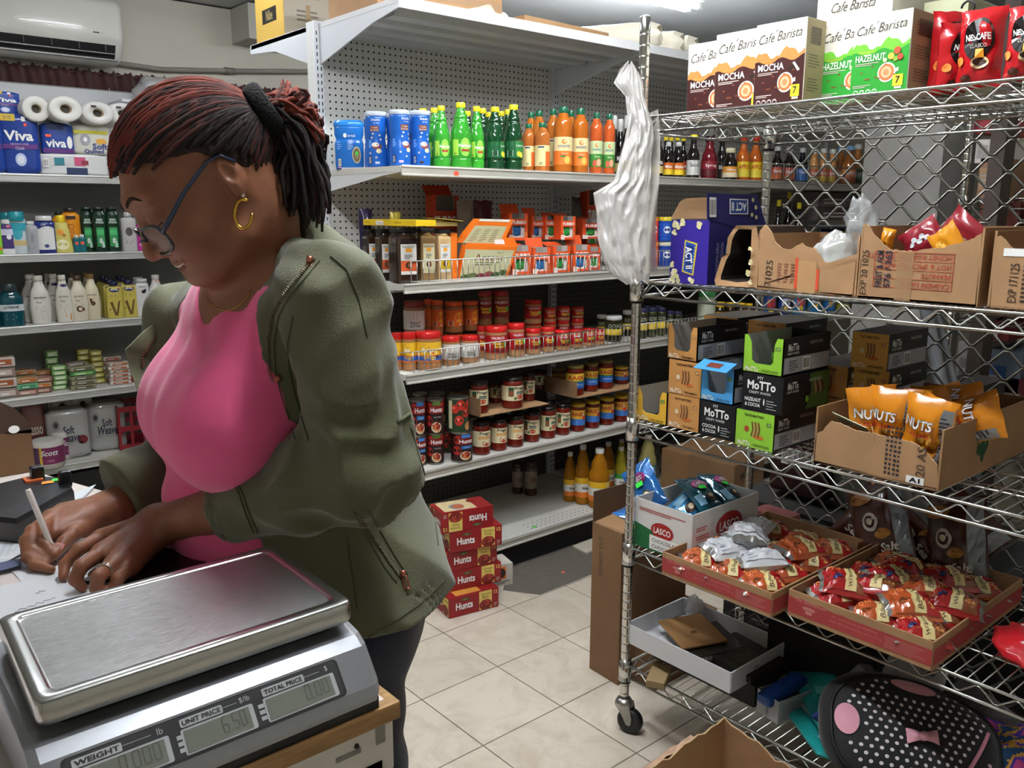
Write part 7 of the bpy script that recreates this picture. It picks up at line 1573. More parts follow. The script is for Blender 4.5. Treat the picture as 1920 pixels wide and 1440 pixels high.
o,p,nr=flatpouch('clear_sleeve',[(1570,1285),(1612,1244),(1632,1246),(1662,1290),(1628,1302)],[z+.13,z+.20,z+.20,z+.19,z+.15],mat('#9aa0a8',.1,alpha=.45,coat=1),'clear plastic sleeve above the dark blue pouch','sleeve')
o,p,nr=flatpouch('printed_sheet',[(1655,1262),(1672,1222),(1780,1255),(1768,1300),(1700,1285)],[z+.16,z+.22,z+.22,z+.17,z+.17],mat('#8f9092',.5),'grey printed sheet with black scrollwork behind the backpack','paper')
b=B();S=quadS(p[0]+nr*1.3,p[3]+nr*1.3,p[2]+nr*1.3,p[1]+nr*1.3)
for k in range(4):b.text(S,'Mu',.2+.2*k,.66,.2,BLACK,.0008,width=.14,shear=.3,bold=.04)
b.rect(S,.15,.3,.7,.36,mat('#2a2a2a'),.0008);b.make('print',o)
o,p,nr=flatpouch('printed_sheet',[(1775,1300),(1800,1262),(1850,1300),(1920,1350),(1905,1362),(1840,1340)],[z+.14,z+.2,z+.19,z+.16,z+.12,z+.12],mat('#6c6d70',.5),'dark grey printed sheet right of the one with scrollwork','paper')
b=B();b.bbox((0,0,.06),(.10,.12,.12),mat('#a9aeb5',.5),.002);b.lines(plane((-.0502,0,0),(0,-1,0),(0,0,1)),-.05,.04,.05,.11,6,mat('#5a6a7a'),.0004);q=onz(1680,1230,z+.1)
tag(b.make('white_carton',loc=(2.0,yat(1690,1.95,z+.12),z)),'white carton with grey print behind the scrollwork sheet','carton')
b=B();crumple(b,(0,0,.05),(.07,.06,.06),mat('#8f7f2a',.6),7,am=.3);tag(b.make('yellow_bundle',loc=(2.05,yat(1600,2.05,z+.15),z+.08)),'dusty yellow bundle in the shade under the right muffin tray','bundle')
b=B();crumple(b,(0,0,.03),(.03,.03,.03),mat('#a8a23a',.5),9,am=.1);tag(b.make('yellow_ball',loc=(1.86,yat(1478,1.86,z+.03),z+.003)),'small yellow rounded item behind the teal pouch','ball')
b=B();b.bbox((0,0,.10),(.30,.30,.20),mat('#1c1a18',.85,var=.3),.01);tag(b.make('dark_block',loc=(2.06,1.02,z)),'bulky dark case in the shade behind the teal pouches','case')
b=B();S=plane((1.905,0,0),(0,-1,0),(0,0,1));q=onx(1405,1155,1.905)
for k,(x,y,c_,nm)in enumerate(((1878,1388,('#c8408a','#5a3ab0','#e0a83a','#2a5a8a'),'bright tie-dye cloth at the lower right edge beside the backpack'),)):
 q=onz(x+10,y+22,z+.03);b=B()
 def cl(u,v):return(-.10+.24*u,-.16+.26*v,.02+.03*noise.noise(Vector((u*3,v*3,1)))+.015*noise.noise(Vector((u*9,v*9,4)))-.02*abs(2*u-1)**3)
 def cm(u,v):
  n_=noise.noise(Vector((u*5+2,v*6,7)));return mat('#d04a92',.8)if n_>.18 else mat('#5c3ab8',.8)if n_>-.02 else mat('#d8a040',.8)if n_>-.18 else mat('#24507e',.8)
 b.grid(cl,48,48,cm);b.grid(lambda u,v:(cl(u,v)[0],cl(u,v)[1],cl(u,v)[2]-.012),12,12,mat('#5c3ab8',.8));tag(b.make('cloth',loc=q),nm,'cloth')
b=B();b.bbox((0,0,.01),(.1,.05,.02),mat('#8f7a55',.9),.002);q=onz(1235,1268,z+.01);tag(b.make('cardboard_scrap',loc=(q.x,q.y,z+.001),rz=.5),'torn cardboard scrap lying on the left of the bottom wire shelf','scrap')
C0=P(1716,1390,1.86)
Ux=(RT*.93-UP*.22-FW*.06).normalized()
Nn_=(-FW*.78+UP*.62);Nn_=(Nn_-Ux*Nn_.dot(Ux)).normalized();Vv=Nn_.cross(Ux)
def bp(u,v,h=0.0):
 r2=(abs(u)**2.6+abs(v)**2.6)**(1/2.6)
 dome=max(0,1-r2**3.0)
 return C0+Ux*u*.185+Vv*v*.128+Nn_*(.035*dome**.6+.014*noise.noise(Vector((u*1.3,v*1.3,2)))+h)
t=empty('backpack',(0,0,0),0,'black child backpack with white polka dots and pink bow on the bottom shelf','backpack')
bkm=mat('#101013',.75,sheen=.2,bump=.3,bscale=250);pk=mat('#d394a4',.7,sheen=.2);pkb=mat('#c98496',.75)
b=B();NR,NA=12,56
def disc(i,j,back=False):
 a=2*PI*i;c,s=math.cos(a),math.sin(a);q=(abs(c)**2.6+abs(s)**2.6)**(-1/2.6);u,v=c*q*j,s*q*j
 return bp(u,v)
b.grid(lambda u,v:disc(u,max(.001,v)),NA,NR,bkm,closed_u=True)
def side(u,v):
 p0=disc(u,1.0);c=p0-C0;out=(c-Nn_*c.dot(Nn_));k=math.sin(PI*min(1,v*1.1))*.012
 return p0+out.normalized()*k-(Nn_*.5-FW*.6)*.07*v
b.grid(side,NA,8,bkm,closed_u=True);b.add([side(i/NA,1)for i in range(NA)],[tuple(reversed(range(NA)))],bkm);b.make('body',t)
b=B();pts=[disc(k/NA,1.0)+Nn_*.002 for k in range(NA)];b.tube(pts,.0045,mat('#08080a',.6),8,closed=True);b.make('piping',t)
b=B()
SB=lambda u,v,h:bp(u,v,h)
def trim_u(v):return.05+.76*max(0,min(1,(v+.98)/1.40))**.6 if v<.42 else.9
def inpanel(u,v):
 if(abs(u)**2.6+abs(v)**2.6)>.80:return False
 return u<trim_u(v)-.05
ndot=0
for i in range(-9,10):
 for j in range(-8,9):
  u,v=i*.108+(.054 if j%2 else 0),j*.118
  if inpanel(u,v)and not(abs(u+.02)<.24 and abs(v+.02)<.17)and not(u<-.70 and abs(v-.05)<.3)and not(v>.68 and abs(u+.05)<.32):b.ell(SB,u,v,.023,.030,mat('#d8cfcf',.7),.0012,10);ndot+=1
b.make('polka_dots',t)
b=B();pts=[bp(trim_u(-.93+1.36*k/25)-(0 if k<25 else 0),-.93+1.34*k/25,.003)for k in range(25)]
pts=[p_ for p_ in pts];b.tube(pts,.0042,pkb,8);b.make('pink_trim',t)
b=B()
b.ell(SB,-.85,.04,.13,.27,pk,.003,24)
b.make('pink_patch',t)
b=B();b.ell(SB,-.04,.86,.28,.12,pk,.003,24);b.make('pink_patch',t)
b=B();bc=(-.02,-.02)
def bow(sgn):
 def f(u,v):
  x=sgn*u*.21;y=(v-.5)*(.10+.14*u)*2*.62;h=.006+.012*math.sin(PI*min(1,u*1.0))*math.cos((v-.5)*2.2)
  return bp(bc[0]+x*.95,bc[1]+y*.9+.30*x,h+.0008*math.sin(v*20))
 return f
b.grid(bow(1),10,10,pk);b.grid(lambda u,v:bow(-1)(u,1-v),10,10,pk);crumple(b,bp(bc[0],bc[1],.012),(.012,.010,.010),pk,2,am=.1);b.make('bow',t)
b=B();b.text(SB,'MBK',.70,-.40,.10,mat('#b9b9bd',.5),.004,width=.30,rot=1.0,bold=.03);b.ell(SB,.80,-.16,.03,.03,mat('#c8a8b0',.6),.003,10);b.ell(SB,.56,-.66,.03,.03,mat('#c8a8b0',.6),.003,10);b.make('lettering',t)
b=B();s0=disc(.97,1.0);b.tube([s0,s0+RT*.03-UP*.02,s0+RT*.045-UP*.06,s0+RT*.05-UP*.10],.004,bkm,6);b.make('strap',t)
t=empty('cardboard_box',(0,0,0),0,'open cardboard carton on the floor at the foot of the rack','box',None);zc=.295
x0,x1,ya,yb=1.20,1.545,1.045,.72
b=B();v=[];rr=random.Random(5)
n=14;top=[(x0+(x1-x0)*k/n,ya,zc+rr.uniform(-.006,.006)-.02*(1-k/n))for k in range(n+1)]
b.add([(x0,ya,.002),(x1,ya,.002)]+top[::-1],[tuple(range(n+3))],CARD);b.add([(x0,ya-.004,.002),(x1,ya-.004,.002)]+[(a,c-.004,d)for a,c,d in top[::-1]],[tuple(reversed(range(n+3)))],CARD);m_=len(top)
b.add([(a,c,d)for a,c,d in top]+[(a,c-.004,d)for a,c,d in top],[(i,i+1,m_+i+1,m_+i)for i in range(m_-1)],CARD_EDGE);b.make('side_wall',t)
b=B();top=[(x1,ya+(yb-ya)*k/n,zc+rr.uniform(-.008,.008)-.035*max(0,math.sin(PI*k/n))**2)for k in range(n+1)]
b.add([(x1,ya,.002),(x1,yb,.002)]+top[::-1],[tuple(range(n+3))],CARD);b.add([(a+.004,c,.002)for a,c in((x1,ya),(x1,yb))]+[(a+.004,c,d)for a,c,d in top[::-1]],[tuple(reversed(range(n+3)))],CARD)
b.add([(a,c,d)for a,c,d in top]+[(a+.004,c,d)for a,c,d in top],[(i,i+1,m_+i+1,m_+i)for i in range(m_-1)],CARD_EDGE);b.make('back_wall',t)
b=B();b.box((x0,(ya+yb)/2,.13),(.004,ya-yb,.26),CARD);b.make('front_wall',t)
b=B();b.box(((x0+x1)/2,yb,.12),(x1-x0,.004,.24),CARD);b.make('side_wall',t)
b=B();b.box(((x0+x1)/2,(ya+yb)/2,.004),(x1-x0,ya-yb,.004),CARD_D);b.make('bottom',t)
b=B();b.grid(lambda u,v:(x0-.0+(x1-x0-.10)*u,ya+.004+.05*v+.006*noise.noise(Vector((u*6,v*3,0))),zc-.03-.05*v*v+.02*u+.008*noise.noise(Vector((u*9,v*4,3)))),20,6,mat('#c9a58a',.8,var=.3,vscale=30));b.grid(lambda u,v:(x0+(x1-x0-.10)*u,ya+.003+.05*v,zc-.035-.05*v*v+.02*u),20,6,CARD)
b.make('torn_flap',t)
for i,(dx,dy,s_)in enumerate(((.12,.16,.05),(.20,.22,.04),(.10,.28,.045))):
 b=B();crumple(b,(0,0,0),(s_,s_*.8,s_*.6),mat('#e2d3bd',.5,bump=.9,bscale=20),12+i,am=.5);tag(b.make('crumpled_paper',loc=(x0+dx,yb+dy,.20+.02*i)),('largest cream crumpled paper in the floor carton','small cream crumpled paper at the back of the floor carton','cream crumpled paper at the left inside the floor carton')[i],'paper')
b=B();b.box(((x0+x1)/2,(ya+yb)/2-.01,.085),(x1-x0-.02,ya-yb-.03,.15),mat('#b8a284',.9,var=.3));tag(b.make('packing_fill'),'brown packing paper filling the floor carton','paper')
def tallbox(x,y,w,d,h,rz,lab,flap=False):
 t=empty('tall_carton',(x,y,0),R(rz),lab,'carton');cm=mat('#7d5d40',.85,var=.12,bump=.2,bscale=60)
 b=B();b.box((0,0,h/2+.001),(w,d,h),cm);b.make('carton',t)
 b=B();S=plane((-w/2-.0005,0,0),(0,-1,0),(0,0,1));b.text(S,'DO NOT CUT',-d*.18,h*.80,.016,mat('#2f241c'),.0004,rot=PI/2,width=.13);b.make('print',t)
 b=B();b.box((-w*.10,d/2-.002,h+.05),(w*.8,.003,.10),mat('#5a4430',.9));b.box((0,0,0),(w*.5,d*.96,.003),mat('#8a6a48',.85),Matrix.Translation((-w*.22,0,h+.008))@Matrix.Rotation(R(-6),4,'Y'));b.make('flap',t)
 return t
q1,q2=onz(1112,1262,0),onz(1172,1292,0);ww=(q1-q2).length
tallbox(q2.x+.15,(q1.y+q2.y)/2+.02,.30,max(.12,ww),.50,-3,'tall brown carton standing in the aisle behind the rack post')
tallbox(2.02,1.28+.08,.30,.14,.17,0,'lower brown carton under the rack behind the first tall one')if False else None
b=B();b.bbox((0,0,.09),(.30,.17,.18),mat('#6d5138',.85,var=.15),.002);tag(b.make('brown_carton',loc=(2.05,1.62,0)),'squat brown carton on the floor behind the tall one','carton')
for i,(x0,x1,yt,yb_,Y,c,lab)in enumerate(((1318,1402,862,912,2.30,'#8a6844','light brown carton with white label beyond the mesh'),(1375,1430,875,920,2.10,'#7a5c3e','brown carton with fragile mark beyond the rack post'))):
 zb_=ony(x0,yb_,Y).z;a,c2=ony(x0,yb_,Y).x,ony(x1,yb_,Y).x;hh=ony(x0,yt,Y).z
 b=B();b.bbox((0,0,hh/2),(c2-a,.25,hh),mat(c,.85,var=.15),.003);S=plane((0,-.1255,0),(1,0,0),(0,0,1))
 if i==0:b.rect(S,-(c2-a)*.36,hh-.07,-(c2-a)*.20,hh-.02,WHITE,.0005)
 else:b.text(S,'FRAGILE',.0,hh-.05,.03,mat('#2a2018'),.0005,rot=.2,bold=.02,width=(c2-a)*.6)
 tag(b.make('brown_carton',loc=((a+c2)/2,Y+.125,.001)),lab,'carton')
t=empty('storage_rack',(0,0,0),0,'dim second chrome rack loaded with cartons beyond the mesh panel','shelf rack');BX=3.4
yp=yat(1806,BX,1.5)
for(x,y)in((BX,yp),(BX+.45,yp),(BX,yp-1.2),(BX+.45,yp-1.2)):post(t,x,y,.02,2.0)
for zz in(1.50,1.08,.62,.2):wire_shelf(t,BX,BX+.45,yp-1.2,yp,zz,pitch=.06)
def bc(px0,px1,py0,py1,X,c,lab,art=None,dep=.3,grp='cartons beyond the mesh',snap=None):
 z0=onx(px0,py1,X).z if snap is None else snap+.004;ya_,yb_=yat(px0,X,z0),yat(px1,X,z0);h=zat(py0,X,ya_)-z0
 b=B();b.bbox((0,0,h/2),(dep,ya_-yb_,h),mat(c,.6,var=.12),.003);S=plane((-dep/2-.0006,0,0),(0,-1,0),(0,0,1));w=ya_-yb_
 if art:b.rect(S,-w*.4,h*.2,w*.1,h*.75,mat(art),.0004);b.lines(S,-w*.35,h*.3,w*.05,h*.65,3,mat('#8a8a86'),.0008)
 tag(b.make('storage_carton',loc=(X+dep/2,(ya_+yb_)/2,z0)),lab,'carton',grp)
bc(1826,1868,222,258,BX+.02,'#8a2228','dull red carton high up beyond the mesh',None,snap=1.73)
bc(1826,1866,262,296,BX+.02,'#b9b2ac','pale carton under the dull red one beyond the mesh','#8a8480',snap=1.625)
bc(1830,1862,296,352,BX+.02,'#7a5a40','brown slatted carton on the upper shelf beyond the mesh','#8f6f52',snap=1.50)
bc(1826,1900,378,440,BX+.02,'#6f3324','wide rust red carton on the middle shelf beyond the mesh','#7f3a28',snap=1.08+.18)
bc(1822,1900,440,505,BX+.02,'#5c2e24','rust red carton low on the middle shelf beyond the mesh',None,snap=1.08)
bc(1902,1965,378,470,BX+.02,'#7a3a28','rust carton at the right edge beyond the mesh',None,snap=1.08)
bc(1786,1838,640,690,BX+.02,'#7c7876','grey white carton beyond the mesh by the dark slot','#5a5654',snap=.62+.10)
bc(1838,1905,655,700,BX+.02,'#5f6a78','blue grey carton beyond the mesh','#2a4a7a',snap=.62+.10)
bc(1840,1890,600,640,BX+.02,'#7a1f26','crimson packet shaped carton beyond the mesh','#b9aeb0',snap=.98)
bc(1786,1860,700,735,BX+.02,'#8a8682','low pale carton under the grey white one beyond the mesh',None,snap=.62)
bc(1862,1930,705,740,BX+.02,'#5a2024','low dark red carton beyond the mesh','#9a9490',snap=.62)
bc(1690,1760,720,800,2.75,'#2a2826','black bin shaped carton beyond the mesh',None,snap=0.0)
b=B();b.box((3.3,0,1.2),(.09,.05,2.4),mat('#3a2f28',.7));o=b.make('dark_post');yq=yat(1875,3.3,1.6);o.location=(0,yq,0);tag(o,'dark brown upright post beyond the mesh near the right edge','post')
b=B();b.box((4.0,0,1.3),(.1,1.6,2.6),mat('#8a8672',.8,var=.2,vscale=4));o=b.make('wall_partition');o.location=(0,yat(1886,4.0,1.6)-.8,0);o['kind']='structure'
for i,(a_,c_,r_)in enumerate((((1742,610),(1768,735),.035),((1756,600),(1790,735),.028))):
 b=B();pA,pB=onx(a_[0],a_[1],2.9+.1*i),onx(c_[0],c_[1],2.7+.1*i);b.tube([pA+(pA-pB)*.3,pB+(pB-pA)*1.5],r_*.6,mat('#5e6062',.5,.3),12);tag(b.make('leaning_tube'),('thicker grey tube leaning beyond the mesh','thinner grey tube leaning beyond the mesh')[i],'tube')
b=B();b.bbox((2.66,.42,.24),(.42,1.25,.48),mat('#1d1c1b',.8,var=.2),.02);tag(b.make('dark_filler_bin'),'long low black bin added to darken the floor behind the mesh panel','bin')  # added bin, hides bright floor so the area behind the rack stays dark
b=B();yq1,yq2=yat(1440,2.40,.60),yat(1545,2.40,.60);b.bbox((0,0,.11),(.12,yq1-yq2,.22),mat('#3a1a1e',.4,var=.3),.02);S=plane((-.0604,0,0),(0,-1,0),(0,0,1));b.bars(S,-.055,.10,.06,.155,.0006,18)
tag(b.make('parcel',loc=(2.46,(yq1+yq2)/2,RZ[3]+.0)),'dark red parcel with white barcode pressed behind the mesh','parcel')
b=B();b.box((2.42,(yq1+yq2)/2-.02,(RZ[3]-.02)/2),(.20,.42,RZ[3]-.02),mat('#2a2826',.8));tag(b.make('storage_crate'),'dark crate on the floor behind the mesh under the parcel','crate')
b=B();crumple(b,(0,0,.14),(.05,.13,.15),mat('#6a706a',.5,var=.1),3,am=.15);tag(b.make('sack',loc=(2.47,yat(1620,2.47,.65),RZ[3]-.018)),'grey green sack standing behind the mesh beside the parcel','sack')
b=B();b.bbox((0,0,.02),(.08,.12,.04),mat('#9a5a58',.6),.015);tag(b.make('pink_bundle',loc=(2.13,1.30,ZS[3])),'dull pink bundle on the rack behind the white and green box','bundle')
t=B();zt_,zb_=1.83,1.29
prof=[(118,1155,1183,.30),(150,1150,1205,.5),(178,1180,1208,.5),(230,1176,1224,.7),(265,1170,1226,.8),(300,1160,1222,.8),(340,1150,1222,.9),(362,1112,1224,1),(400,1118,1222,1),(450,1120,1222,1),(490,1128,1222,.95),(515,1145,1220,.8),(530,1168,1216,.3)]
prof=[(118,1178,1186,.12),(135,1160,1198,.3),(155,1150,1206,.45),(180,1172,1208,.5)]+prof[3:]
ys=[q[0]for q in prof]
def bagS(u,v):
 yy_=ys[0]+(ys[-1]-ys[0])*v;L_=float(np.interp(yy_,ys,[q[1]for q in prof]));R_=float(np.interp(yy_,ys,[q[2]for q in prof]));k=float(np.interp(yy_,ys,[q[3]for q in prof]))
 a=2*PI*u;cx,hw=(L_+R_)/2,(R_-L_)/2;
 wr=1+.5*abs(noise.noise(Vector((math.cos(a)*2.2,v*6,math.sin(a)*2.2+4))))+.25*abs(noise.noise(Vector((math.cos(a)*6,v*15,math.sin(a)*6))))
 dpth=2.035+(.030*k*math.sin(a))*wr+.016*abs(noise.noise(Vector((math.cos(a)*2.5+v*3,v*7,math.sin(a)))))+.006*abs(noise.noise(Vector((math.cos(a)*7-v*4,v*16,math.sin(a)*2))))
 return P(cx+hw*math.cos(a)*(.97+.06*noise.noise(Vector((math.cos(a)*1.5,v*9,3)))),yy_+(4*math.sin(a*3+1)if v>.95 or v<.05 else 0),dpth+.02)
t.grid(bagS,96,120,mat('#d4d1cc',.24,alpha=.60,coat=.5),closed_u=True)
o=t.make('plastic_bag');tag(o,'crumpled translucent plastic bag hanging from the rack post','bag')
b=B();b.grid(lambda u,v:P(1210+24*u+4*math.sin(v*6),215+300*v-10*u,2.06+.03*math.sin(u*3+v*4)),8,30,mat('#a9a49c',.3,alpha=.75,coat=.4));b.make('side_fold',o)
# ---------------------------------------------------------- counter things
CZ=.92
def scale():
 t=empty('price_scale',(0,0,0),0,'stainless steel price computing scale with three displays on the counter','scale')
 st_=mat('#a8a8a6',.24,1.0,bump=.25,bscale=30,stretch=(1,60,1));rim=mat('#b9b9b6',.22,1.0)
 x0,x1,y0,y1,zt=.122,.436,.776,.986,1.030;sk=.012
 b=B();cs=[(x0,y0),(x1,y0),(x1+.004,y1),(x0+.008,y1)]
 def ring(inset,z_,r=.012):
  out=[];c=Vector((sum(q[0]for q in cs)/4,sum(q[1]for q in cs)/4))
  for i,q in enumerate(cs):
   q=Vector(q);p_,n_=Vector(cs[i-1]),Vector(cs[(i+1)%4]);d1,d2=(p_-q).normalized(),(n_-q).normalized()
   q2=q+(d1+d2)*inset
   for k in range(5):a=k/4;out.append(tuple((q2+d1*r*(1-a)**2+d2*r*a**2))+(z_,))
  return out
 rings=[ring(.002,zt-.024),ring(0,zt-.020),ring(0,zt-.004),ring(.0012,zt-.001),ring(.003,zt),ring(.014,zt+.0),ring(.0150,zt-.0006),ring(.0165,zt-.0016),ring(.018,zt-.0018)]
 m=20;vs=sum(rings,[]);fs=[(k*m+i,k*m+(i+1)%m,(k+1)*m+(i+1)%m,(k+1)*m+i)for k in range(len(rings)-1)for i in range(m)]
 b.add(vs,fs,rim,True);b.add(rings[-1],[tuple(range(m))],st_);b.make('platform',t)
 b=B();b.add(ring(.012,zt-.02)+ring(.02,zt-.045),[(i,(i+1)%m,m+(i+1)%m,m+i)for i in range(m)],mat('#1b1b1c',.5));b.make('platform_base',t)
 bm_=mat('#96989c',.36,.5);X0,X1=x0-.012,x1+.006
 pr=[(y1+.01,zt-.034),(y0+.02,zt-.034),(y0-.004,zt-.038),(y0-.018,zt-.046),(y0-.044,CZ+.030),(y0-.048,CZ+.018),(y0-.046,CZ+.012),(y1+.01,CZ+.012)]
 b=B();n=len(pr);secs=[(X0,.94),(X0+.008,1),(X1-.008,1),(X1,.94)];vs=[]
 cy,cz=(y0+y1)/2,(CZ+zt)/2-.01
 for x,k in secs:vs+=[(x,cy+(y-cy)*k,cz+(z_-cz)*k)for y,z_ in pr]
 fs=[(a*n+i,a*n+(i+1)%n,(a+1)*n+(i+1)%n,(a+1)*n+i)for a in range(3)for i in range(n)]+[tuple(reversed(range(n))),tuple(range(3*n,4*n))]
 b.add(vs,fs,bm_);b.make('body',t)
 b=B();b.box(((X0+X1)/2,cy-.02,CZ+.008),(X1-X0-.01,y1-y0+.05,.016),mat('#101012',.5))
 for x in(X0+.03,X1-.03):
  for y in(y0-.03,y1-.02):b.lathe([(.012,0),(.012,.012)],mat('#0a0a0a',.6),12,Matrix.Translation((x,y,CZ)))
 b.make('base',t)
 A_,D_=Vector((X0,y0-.0434,CZ+.0315)),Vector((X0,y0-.0195,zt-.0475));W_=X1-X0;up_=(D_-A_);H_=up_.length
 S=plane(A_,(1,0,0),up_);pm=mat('#28292c',.35);lc=mat('#74786c',.3);wt=mat('#b9bbbe',.4)
 b=B();px0,px1=W_*.075,W_*.865;r=.005
 def rr_(x0_,y0_,x1_,y1_,r_):
  o_=[]
  for cx_,cy_,a0 in((x1_-r_,y0_+r_,-90),(x1_-r_,y1_-r_,0),(x0_+r_,y1_-r_,90),(x0_+r_,y0_+r_,180)):
   for k in range(5):a=R(a0+22.5*k);o_.append((cx_+r_*math.cos(a),cy_+r_*math.sin(a)))
  return o_
 b.poly(S,rr_(px0-.003,-.001,px1+.003,H_*.99,r),mat('#0f0f11',.4),.0010);b.poly(S,rr_(px0,.0015,px1,H_*.955,r*.8),pm,.0016)
 wins=[(.02,.325),(.375,.635),(.685,.975)];nm=['WEIGHT','UNIT PRICE','TOTAL PRICE'];un=['lb','$/lb','$'];vals=['0.000','6.50','0.00']
 pw=px1-px0
 for k,(a,c)in enumerate(wins):
  u0,u1=px0+pw*a,px0+pw*c;v0,v1=H_*.10,H_*.62
  b.poly(S,rr_(u0-.0012,v0-.0018,u1+.0012,v1+.0018,.002),wt,.0020);b.rect(S,u0+.001,v0,u1-.0035,v1,lc,.0024)
  tw=(u1-u0)*(.52 if k==0 else.60);b.poly(S,rr_(u0,H_*.70,u0+tw,H_*.90,.0015),wt,.0022);b.text(S,nm[k],u0+tw/2,H_*.80,H_*.12,mat('#1c1c1e'),.0026,width=tw*.9,bold=.03)
  b.rect(S,u0+tw,H_*.80,u1-.013,H_*.812,wt,.0022);b.text(S,un[k],u1-.005,H_*.82,H_*.15,wt,.0022)
  dg=mat('#55594f',.4);dw,dh=(u1-u0)*.085,H_*.40;s_=vals[k];xx=u1-.008
  SEG={'0':'abcdef','5':'afgcd','6':'afgecd','.':'.'}
  for ch in reversed(s_):
   if ch=='.':b.rect(S,xx-.0015,v0+.004,xx,v0+.0055,dg,.0028);xx-=.0025;continue
   l,r2,bo,to=xx-dw,xx,v0+.0045,v0+.0045+dh;mi=(bo+to)/2;q=dw*.18
   segs=dict(a=(l+q,to-q,r2-q,to),d=(l+q,bo,r2-q,bo+q),g=(l+q,mi-q/2,r2-q,mi+q/2),f=(l,mi+q/3,l+q,to-q/2),b=(r2-q,mi+q/3,r2,to-q/2),e=(l,bo+q/2,l+q,mi-q/3),c=(r2-q,bo+q/2,r2,mi-q/3))
   for sname in SEG[ch]:x_,y_,x2_,y2_=segs[sname];b.rect(S,x_,y_,x2_,y2_,dg,.0028)
   xx-=dw*1.32
 for(u,lab)in((wins[0][0]-.012,''),(wins[1][0]-.022,''),(wins[2][0]-.028,'')):
  for j in range(3):b.rect(S,px0+pw*(u)-.0,H_*(.16+.15*j),px0+pw*(u+.022),H_*(.26+.15*j),wt,.0022)
 b.make('display_panel',t)
 b=B();b.rect(S,px0-.008,-.004,px1+.010,H_*1.0,mat('#ffffff',.12,alpha=.04,coat=.5),.0042,12,3);b.make('plastic_cover',t)
 return t
scale()
def sheet(pts,dz,m,lab,cat='paper',art=None,seed=1,curl=.0):
 b=B();p=[onz(x,y,CZ+dz)for x,y in pts];S0=quadS(*p)
 def f(u,v):q=S0(u,v,0);return(q.x,q.y,q.z+curl*max(0,(u-.6))**2*2+curl*max(0,.3-v)**2*3+.0012*noise.noise(Vector((u*3,v*3,seed))))
 b.grid(f,16,16,m);b.grid(lambda u,v:tuple(Vector(f(1-u,v))-Vector((0,0,.0006))),16,16,m)
 if art:art(b,lambda u,v,h:Vector(f(u,v))+Vector((0,0,h)))
 tag(b.make('paper_sheet'),lab,cat);return p
pw_=mat('#d9dcdf',.7)
def hand(b,S):
 rr=random.Random(3)
 for i,(u0,v0,n)in enumerate(((.30,.62,12),(.26,.50,16),(.62,.28,5))):
  pts=[S(u0+k*.028,v0+.018*math.sin(k*2.1)+rr.uniform(-.012,.012)-.02*k*.1,.0006)for k in range(n)];b.tube(pts,.00035,mat('#5a5a60'),4)
def grid_(b,S):
 for i in range(7):b.lines(S,.08+.12*i,.15,.16+.12*i,.75,12,mat('#9a9ea6'),.0005,.25,seed=i)
sheet([(0,1046),(132,1030),(300,1060),(120,1180)],.0012,mat('#d6d8da',.7),'large white paper under the writing hand with handwriting',art=hand)
sheet([(-60,1110),(80,1085),(260,1128),(10,1230)],.0024,mat('#dcdfe2',.7),'white paper in front, reaching under the scale platform',art=hand,curl=.004)
sheet([(-40,1080),(70,1022),(180,908),(-10,985)],.0050,mat('#ccd0d4',.7),'white printed list sheet beside the black device',art=grid_)
sheet([(-30,1060),(42,1046),(40,1060),(-20,1075)],.0080,mat('#4a5072',.6),'dark blue printed slip at the left edge under the list sheet')
sheet([(250,1075),(320,1018),(480,1040),(340,1110)],.0065,mat('#cfd0d2',.7),'white paper between the scale and the pink shirt')
b=B();p=[onz(x,y,CZ+.009)for x,y in((150,1095),(300,1032),(405,1046),(330,1110))];v=p+[q+Vector((0,0,.006))for q in p]
b.add(v,[(3,2,1,0),(4,5,6,7)]+[(i,(i+1)%4,4+(i+1)%4,4+i)for i in range(4)],mat('#0c0607',.3));tag(b.make('phone'),'flat glossy black phone lying behind the scale','phone')
t=empty('label_printer',(0,0,0),0,'low black device with orange and green stickers at the left edge','device');dk=mat('#121316',.35,coat=.2)
p=[onz(x,y,CZ+.045)for x,y in((-60,965),(30,975),(138,915),(128,895),(60,890),(0,905),(-60,925))]
b=B();n=len(p);v=[Vector((q.x,q.y,CZ+.003))for q in p]+[Vector((q.x,q.y,CZ+.038))for q in p]+[q+(sum(p,Vector())/n-q)*.05+Vector((0,0,0))for q in p]
b.add(v,[tuple(reversed(range(n))),tuple(range(2*n,3*n))]+[(k*n+i,k*n+(i+1)%n,(k+1)*n+(i+1)%n,(k+1)*n+i)for k in range(2)for i in range(n)],dk);b.make('body',t)
b=B();q=onz(70,893,CZ+.05);b.bbox((q.x,q.y,CZ+.055),(.022,.022,.030),dk,.004);b.bbox((q.x-.008,q.y,CZ+.046),(.03,.03,.006),mat('#b85a2a',.4),.002);q=onz(122,900,CZ+.05);b.bbox((q.x,q.y,CZ+.052),(.022,.018,.032),dk,.006);b.make('latch',t)
b=B();q=onz(88,904,CZ+.0458);b.add([(q.x-.011,q.y-.008,CZ+.0462),(q.x+.009,q.y-.012,CZ+.0462),(q.x+.013,q.y+.004,CZ+.0462),(q.x-.006,q.y+.007,CZ+.0462)],[(0,1,2,3)],mat('#e58a2a',.5));b.make('orange_sticker',t)
b=B();q=onz(107,899,CZ+.0458);b.add([(q.x-.009,q.y-.008,CZ+.0464),(q.x+.011,q.y-.010,CZ+.0464),(q.x+.012,q.y+.005,CZ+.0464),(q.x-.007,q.y+.007,CZ+.0464)],[(0,1,2,3)],NEON);b.make('green_sticker',t)
t=empty('cardboard_box',(0,0,0),0,'brown cardboard box with rounded dark flap at the far left of the counter','box');Yb=1.93
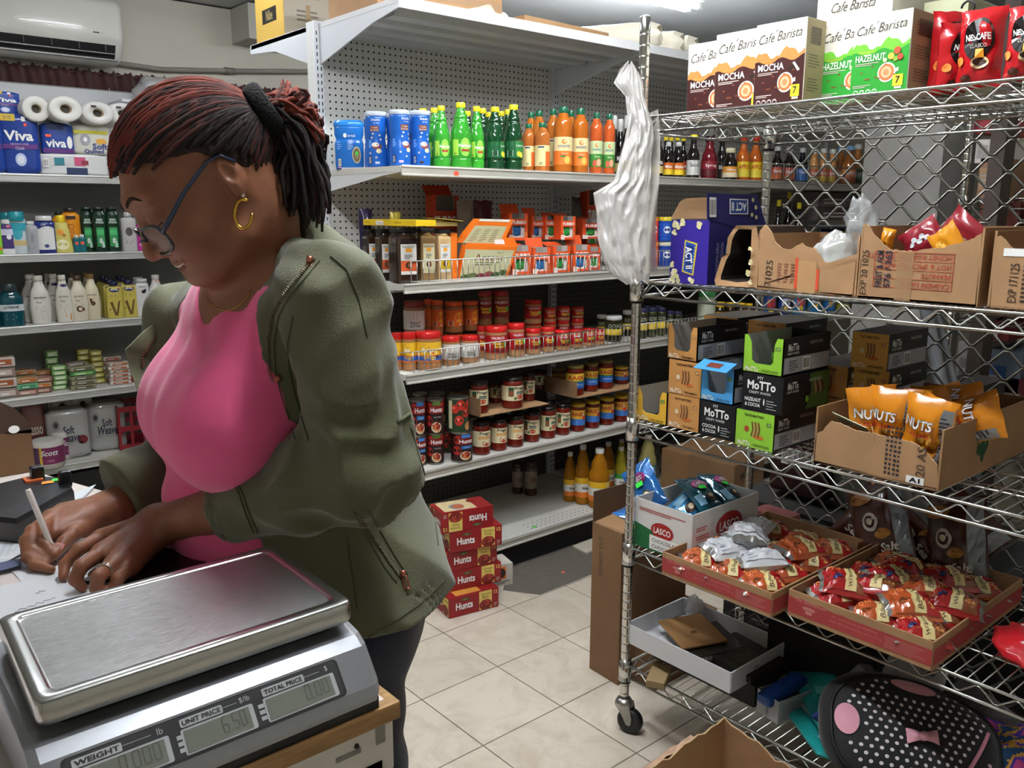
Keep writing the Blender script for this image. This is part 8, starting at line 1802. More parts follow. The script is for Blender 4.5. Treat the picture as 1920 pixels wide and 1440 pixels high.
q0,q1=ony(-70,868,Yb),ony(66,876,Yb);hh=ony(30,810,Yb).z-CZ
b=B();b.box(((q0.x+q1.x)/2-.02,Yb+.08,CZ+hh/2+.001),(q1.x-q0.x+.04,.16,hh),mat('#6c4f33',.85,var=.15));b.make('carton',t)
b=B();pts=[(-60,815),(-60,752),(0,754),(28,766),(48,784),(60,806),(62,812)];p=[ony(x,y,Yb)for x,y in pts];n=len(p);v=p+[q+Vector((0,.004,0))for q in p];b.add(v,[tuple(reversed(range(n))),tuple(range(n,2*n))]+[(i,(i+1)%n,n+(i+1)%n,n+i)for i in range(n)],mat('#3f2f22',.9));b.make('flap',t)
b=B();q=ony(26,805,Yb-.002);b.ell(plane(q,(1,0,0),(0,0,1)),0,0,.010,.008,WHITE,.001);b.make('white_sticker',t)
# ------------------------------------------------------------- the woman
def V3(v):return np.array(v,dtype=np.float64)
def s_cap(a,b,ra,rb=None):
 a,b=V3(a),V3(b);rb=ra if rb is None else rb;ab=b-a;L2=ab@ab+1e-12
 def f(p):
  h=np.clip(((p-a)@ab)/L2,0,1);return np.linalg.norm(p-a-h[:,None]*ab,axis=1)-(ra+(rb-ra)*h)
 return f
def s_ell(c,ax,r):
 c=V3(c);M=np.array([V3(x)/np.linalg.norm(V3(x))for x in ax]);r=V3(r)
 def f(p):
  q=(p-c)@M.T;k0=np.linalg.norm(q/r,axis=1);k1=np.linalg.norm(q/(r*r),axis=1)+1e-9;return k0*(k0-1)/k1
 return f
def union(fs,k):
 def f(p):
  d=fs[0](p)
  for g in fs[1:]:
   e=g(p);h=np.maximum(k-np.abs(d-e),0)/k;d=np.minimum(d,e)-h*h*k*.25
  return d
 return f
def chain(pts,rs):return[s_cap(pts[i],pts[i+1],rs[i],rs[i+1])for i in range(len(pts)-1)]
def nets(fn,lo,hi,h):
 lo,hi=V3(lo),V3(hi);n=np.ceil((hi-lo)/h).astype(int)+1
 X=[lo[i]+h*np.arange(n[i])for i in range(3)];g=np.empty(n)
 for i in range(n[0]):
  yy,zz=np.meshgrid(X[1],X[2],indexing='ij');p=np.stack([np.full(yy.size,X[0][i]),yy.ravel(),zz.ravel()],1);g[i]=fn(p).reshape(n[1],n[2])
 s=g<0;c=[s[a:n[0]-1+a,b:n[1]-1+b,d:n[2]-1+d]for a in(0,1)for b in(0,1)for d in(0,1)]
 cnt=sum(x.astype(int)for x in c);act=(cnt>0)&(cnt<8);I=np.argwhere(act);idx=-np.ones(act.shape,int);idx[act]=np.arange(len(I))
 sm=np.zeros((len(I),3));ct=np.zeros(len(I));offs=[(a,b,d)for a in(0,1)for b in(0,1)for d in(0,1)]
 for i,o1 in enumerate(offs):
  for o2 in offs[i+1:]:
   if sum(abs(o1[k]-o2[k])for k in range(3))!=1:continue
   a=g[tuple((I+o1).T)];b=g[tuple((I+o2).T)];m=(a<0)!=(b<0);t=np.where(m,a/(a-b+1e-20),0)
   sm+=np.where(m[:,None],np.array(o1)+(np.array(o2)-np.array(o1))*t[:,None],0);ct+=m
 vs=lo+h*(I+sm/ct[:,None]);fs=[]
 for ax in range(3):
  u,w=(ax+1)%3,(ax+2)%3;sl=[slice(None)]*3;sl2=[slice(None)]*3;sl[ax]=slice(0,-1);sl2[ax]=slice(1,None)
  A,Bb=s[tuple(sl)],s[tuple(sl2)];E=np.argwhere(A!=Bb);E=E[(E[:,u]>0)&(E[:,w]>0)&(E[:,u]<n[u]-1)&(E[:,w]<n[w]-1)]
  fl=A[tuple(E.T)];q=[]
  for du,dw in((-1,-1),(0,-1),(0,0),(-1,0)):e=E.copy();e[:,u]+=du;e[:,w]+=dw;q.append(idx[tuple(e.T)])
  q=np.stack(q,1);q[~fl]=q[~fl][:,::-1];fs.append(q)
 return vs,np.concatenate(fs)
def skin_mesh(name,parts,m,parent=None,smooth=2):
 V,F=[],[];o=0
 for vs,fs in parts:V.append(vs);F.append(fs+o);o+=len(vs)
 V,F=np.concatenate(V),np.concatenate(F)
 for _ in range(smooth):
  a=np.zeros_like(V);c=np.zeros(len(V))
  for k in range(4):np.add.at(a,F[:,k],V[F[:,(k+1)%4]]);np.add.at(c,F[:,k],1);np.add.at(a,F[:,(k+1)%4],V[F[:,k]]);np.add.at(c,F[:,(k+1)%4],1)
  V=V*.5+.5*a/np.maximum(c,1)[:,None]
 me=bpy.data.meshes.new(name);me.from_pydata(V.tolist(),[],F.tolist());me.materials.append(m);me.polygons.foreach_set('use_smooth',[True]*len(F));me.update()
 ob=bpy.data.objects.new(name,me);COL.objects.link(ob);ob.parent=parent;return ob,V,F
fh=Vector((math.sin(_a),math.cos(_a),0));rh=Vector((math.cos(_a),-math.sin(_a),0));UZ=Vector((0,0,1))
Ff=(-rh*.82-fh*.57).normalized();Lf=(rh*.57-fh*.82).normalized()
AX=(Ff,Lf,UZ)
def H(x,y,z):return onz(x,y,z)
def hv(r,u,c):return RT*r+UP*u-FW*c
EX,EY,EZ=hv(-.6619,-.6835,.3077),hv(.5251,-.1299,.841),hv(-.5349,.7183,.4449);HC=P(357,313,1.13);HS=1.03
def hp(x,y,z):return HC+(EX*x+EY*y+EZ*z)*HS
HX=(EX,EY,EZ)
def he(x,y,z,a,b_,c):return s_ell(hp(x,y,z),HX,(a*HS,b_*HS,c*HS))
def hc(p,q,ra,rb):return s_cap(hp(*p),hp(*q),ra*HS,rb*HS)
head=union([he(-.008,0,.003,.096,.078,.079),he(.030,0,-.045,.060,.064,.062),he(.048,0,-.075,.045,.052,.048)],.03)
feat=union([head,he(.078,0,-.108,.022,.026,.018),he(.062,.036,-.058,.026,.024,.022),he(.062,-.036,-.058,.026,.024,.022),hc((.020,.052,-.095),(.070,.020,-.112),.016,.016),hc((.020,-.052,-.095),(.070,-.020,-.112),.016,.016),hc((.084,.016,.008),(.074,.050,.008),.010,.008),hc((.084,-.016,.008),(.074,-.050,.008),.010,.008)],.022)
def headf(p):
 d=feat(p)
 for sy in(1,-1):
  e=he(.098,sy*.034,-.018,.016,.022,.013)(p);h=np.maximum(.014-np.abs(d+e),0)/.014;d=np.maximum(d,-e)+h*h*.014*.25
 f2=[hc((.088,0,-.012),(.110,0,-.050),.0072,.0092),he(.107,0,-.055,.011,.0105,.0085),he(.098,.014,-.058,.010,.0075,.008),he(.098,-.014,-.058,.010,.0075,.008),he(.077,.034,-.018,.0135,.016,.0125),he(.077,-.034,-.018,.0135,.016,.0125)]
 for g in f2:e=g(p);h=np.maximum(.008-np.abs(d-e),0)/.008;d=np.minimum(d,e)-h*h*.008*.25
 for g in(hc((.093,-.017,-.0800),(.091,.026,-.0770),.0058,.0038),hc((.088,-.014,-.0915),(.086,.020,-.0885),.0068,.0042)):
  e=g(p);h=np.maximum(.005-np.abs(d-e),0)/.005;d=np.minimum(d,e)-h*h*.005*.25
 e=hc((.100,-.012,-.0858),(.090,.026,-.0828),.0016,.0014)(p);d=np.maximum(d,-e)
 for sy in(1,-1):
  o=union([s_ell(hp(-.016,sy*.079,-.028),(EX+EY*.25*sy,EY-EX*.25*sy,EZ),(.0150,.007,.024)),hc((-.010,sy*.078,-.046),(-.009,sy*.078,-.053),.0062,.0055)],.006)(p)
  o=np.maximum(o,-s_ell(hp(-.013,sy*.087,-.026),HX,(.0085,.008,.014))(p));h=np.maximum(.005-np.abs(d-o),0)/.005;d=np.minimum(d,o)-h*h*.005*.25
 return d
NB=P(500,575,1.27);neck=union([hc((-.030,0,-.03),(-.022,0,-.09),.058,.056),s_cap(hp(-.022,0,-.08),NB,.057,.062),s_cap(NB,P(520,640,1.32),.066,.12)],.04)
CC=P(520,665,1.33)
trunk=[s_ell(CC,AX,(.13,.185,.17)),s_cap(P(600,570,1.18),P(400,585,1.44),.052),s_ell(P(530,930,1.42),AX,(.135,.16,.19)),s_ell(P(600,1120,1.42),AX,(.135,.155,.15))]
HL=P(665,1180,1.37);KL=P(668,1440,1.40);AL=Vector((KL.x+.02,KL.y-.02,.10));off=-Lf*.15
legs=chain([HL,KL,AL],[.075,.055,.040])+chain([HL+off,KL+off,AL+off],[.075,.055,.040])
for A_ in(AL,AL+off):legs.append(s_ell(A_+Ff*.07-UZ*.062,AX,(.13,.045,.034)))
SL,EL,WL=P(622,560,1.14),P(688,880,1.15),H(297,985,.972)
SR,ER,WR=P(352,600,1.50),P(352,860,1.54),H(212,953,.962)
armL=union(chain([SL,EL,EL+(WL-EL)*.35,WL],[.062,.050,.047,.028]),.02);armR=union(chain([SR,ER,ER+(WR-ER)*.4,WR],[.055,.040,.036,.027]),.02)
def finger(pts,r):return union(chain(pts,r),.004)
hl=[H(190,1008,.960),H(190,1036,.960),H(213,1058,.953),H(244,1066,.944)]
LH=union([s_cap(WL,hl[0],.024,.014),s_cap(WL,hl[1],.026,.0150),s_cap(WL,hl[2],.025,.0145),s_cap(WL,hl[3],.023,.013),s_cap(H(262,1030,.95),H(235,1045,.935),.022,.016)],.014)
LF=[finger([hl[0],H(148,1030,.958),H(122,1058,.942),H(118,1082,.930)],[.0115,.0098,.0086,.0068]),finger([hl[1],H(152,1062,.958),H(141,1086,.942),H(154,1102,.930)],[.0115,.0102,.0090,.0072]),finger([hl[2],H(184,1082,.952),H(180,1102,.938),H(196,1110,.930)],[.0110,.0096,.0086,.0070]),finger([hl[3],H(222,1084,.945),H(214,1100,.934),H(228,1106,.929)],[.0100,.0088,.0078,.0064]),finger([H(240,1030,.94),H(205,1062,.932),H(176,1078,.930)],[.0125,.0112,.0085])]
hr=[H(118,958,.968),H(96,970,.966),H(84,988,.960),H(84,1008,.950)]
RH=union([s_cap(WR,hr[0],.023,.0135),s_cap(WR,hr[1],.024,.014),s_cap(WR,hr[2],.024,.0135),s_cap(WR,hr[3],.022,.0125),s_cap(H(190,968,.955),H(160,990,.945),.020,.015)],.014)
RF=[finger([hr[0],H(82,985,.968),H(82,1016,.953),H(101,1040,.938)],[.0112,.0100,.0088,.0068]),finger([hr[1],H(60,996,.962),H(60,1030,.945),H(90,1050,.932)],[.0114,.0102,.0090,.0072]),finger([hr[2],H(49,1014,.953),H(52,1045,.937),H(84,1060,.929)],[.0108,.0098,.0088,.0070]),finger([hr[3],H(55,1034,.940),H(64,1060,.930),H(96,1068,.928)],[.0100,.0088,.0078,.0064]),finger([H(170,980,.950),H(136,1002,.950),H(120,1018,.946),H(104,1040,.937)],[.0140,.0120,.0108,.0076])]
def hands(p,W,palm,fing,arm):
 d=palm(p);e=arm(p);h=np.maximum(.02-np.abs(d-e),0)/.02;d=np.minimum(d,e)-h*h*.02*.25
 for g in fing:e=g(p);h=np.maximum(.0045-np.abs(d-e),0)/.0045;d=np.minimum(d,e)-h*h*.0045*.25
 return d
lhf=lambda p:hands(p,WL,LH,LF,armL);rhf=lambda p:hands(p,WR,RH,RF,armR)
core=union(trunk+[neck]+legs,.05)
skin_face=mat('#8f5c42',.46,sss=.08,bump=.25,bscale=180,var=.22,vscale=14);
def clip_to(fn,o,n):o,n=V3(o),V3(n);return lambda p:np.maximum(fn(p),(p-o)@n)
hb=[hp(a,b_,c)for a in(-.14,.14)for b_ in(-.12,.12)for c in(-.17,.13)]
lo=[min(q[i]for q in hb)-.02 for i in range(3)];hi=[max(q[i]for q in hb)+.02 for i in range(3)]
allhead=lambda p:(lambda d,e:np.minimum(d,e)-(np.maximum(.03-np.abs(d-e),0)/.03)**2*.03*.25)(headf(p),core(p))
body_all=union([core,armL,armR],.02)
def bodyfn(p):d=body_all(p);e=head(p);return np.minimum(d,e+.004)
zc_=lo[2]
parts=[nets(allhead,lo,hi,.0030)]
def box_of(pts,m):return[min(q[i]for q in pts)-m for i in range(3)],[max(q[i]for q in pts)+m for i in range(3)]
l2,h2=box_of([H(110,1110,.92),H(105,1000,.95),WL+(EL-WL)*.55,H(230,1110,.93)],.06);parts.append(nets(lhf,l2,h2,.0022))
l3,h3=box_of([H(40,1070,.92),H(45,990,.95),WR+(ER-WR)*.5,H(90,1070,.93)],.055);parts.append(nets(rhf,l3,h3,.0022))
inb=lambda p,a,c:np.all((p>V3(a))&(p<V3(c)),axis=1)
def bodycut(p):
 d=bodyfn(p)
 for a,c in((lo,hi),(l2,h2),(l3,h3)):q=np.max(np.maximum(V3(a)+.010-p,p-V3(c)+.010),axis=1);d=np.maximum(d,-q)
 return d
bl,bh=box_of([AL+Ff*.2,AL+off+Ff*.2,AL-UZ*.1,SL+Lf*.1+UZ*.15,SR,EL+Lf*.05,ER,CC+UZ*.2,P(620,1120,1.58)],.10)
parts.append(nets(bodycut,bl,bh,.010))
me_p,_,_=skin_mesh('person',parts,skin_face,None,2)
tag(me_p,'woman with auburn locs and glasses in green jacket and pink top, writing at the counter','person')
BV=None
from mathutils.bvhtree import BVHTree
def bvh(ob):return BVHTree.FromObject(ob,bpy.context.evaluated_depsgraph_get())if False else BVHTree.FromPolygons([v.co.copy()for v in ob.data.vertices],[tuple(p.vertices)for p in ob.data.polygons])
def hit(T,x,y,lift=.001):
 d=ray(x,y).normalized();q,n,_,_=T.ray_cast(CO,d)
 if q is None:return None
 if n.dot(d)>0:n=-n
 return q+n*lift
top_=union([s_ell(CC,AX,(.138,.192,.178)),s_cap(P(600,572,1.18),P(400,588,1.44),.056),s_cap(P(552,470,1.21),P(560,600,1.20),.030),s_ell(CC+Ff*.098+Lf*.075-UZ*.080,AX,(.090,.102,.098)),s_ell(CC+Ff*.098-Lf*.085-UZ*.080,AX,(.090,.102,.098)),s_ell(CC+Ff*.092-UZ*.085,AX,(.094,.15,.098))],.05)
bel=union([s_ell(P(526,935,1.43),AX,(.185,.175,.20)),s_ell(P(590,1090,1.42),AX,(.14,.15,.14))],.06)
VB=P(408,606,1.22)
def topf(p):
 d=top_(p);e=bel(p);h=np.maximum(.022-np.abs(d-e),0)/.022;d=np.minimum(d,e)-h*h*.022*.25
 q=p-V3(VB);l=q@V3(Lf);z_=q[:,2];d=d+.0022*np.sin(q@V3(Lf)*95+4*np.sin(z_*14)+q@V3(Ff)*30)*np.clip(1-np.abs(z_+.02)/.22,0,1)+.0012*np.sin(z_*120+6*np.sin(l*12))*np.clip((-z_-.15)*8,0,1)
 v=(np.where(l>0,.66,.80)*np.abs(l)-z_)*.8;v=np.maximum(v,-(q@V3(Ff)+.19));d=np.maximum(d,-v)
 return np.maximum(d,p[:,2]-NB.z-.115)
pl_,ph_=box_of([CC+Ff*.2+Lf*.2,CC-Ff*.2-Lf*.2,P(600,1200,1.3),CC+UZ*.16],.05)
pink=mat('#ea5a8e',.82,sheen=.35,bump=.35,bscale=500,var=.05)
shirt,_,_=skin_mesh('pink_top',[nets(topf,pl_,ph_,.0055)],pink,me_p,2)
tor=union([s_ell(CC-Ff*.012,AX,(.150,.205,.18)),s_cap(P(604,572,1.18),P(398,588,1.45),.062),s_ell(P(580,880,1.39),AX,(.165,.185,.19)),s_ell(P(630,1080,1.41),AX,(.185,.195,.17)),s_ell(P(636,1210,1.41),AX,(.190,.205,.22))],.05)
slL=union(chain([SL,EL,EL+(WL-EL)*.22,P(424,956,1.255)],[.074,.070,.067,.053]),.03);slR=union(chain([SR,ER,P(222,922,1.44)],[.075,.068,.060]),.03)
hood=union([s_cap(P(560,440,1.24),P(640,500,1.22),.032,.040),s_cap(P(545,470,1.18),P(600,505,1.13),.026,.034),s_cap(P(520,430,1.30),P(560,435,1.32),.026)],.03)
cl0,cl1=V3(P(424,956,1.255)),V3(P(560,915,1.20));cr0,cr1=V3(P(222,922,1.44)),V3(P(330,862,1.52))
A0=P(535,700,1.34)
def jackf(p):
 d=tor(p);e=slL(p);q=p-V3(A0);dl=q@V3(Lf);df=q@V3(Ff);z_=q[:,2]
 th=np.degrees(np.arctan2(dl,df));rad=np.hypot(dl,df);hal=np.interp(z_,[-.42,-.2,-.05,.06,.15,.25],[48,52,55,58,60,62]);far=np.interp(z_,[-.4,0,.12,.25],[-62,-60,-56,-50])
 mid,hf=(hal+far)/2,(hal-far)/2;d=np.maximum(d,(hf+1.2*np.sin(z_*40)-np.abs(th-mid))*rad*.01745)
 d=np.maximum(d,-(topf(p)-.004))if False else d
 hh_=hood(p);h=np.maximum(.03-np.abs(d-hh_),0)/.03;d=np.minimum(d,hh_)-h*h*.03*.25
 d=np.maximum(d,-(neck(p)-.006))
 for sl,c0,c1,ar in((slL,cl0,cl1,armL),(slR,cr0,cr1,armR)):
  e=sl(p);ax_=(c1-c0)/np.linalg.norm(c1-c0);t_=(p-c0)@ax_;cf=np.clip(t_*9,0,1);fold=cf*np.exp(-((p-V3(EL if sl is slL else ER))**2).sum(1)/.012)
  e=e+.016*fold*(np.abs(np.sin((p@V3((UZ*.8+Ff*.6)))*62+2.2*np.sin(p@V3(Lf)*26)+1.2*np.sin(p@V3(UZ-Ff)*31)))-.45)+.006*cf*(np.abs(np.sin(p@V3(UZ*.45+Ff*.9)*34+2*np.sin(p@V3(UZ-Ff*.3)*17)+1.5*np.sin(p@V3(Lf)*23)))-.4)+.0042*cf*np.sin((p@V3(UZ*.5-Ff*.85))*70+4*np.sin(p@V3(UZ)*13))
  e=np.maximum(e,-t_);e=np.maximum(e,-np.maximum(e+.013,t_-.016))
  ring=np.abs(t_-.030);e=e+np.where(ring<.0035,.0012,0)
  h=np.maximum(.007-np.abs(d-e),0)/.007;d=np.minimum(d,e)-h*h*.007*.25
 wz=p[:,2]-1.145;back=np.clip((-df+.02)*8,0,1);d=d+.016*np.exp(-(wz/.02)**2)*back+.0030*np.sin(th*.9)*np.exp(-(wz/.05)**2)*back
 d=d+.009*(np.abs(np.sin(dl*17+2.5*np.sin(z_*9)+df*13))-.5)
 d=np.maximum(d,.850+.004*np.sin(th*.05)-p[:,2]);d=np.maximum(d,-np.maximum(union([s_ell(P(630,1080,1.41),AX,(.175,.185,.16)),s_ell(P(636,1210,1.41),AX,(.180,.195,.21))],.05)(p),p[:,2]-.89))
 return d
jl,jh=box_of([P(850,1100,1.45),P(640,1215,1.1),SL+Lf*.08+UZ*.1,SR-Lf*.03,P(222,922,1.45),P(424,956,1.26),P(640,1000,1.6),EL+Lf*.07,P(545,430,1.2)],.07);jl[2]=.83
olive=mat('#595a3f',.78,sheen=.25,bump=.5,bscale=350,var=.16,vscale=9)
jacket,_,_=skin_mesh('jacket',[nets(jackf,jl,jh,.0052)],olive,me_p,1)
JT=bvh(jacket)
seamm=mat('#4d5038',.85);brass=mat('#b5705a',.3,.9);teeth=mat('#8a7f6a',.35,.9)
def seam(pts,name='seam',m=seamm,r=.0009,n=14,tooth=False,lift=.001):
 b=B();w=[]
 for(x0,y0),(x1,y1)in zip(pts[:-1],pts[1:]):
  k=max(2,int(math.hypot(x1-x0,y1-y0)/(4 if tooth else 7)))
  for i in range(k):q=hit(JT,x0+(x1-x0)*i/k,y0+(y1-y0)*i/k,lift);w.append(q)
 runs=[[]]
 for q in w:
  if q is None or(runs[-1]and(q-runs[-1][-1]).length>.03):runs.append([])
  if q is not None:runs[-1].append(q)
 for rn in runs:
  if len(rn)<3:continue
  if tooth:
   for i in range(len(rn)-1):
    d=(rn[i+1]-rn[i]).normalized();s_=d.cross(FW).normalized()*.0024;b.tube([rn[i]-s_,rn[i]+s_],.0010,m,4)
  else:b.tube(rn,r,m,5)
 return b.make(name,jacket)if b.f else None
edge=[(584,486),(560,515),(530,550),(508,590),(498,640),(500,690),(512,740),(528,790),(540,830)]
seam([(x+5,y)for x,y in edge],'front_zipper',teeth,tooth=True,lift=.002);seam([(x+16,y+2)for x,y in edge]);seam([(x+42,y+4)for x,y in edge[3:]])
seam([(672,965),(700,1008),(730,1055),(754,1088)],'pocket_zipper',teeth,tooth=True,lift=.0015);seam([(662,955),(692,1012),(722,1065),(748,1098)]);seam([(690,955),(716,1000),(742,1045),(768,1085)])
seam([(770,800),(790,870),(812,950),(822,1030)]);seam([(690,1195),(740,1165),(790,1130),(838,1082)]);seam([(650,1000),(662,1080),(672,1150)]);seam([(620,480),(650,505),(672,560),(690,640)]);seam([(436,902),(448,925),(462,965),(478,1006)],r=.001);seam([(443,900),(455,925),(469,965),(486,1004)],r=.001)
seam([(745,792),(760,782),(775,772),(790,768)],'drawcord',seamm,.003)
def pull(x,y,dx,dy,nm='zip_pull'):
 q=hit(JT,x,y,.004)
 if q is None:return
 d=(RT*dx-UP*dy).normalized();s_=d.cross(FW).normalized();b=B();b.tube([q-d*.004,q+d*.004],.0042,brass,8)
 for sg in(-1,1):b.tube([q+d*.004+s_*.003*sg,q+d*.024+s_*.0035*sg],.0014,brass,6)
 b.tube([q+d*.024-s_*.0035,q+d*.024+s_*.0035],.0018,brass,6);b.make(nm,jacket)
pull(583,490,-.15,1);pull(753,1075,.3,1)
q=hit(JT,522,709,.001)
if q is not None:b=B();b.lathe([(.0,0),(.005,0),(.0045,.003),(0,.0045)],brass,14,Matrix.Translation(q)@(-FW).to_track_quat('Z','Y').to_matrix().to_4x4());b.make('snap_button',jacket)
b=B();lp=[P(332,545,1.45),P(300,598,1.44),P(262,630,1.42),P(235,655,1.42),P(244,690,1.42),P(258,735,1.42),P(272,790,1.42)];lq=[P(362,560,1.50),P(345,620,1.50),P(320,650,1.50),P(310,680,1.50),P(310,715,1.50),P(312,760,1.50),P(316,800,1.50)]
def lap(u,v):
 i=min(5,int(v*6));t_=v*6-i;a_=lp[i]*(1-t_)+lp[i+1]*t_;c_=lq[i]*(1-t_)+lq[i+1]*t_;return a_*(1-u)+c_*u+Lf*(.018*math.sin(PI*u))+Lf*.004*math.sin(v*17)
b.grid(lap,12,30,olive);b.grid(lambda u,v:lap(1-u,v)-Lf*.006,12,30,olive);b.grid(lambda u,v:lap(0,v)-Lf*.006*u,1,30,olive);b.make('far_lapel',jacket)
b=B()
for k in range(26):q=lap(.34,.12+.5*k/26)+Lf*.003;b.tube([q-Ff*.002,q+Ff*.002],.0008,brass,4)
b.make('front_zipper',jacket)
q=lap(.25,.82)+Lf*.005;b=B();b.lathe([(0,0),(.005,0),(.004,.003),(0,.004)],brass,12,Matrix.Translation(q));b.make('snap_button',jacket)
jn=union(chain([HL+UZ*.05,KL,AL],[.088,.076,.058])+chain([HL+off+UZ*.05,KL+off,AL+off],[.088,.076,.058])+[s_ell(P(622,1130,1.40),AX,(.150,.165,.14))],.03)
l4,h4=box_of([AL,AL+off,P(620,1060,1.4)+Ff*.12,P(620,1060,1.4)-Ff*.12,HL,HL+off],.11);l4[2]=.05;h4[2]=.98
def jeanf(p):d=jn(p)+.002*np.sin(p[:,2]*70+3*np.sin(p@V3(Ff)*30));return np.maximum(d,.055-p[:,2])
skin_mesh('jeans',[nets(jeanf,l4,h4,.008)],mat('#141b2e',.85,sheen=.2,bump=.4,bscale=300,var=.15),me_p,1)
for A_ in(AL,AL+off):
 l5,h5=box_of([A_-UZ*.1,A_+Ff*.22,A_-Ff*.06],.06);l5[2]=.0
 sf=union([s_ell(A_+Ff*.07-UZ*.058,AX,(.140,.052,.042)),s_cap(A_-UZ*.05,A_-UZ*.01,.050,.052)],.03);skin_mesh('shoe',[nets(lambda p:np.maximum(sf(p),.004-p[:,2]),l5,h5,.006)],mat('#1c1c1e',.6),me_p,1)
red1,red2,dk1,dk2=mat('#6a2a1c',.95),mat('#44201a',.95),mat('#1f1412',.95),mat('#140e0e',.95)
def thr(x):return np.where(x>0,.008+.40*x,np.maximum(.008+1.5*x,-.095))
def scalp(p):d=he(-.010,0,.006,.104,.085,.087)(p);q=(p-V3(hp(0,0,0)));x,y,z_=q@V3(EX)/HS,q@V3(EY)/HS,q@V3(EZ)/HS;return np.maximum(d,(thr(x)+.009-z_+.004*np.sin(y*160)+.003*np.sin(y*370+1))*.85)
hm,_,_=skin_mesh('hair',[nets(scalp,lo,hi,.0040)],mat('#2c1613',.7,bump=1.0,bscale=90,var=.4,vscale=25),me_p,2)
TIE=(-.112,.030,-.002)
hb_=B();rr=random.Random(21)
def on_skull(d,lift):d=Vector(d).normalized();k=1/math.sqrt((d.x/.104)**2+(d.y/.085)**2+(d.z/.087)**2);return Vector((d.x*k-.010,d.y*k,d.z*k+.006))*(1+lift)
td=Vector((TIE[0]+.01,TIE[1],TIE[2]-.006)).normalized()
for i in range(340):
 ph=PI*(-.90+1.80*(i+.5)/340)
 fx,fy=math.cos(ph),math.sin(ph);x,y=.098*fx-.004,.086*fy;zz=float(thr(x));st_=Vector((x,y,zz-.004+rr.uniform(-.010,.010))).normalized()
 lay=rr.random();pts=[]
 st_=(st_*(1-lay*.35)+Vector((-.1,y*3,1)).normalized()*lay*.35).normalized()
 ax_=st_.cross(td);an=st_.angle(td)
 if ax_.length<1e-4:continue
 wob=rr.uniform(-.06,.06);up_=rr.uniform(.0,.08)
 for k in range(15):
  t_=k/14;d=Matrix.Rotation(an*t_,3,ax_.normalized())@st_;d=d+Vector((0,wob*math.sin(PI*t_),.22*math.sin(PI*t_)*(1-abs(st_.y)*.6)));q=on_skull(d,.015+up_*.6*math.sin(PI*min(1,t_*1.15))+.02*t_+.006*math.sin(k*2.3+i));pts.append(hp(*q))
 hgt=st_.z;m=red1 if(abs(st_.y)<.45 and rr.random()<.75)or hgt>.75 else(red2 if rr.random()<.55 and abs(st_.y)<.85 else dk1)
 hb_.tube(pts,[.0022]+[.0027+.0006*math.sin(k*2.9+i)for k in range(13)]+[.003],m,6)
hb_.make('hair_locs',hm)
tb=B()
def tor_(u,v):
 a,c=2*PI*u,2*PI*v;n_=(EX*td.x+EY*td.y+EZ*td.z).normalized();s1=n_.orthogonal().normalized();s2=n_.cross(s1);rad=s1*math.cos(a)+s2*math.sin(a);return hp(*TIE)+n_*.004+rad*(.035+.006*math.cos(c))+n_*(.012*math.sin(c))
tb.grid(tor_,40,14,mat('#0c0c0d',.95,bump=1,bscale=300),closed_u=True);tb.make('hair_tie',hm)
pb_=B();t0=hp(*TIE);n_=(EX*td.x+EY*td.y+EZ*td.z).normalized();s1=n_.orthogonal().normalized();s2=n_.cross(s1)
ends=[(540,165),(566,182),(588,215),(598,245),(606,285),(600,262),(603,300),(606,345),(612,390),(600,425),(585,420),(560,400),(535,395),(512,385),(505,350),(520,345),(540,300),(570,330)]
for i in range(380):
 a=rr.uniform(0,2*PI);q0=rr.random()**.5*.026;p0=t0+(s1*math.cos(a)+s2*math.sin(a))*q0;e=ends[i%len(ends)];ex_,ey_=e[0]+rr.uniform(-13,8),e[1]+rr.uniform(-18,12);tz=1.13+rr.uniform(.0,.17)
 pe=P(ex_,ey_,tz);hgt=(430-ey_)/260;md=P(510+(ex_-500)*.74+rr.uniform(-12,18),208+(ey_-200)*.30+rr.uniform(-26,26),tz-.01);c1=p0+n_*.03;pts=[]
 for k in range(13):
  t_=k/12;w_=Vector((noise.noise(Vector((i,t_*3,0))),noise.noise(Vector((i,t_*3,5))),noise.noise(Vector((i,t_*3,9)))))*.020*t_
  pts.append(p0*(1-t_)**3+c1*3*t_*(1-t_)**2+md*3*t_*t_*(1-t_)+pe*t_**3+w_)
 m=(red1 if rr.random()<.6 else red2)if hgt>.62 else(red2 if rr.random()<.12 else(dk1 if rr.random()<.5 else dk2))
 pb_.tube(pts,[.0029+.0006*math.sin(k*2.7+i)for k in range(12)]+[.0015],m,6)
pb_.make('ponytail_locs',hm)
FT=bvh(me_p)
def face_pt(x,y,z_,lift):
 o=hp(x+.06,y,z_);q,n,_,_=FT.ray_cast(o,-EX);return(q if q is not None else hp(x,y,z_))+EX*lift
b=B()
for sy in(1,-1):b.tube([face_pt(.09,sy*(.016+.0045*k),.008+.0065*math.sin(k*.42),.0004)for k in range(9)],[.0012,.0022,.0026,.0026,.0024,.0022,.0018,.0014,.0008],mat('#33201a',.9),6)
b.make('eyebrows',me_p)
b=B()
for sy in(1,-1):b.tube([face_pt(.09,sy*(.022+.003*k),-.026-.0028*math.sin(k*.35),.0004)for k in range(9)],.0009,mat('#120c0a',.7),5)
b.make('eyelashes',me_p)
b=B();b.tube([face_pt(.09,-.012+.0042*k,-.0855+.0006*abs(k-3),-.0008)for k in range(9)],.0018,mat('#d8cdbd',.3),6);b.make('teeth',me_p)
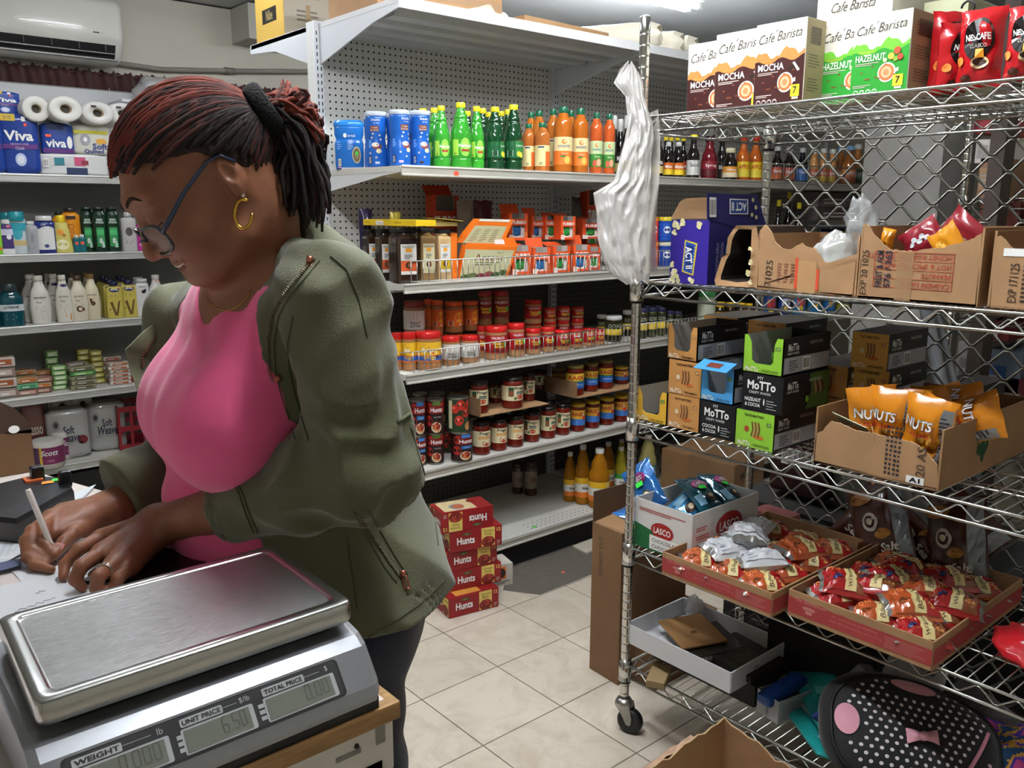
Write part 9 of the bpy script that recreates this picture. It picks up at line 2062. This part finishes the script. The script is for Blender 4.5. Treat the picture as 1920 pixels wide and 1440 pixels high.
b=B();lm=mat('#7a3f3a',.4);b.tube([face_pt(.09,-.015+.0048*k,-.0795+.0007*abs(k-3),-.0012)for k in range(9)],[.001]+[.0026]*7+[.001],lm,6);b.tube([face_pt(.09,-.012+.0042*k,-.0915+.0009*abs(k-3),-.0014)for k in range(9)],[.001]+[.0032]*7+[.001],lm,6);b.make('lips',me_p)
gl=empty('glasses',(0,0,0),0,'dark framed glasses low on the nose of the writing woman','glasses');gm=mat('#23262e',.25,coat=.6)
def lens(sy,k=1.0,dx=0.0):
 o=[]
 for i in range(20):a=2*PI*i/20;c,s=math.cos(a),math.sin(a);q=(abs(c)**3+abs(s)**3)**(-1/3);o.append(hp(.1045-.012*((.0385+c*q*.0325*k)/.07)**2+dx,sy*(.0385+c*q*.0325*k),-.040+s*q*.0195*k))
 return o
b=B()
for sy in(1,-1):b.tube(lens(sy),.0024,gm,8,closed=True)
b.tube([hp(.105,.009,-.036),hp(.110,0,-.033),hp(.105,-.009,-.036)],.002,gm,6);b.make('frame',gl)
for sy in(1,-1):b=B();b.add(lens(sy,.97),[tuple(range(20))],mat('#e8e8ee',.03,alpha=.16,coat=1));b.make('lens',gl);b=B();b.tube([hp(.094,sy*.071,-.034),hp(.084,sy*.077,-.030),hp(.045,sy*.079,-.014),hp(0,sy*.083,-.002),hp(-.018,sy*.084,-.004),hp(-.030,sy*.083,-.022)],[.0034,.0034,.0028,.0024,.0022,.0018],mat('#22304a',.25,coat=.6),8);b.make('temple_arm',gl)
gold=mat('#d8aa4a',.22,1.0)
b=B();e0=hp(-.008,.087,-.059);pts=[]
for k in range(27):a=R(62)+k/26*R(300);pts.append(e0+(RT*.011*math.cos(a)+UP*.0185*math.sin(a))-UP*.022+(-FW)*.002)
b.tube(pts,[.0021+.0005*(k%2)for k in range(27)],gold,8);o=b.make('hoop_earring');tag(o,'gold twisted hoop earring hanging from the left ear','earring')
b=B();b.lathe([(0,-.003),(.0032,0),(0,.003)],mat('#e8dcd0',.1,.8),10,Matrix.Translation(e0+UP*.001-FW*.002));b.make('stud',o)
def bangle(W,E,t_,r,lab):
 c=W+(E-W)*t_;ax_=(E-W).normalized();s1=ax_.cross(UZ).normalized();s2=s1.cross(ax_);b=B();b.tube([c+(s1*math.cos(2*PI*k/36)+s2*math.sin(2*PI*k/36))*r for k in range(36)],.0010,gold,6,closed=True);tag(b.make('bangle'),lab,'bangle')
bangle(WR,ER,-.02,.0315,'thin gold bangle nearer the hand on the writing wrist');bangle(WR,ER,.05,.0325,'thin gold bangle nearer the cuff on the writing wrist')
rc=H(198,1070,.9565);dr=(H(184,1082,.952)-hl[2]).normalized();s1=dr.cross(UZ).normalized();s2=s1.cross(dr);b=B();rcen=hl[2]+(H(184,1082,.952)-hl[2])*.55
for j in range(3):b.tube([rcen+dr*(.0022*(j-1))+(s1*math.cos(2*PI*k/24)+s2*math.sin(2*PI*k/24))*.0112 for k in range(24)],.0010,mat('#d8d2c4',.15,1.0),6,closed=True)
b.lathe([(0,-.002),(.003,0),(0,.0025)],mat('#f4f2ee',.05,.5),8,Matrix.Translation(rcen+s2*.0125));tag(b.make('ring'),'silver wedding ring set with stone on the left hand','ring')
tp,ti=H(104,1040,.937),H(120,1018,.946);nd=(tp-ti).normalized();nn=((CO-tp).normalized()*.6+UZ*.6);nn=(nn-nd*nn.dot(nd)).normalized();ns=nd.cross(nn);b=B()
def nail(u,v):w_=(u-.5)*.013;return ti+nd*(.010+.0175*v)+ns*w_*(1-.25*v*v)+nn*(.0098-.004*v-40*w_*w_)
b.grid(nail,8,10,lambda u,v:mat('#c98a88',.2,coat=.8)if v<.72 else mat('#e8dfd8',.2,coat=.8));b.make('thumbnail',me_p)
b=B();tipp=H(108,1052,.9235);endp=H(52,917,1.035);dd=(endp-tipp).normalized();T=Matrix.Translation(tipp)@dd.to_track_quat('Z','Y').to_matrix().to_4x4();LN=(endp-tipp).length
b.lathe([(.0006,0),(.0022,.008),(.0042,.016),(.0044,LN-.004),(.0038,LN),(0,LN)],mat('#dcd6cf',.35,coat=.3),16,T);tag(b.make('pen'),'white pen held in the writing hand','pen')
b=B();w_=[]
for k in range(15):q=hit(FT,388+6*k*1.0,560+30*math.sin(PI*k/14)**.7+(-1.2*k),.0008);w_+=[q]if q is not None else[]
if len(w_)>3:b.tube(w_,.0007,gold,5);tag(b.make('necklace'),'fine gold chain necklace at the open collar','necklace')
# ------------------------------------------------------------- world, view
w=bpy.data.worlds.new('world');SC.world=w;w.use_nodes=True
w.node_tree.nodes['Background'].inputs[0].default_value=(.9,.95,1,1)
w.node_tree.nodes['Background'].inputs[1].default_value=.0
SC.view_settings.view_transform='Standard';SC.view_settings.look='None'
SC.view_settings.exposure=1.35;SC.view_settings.gamma=1.0;SC.view_settings.use_curve_mapping=False
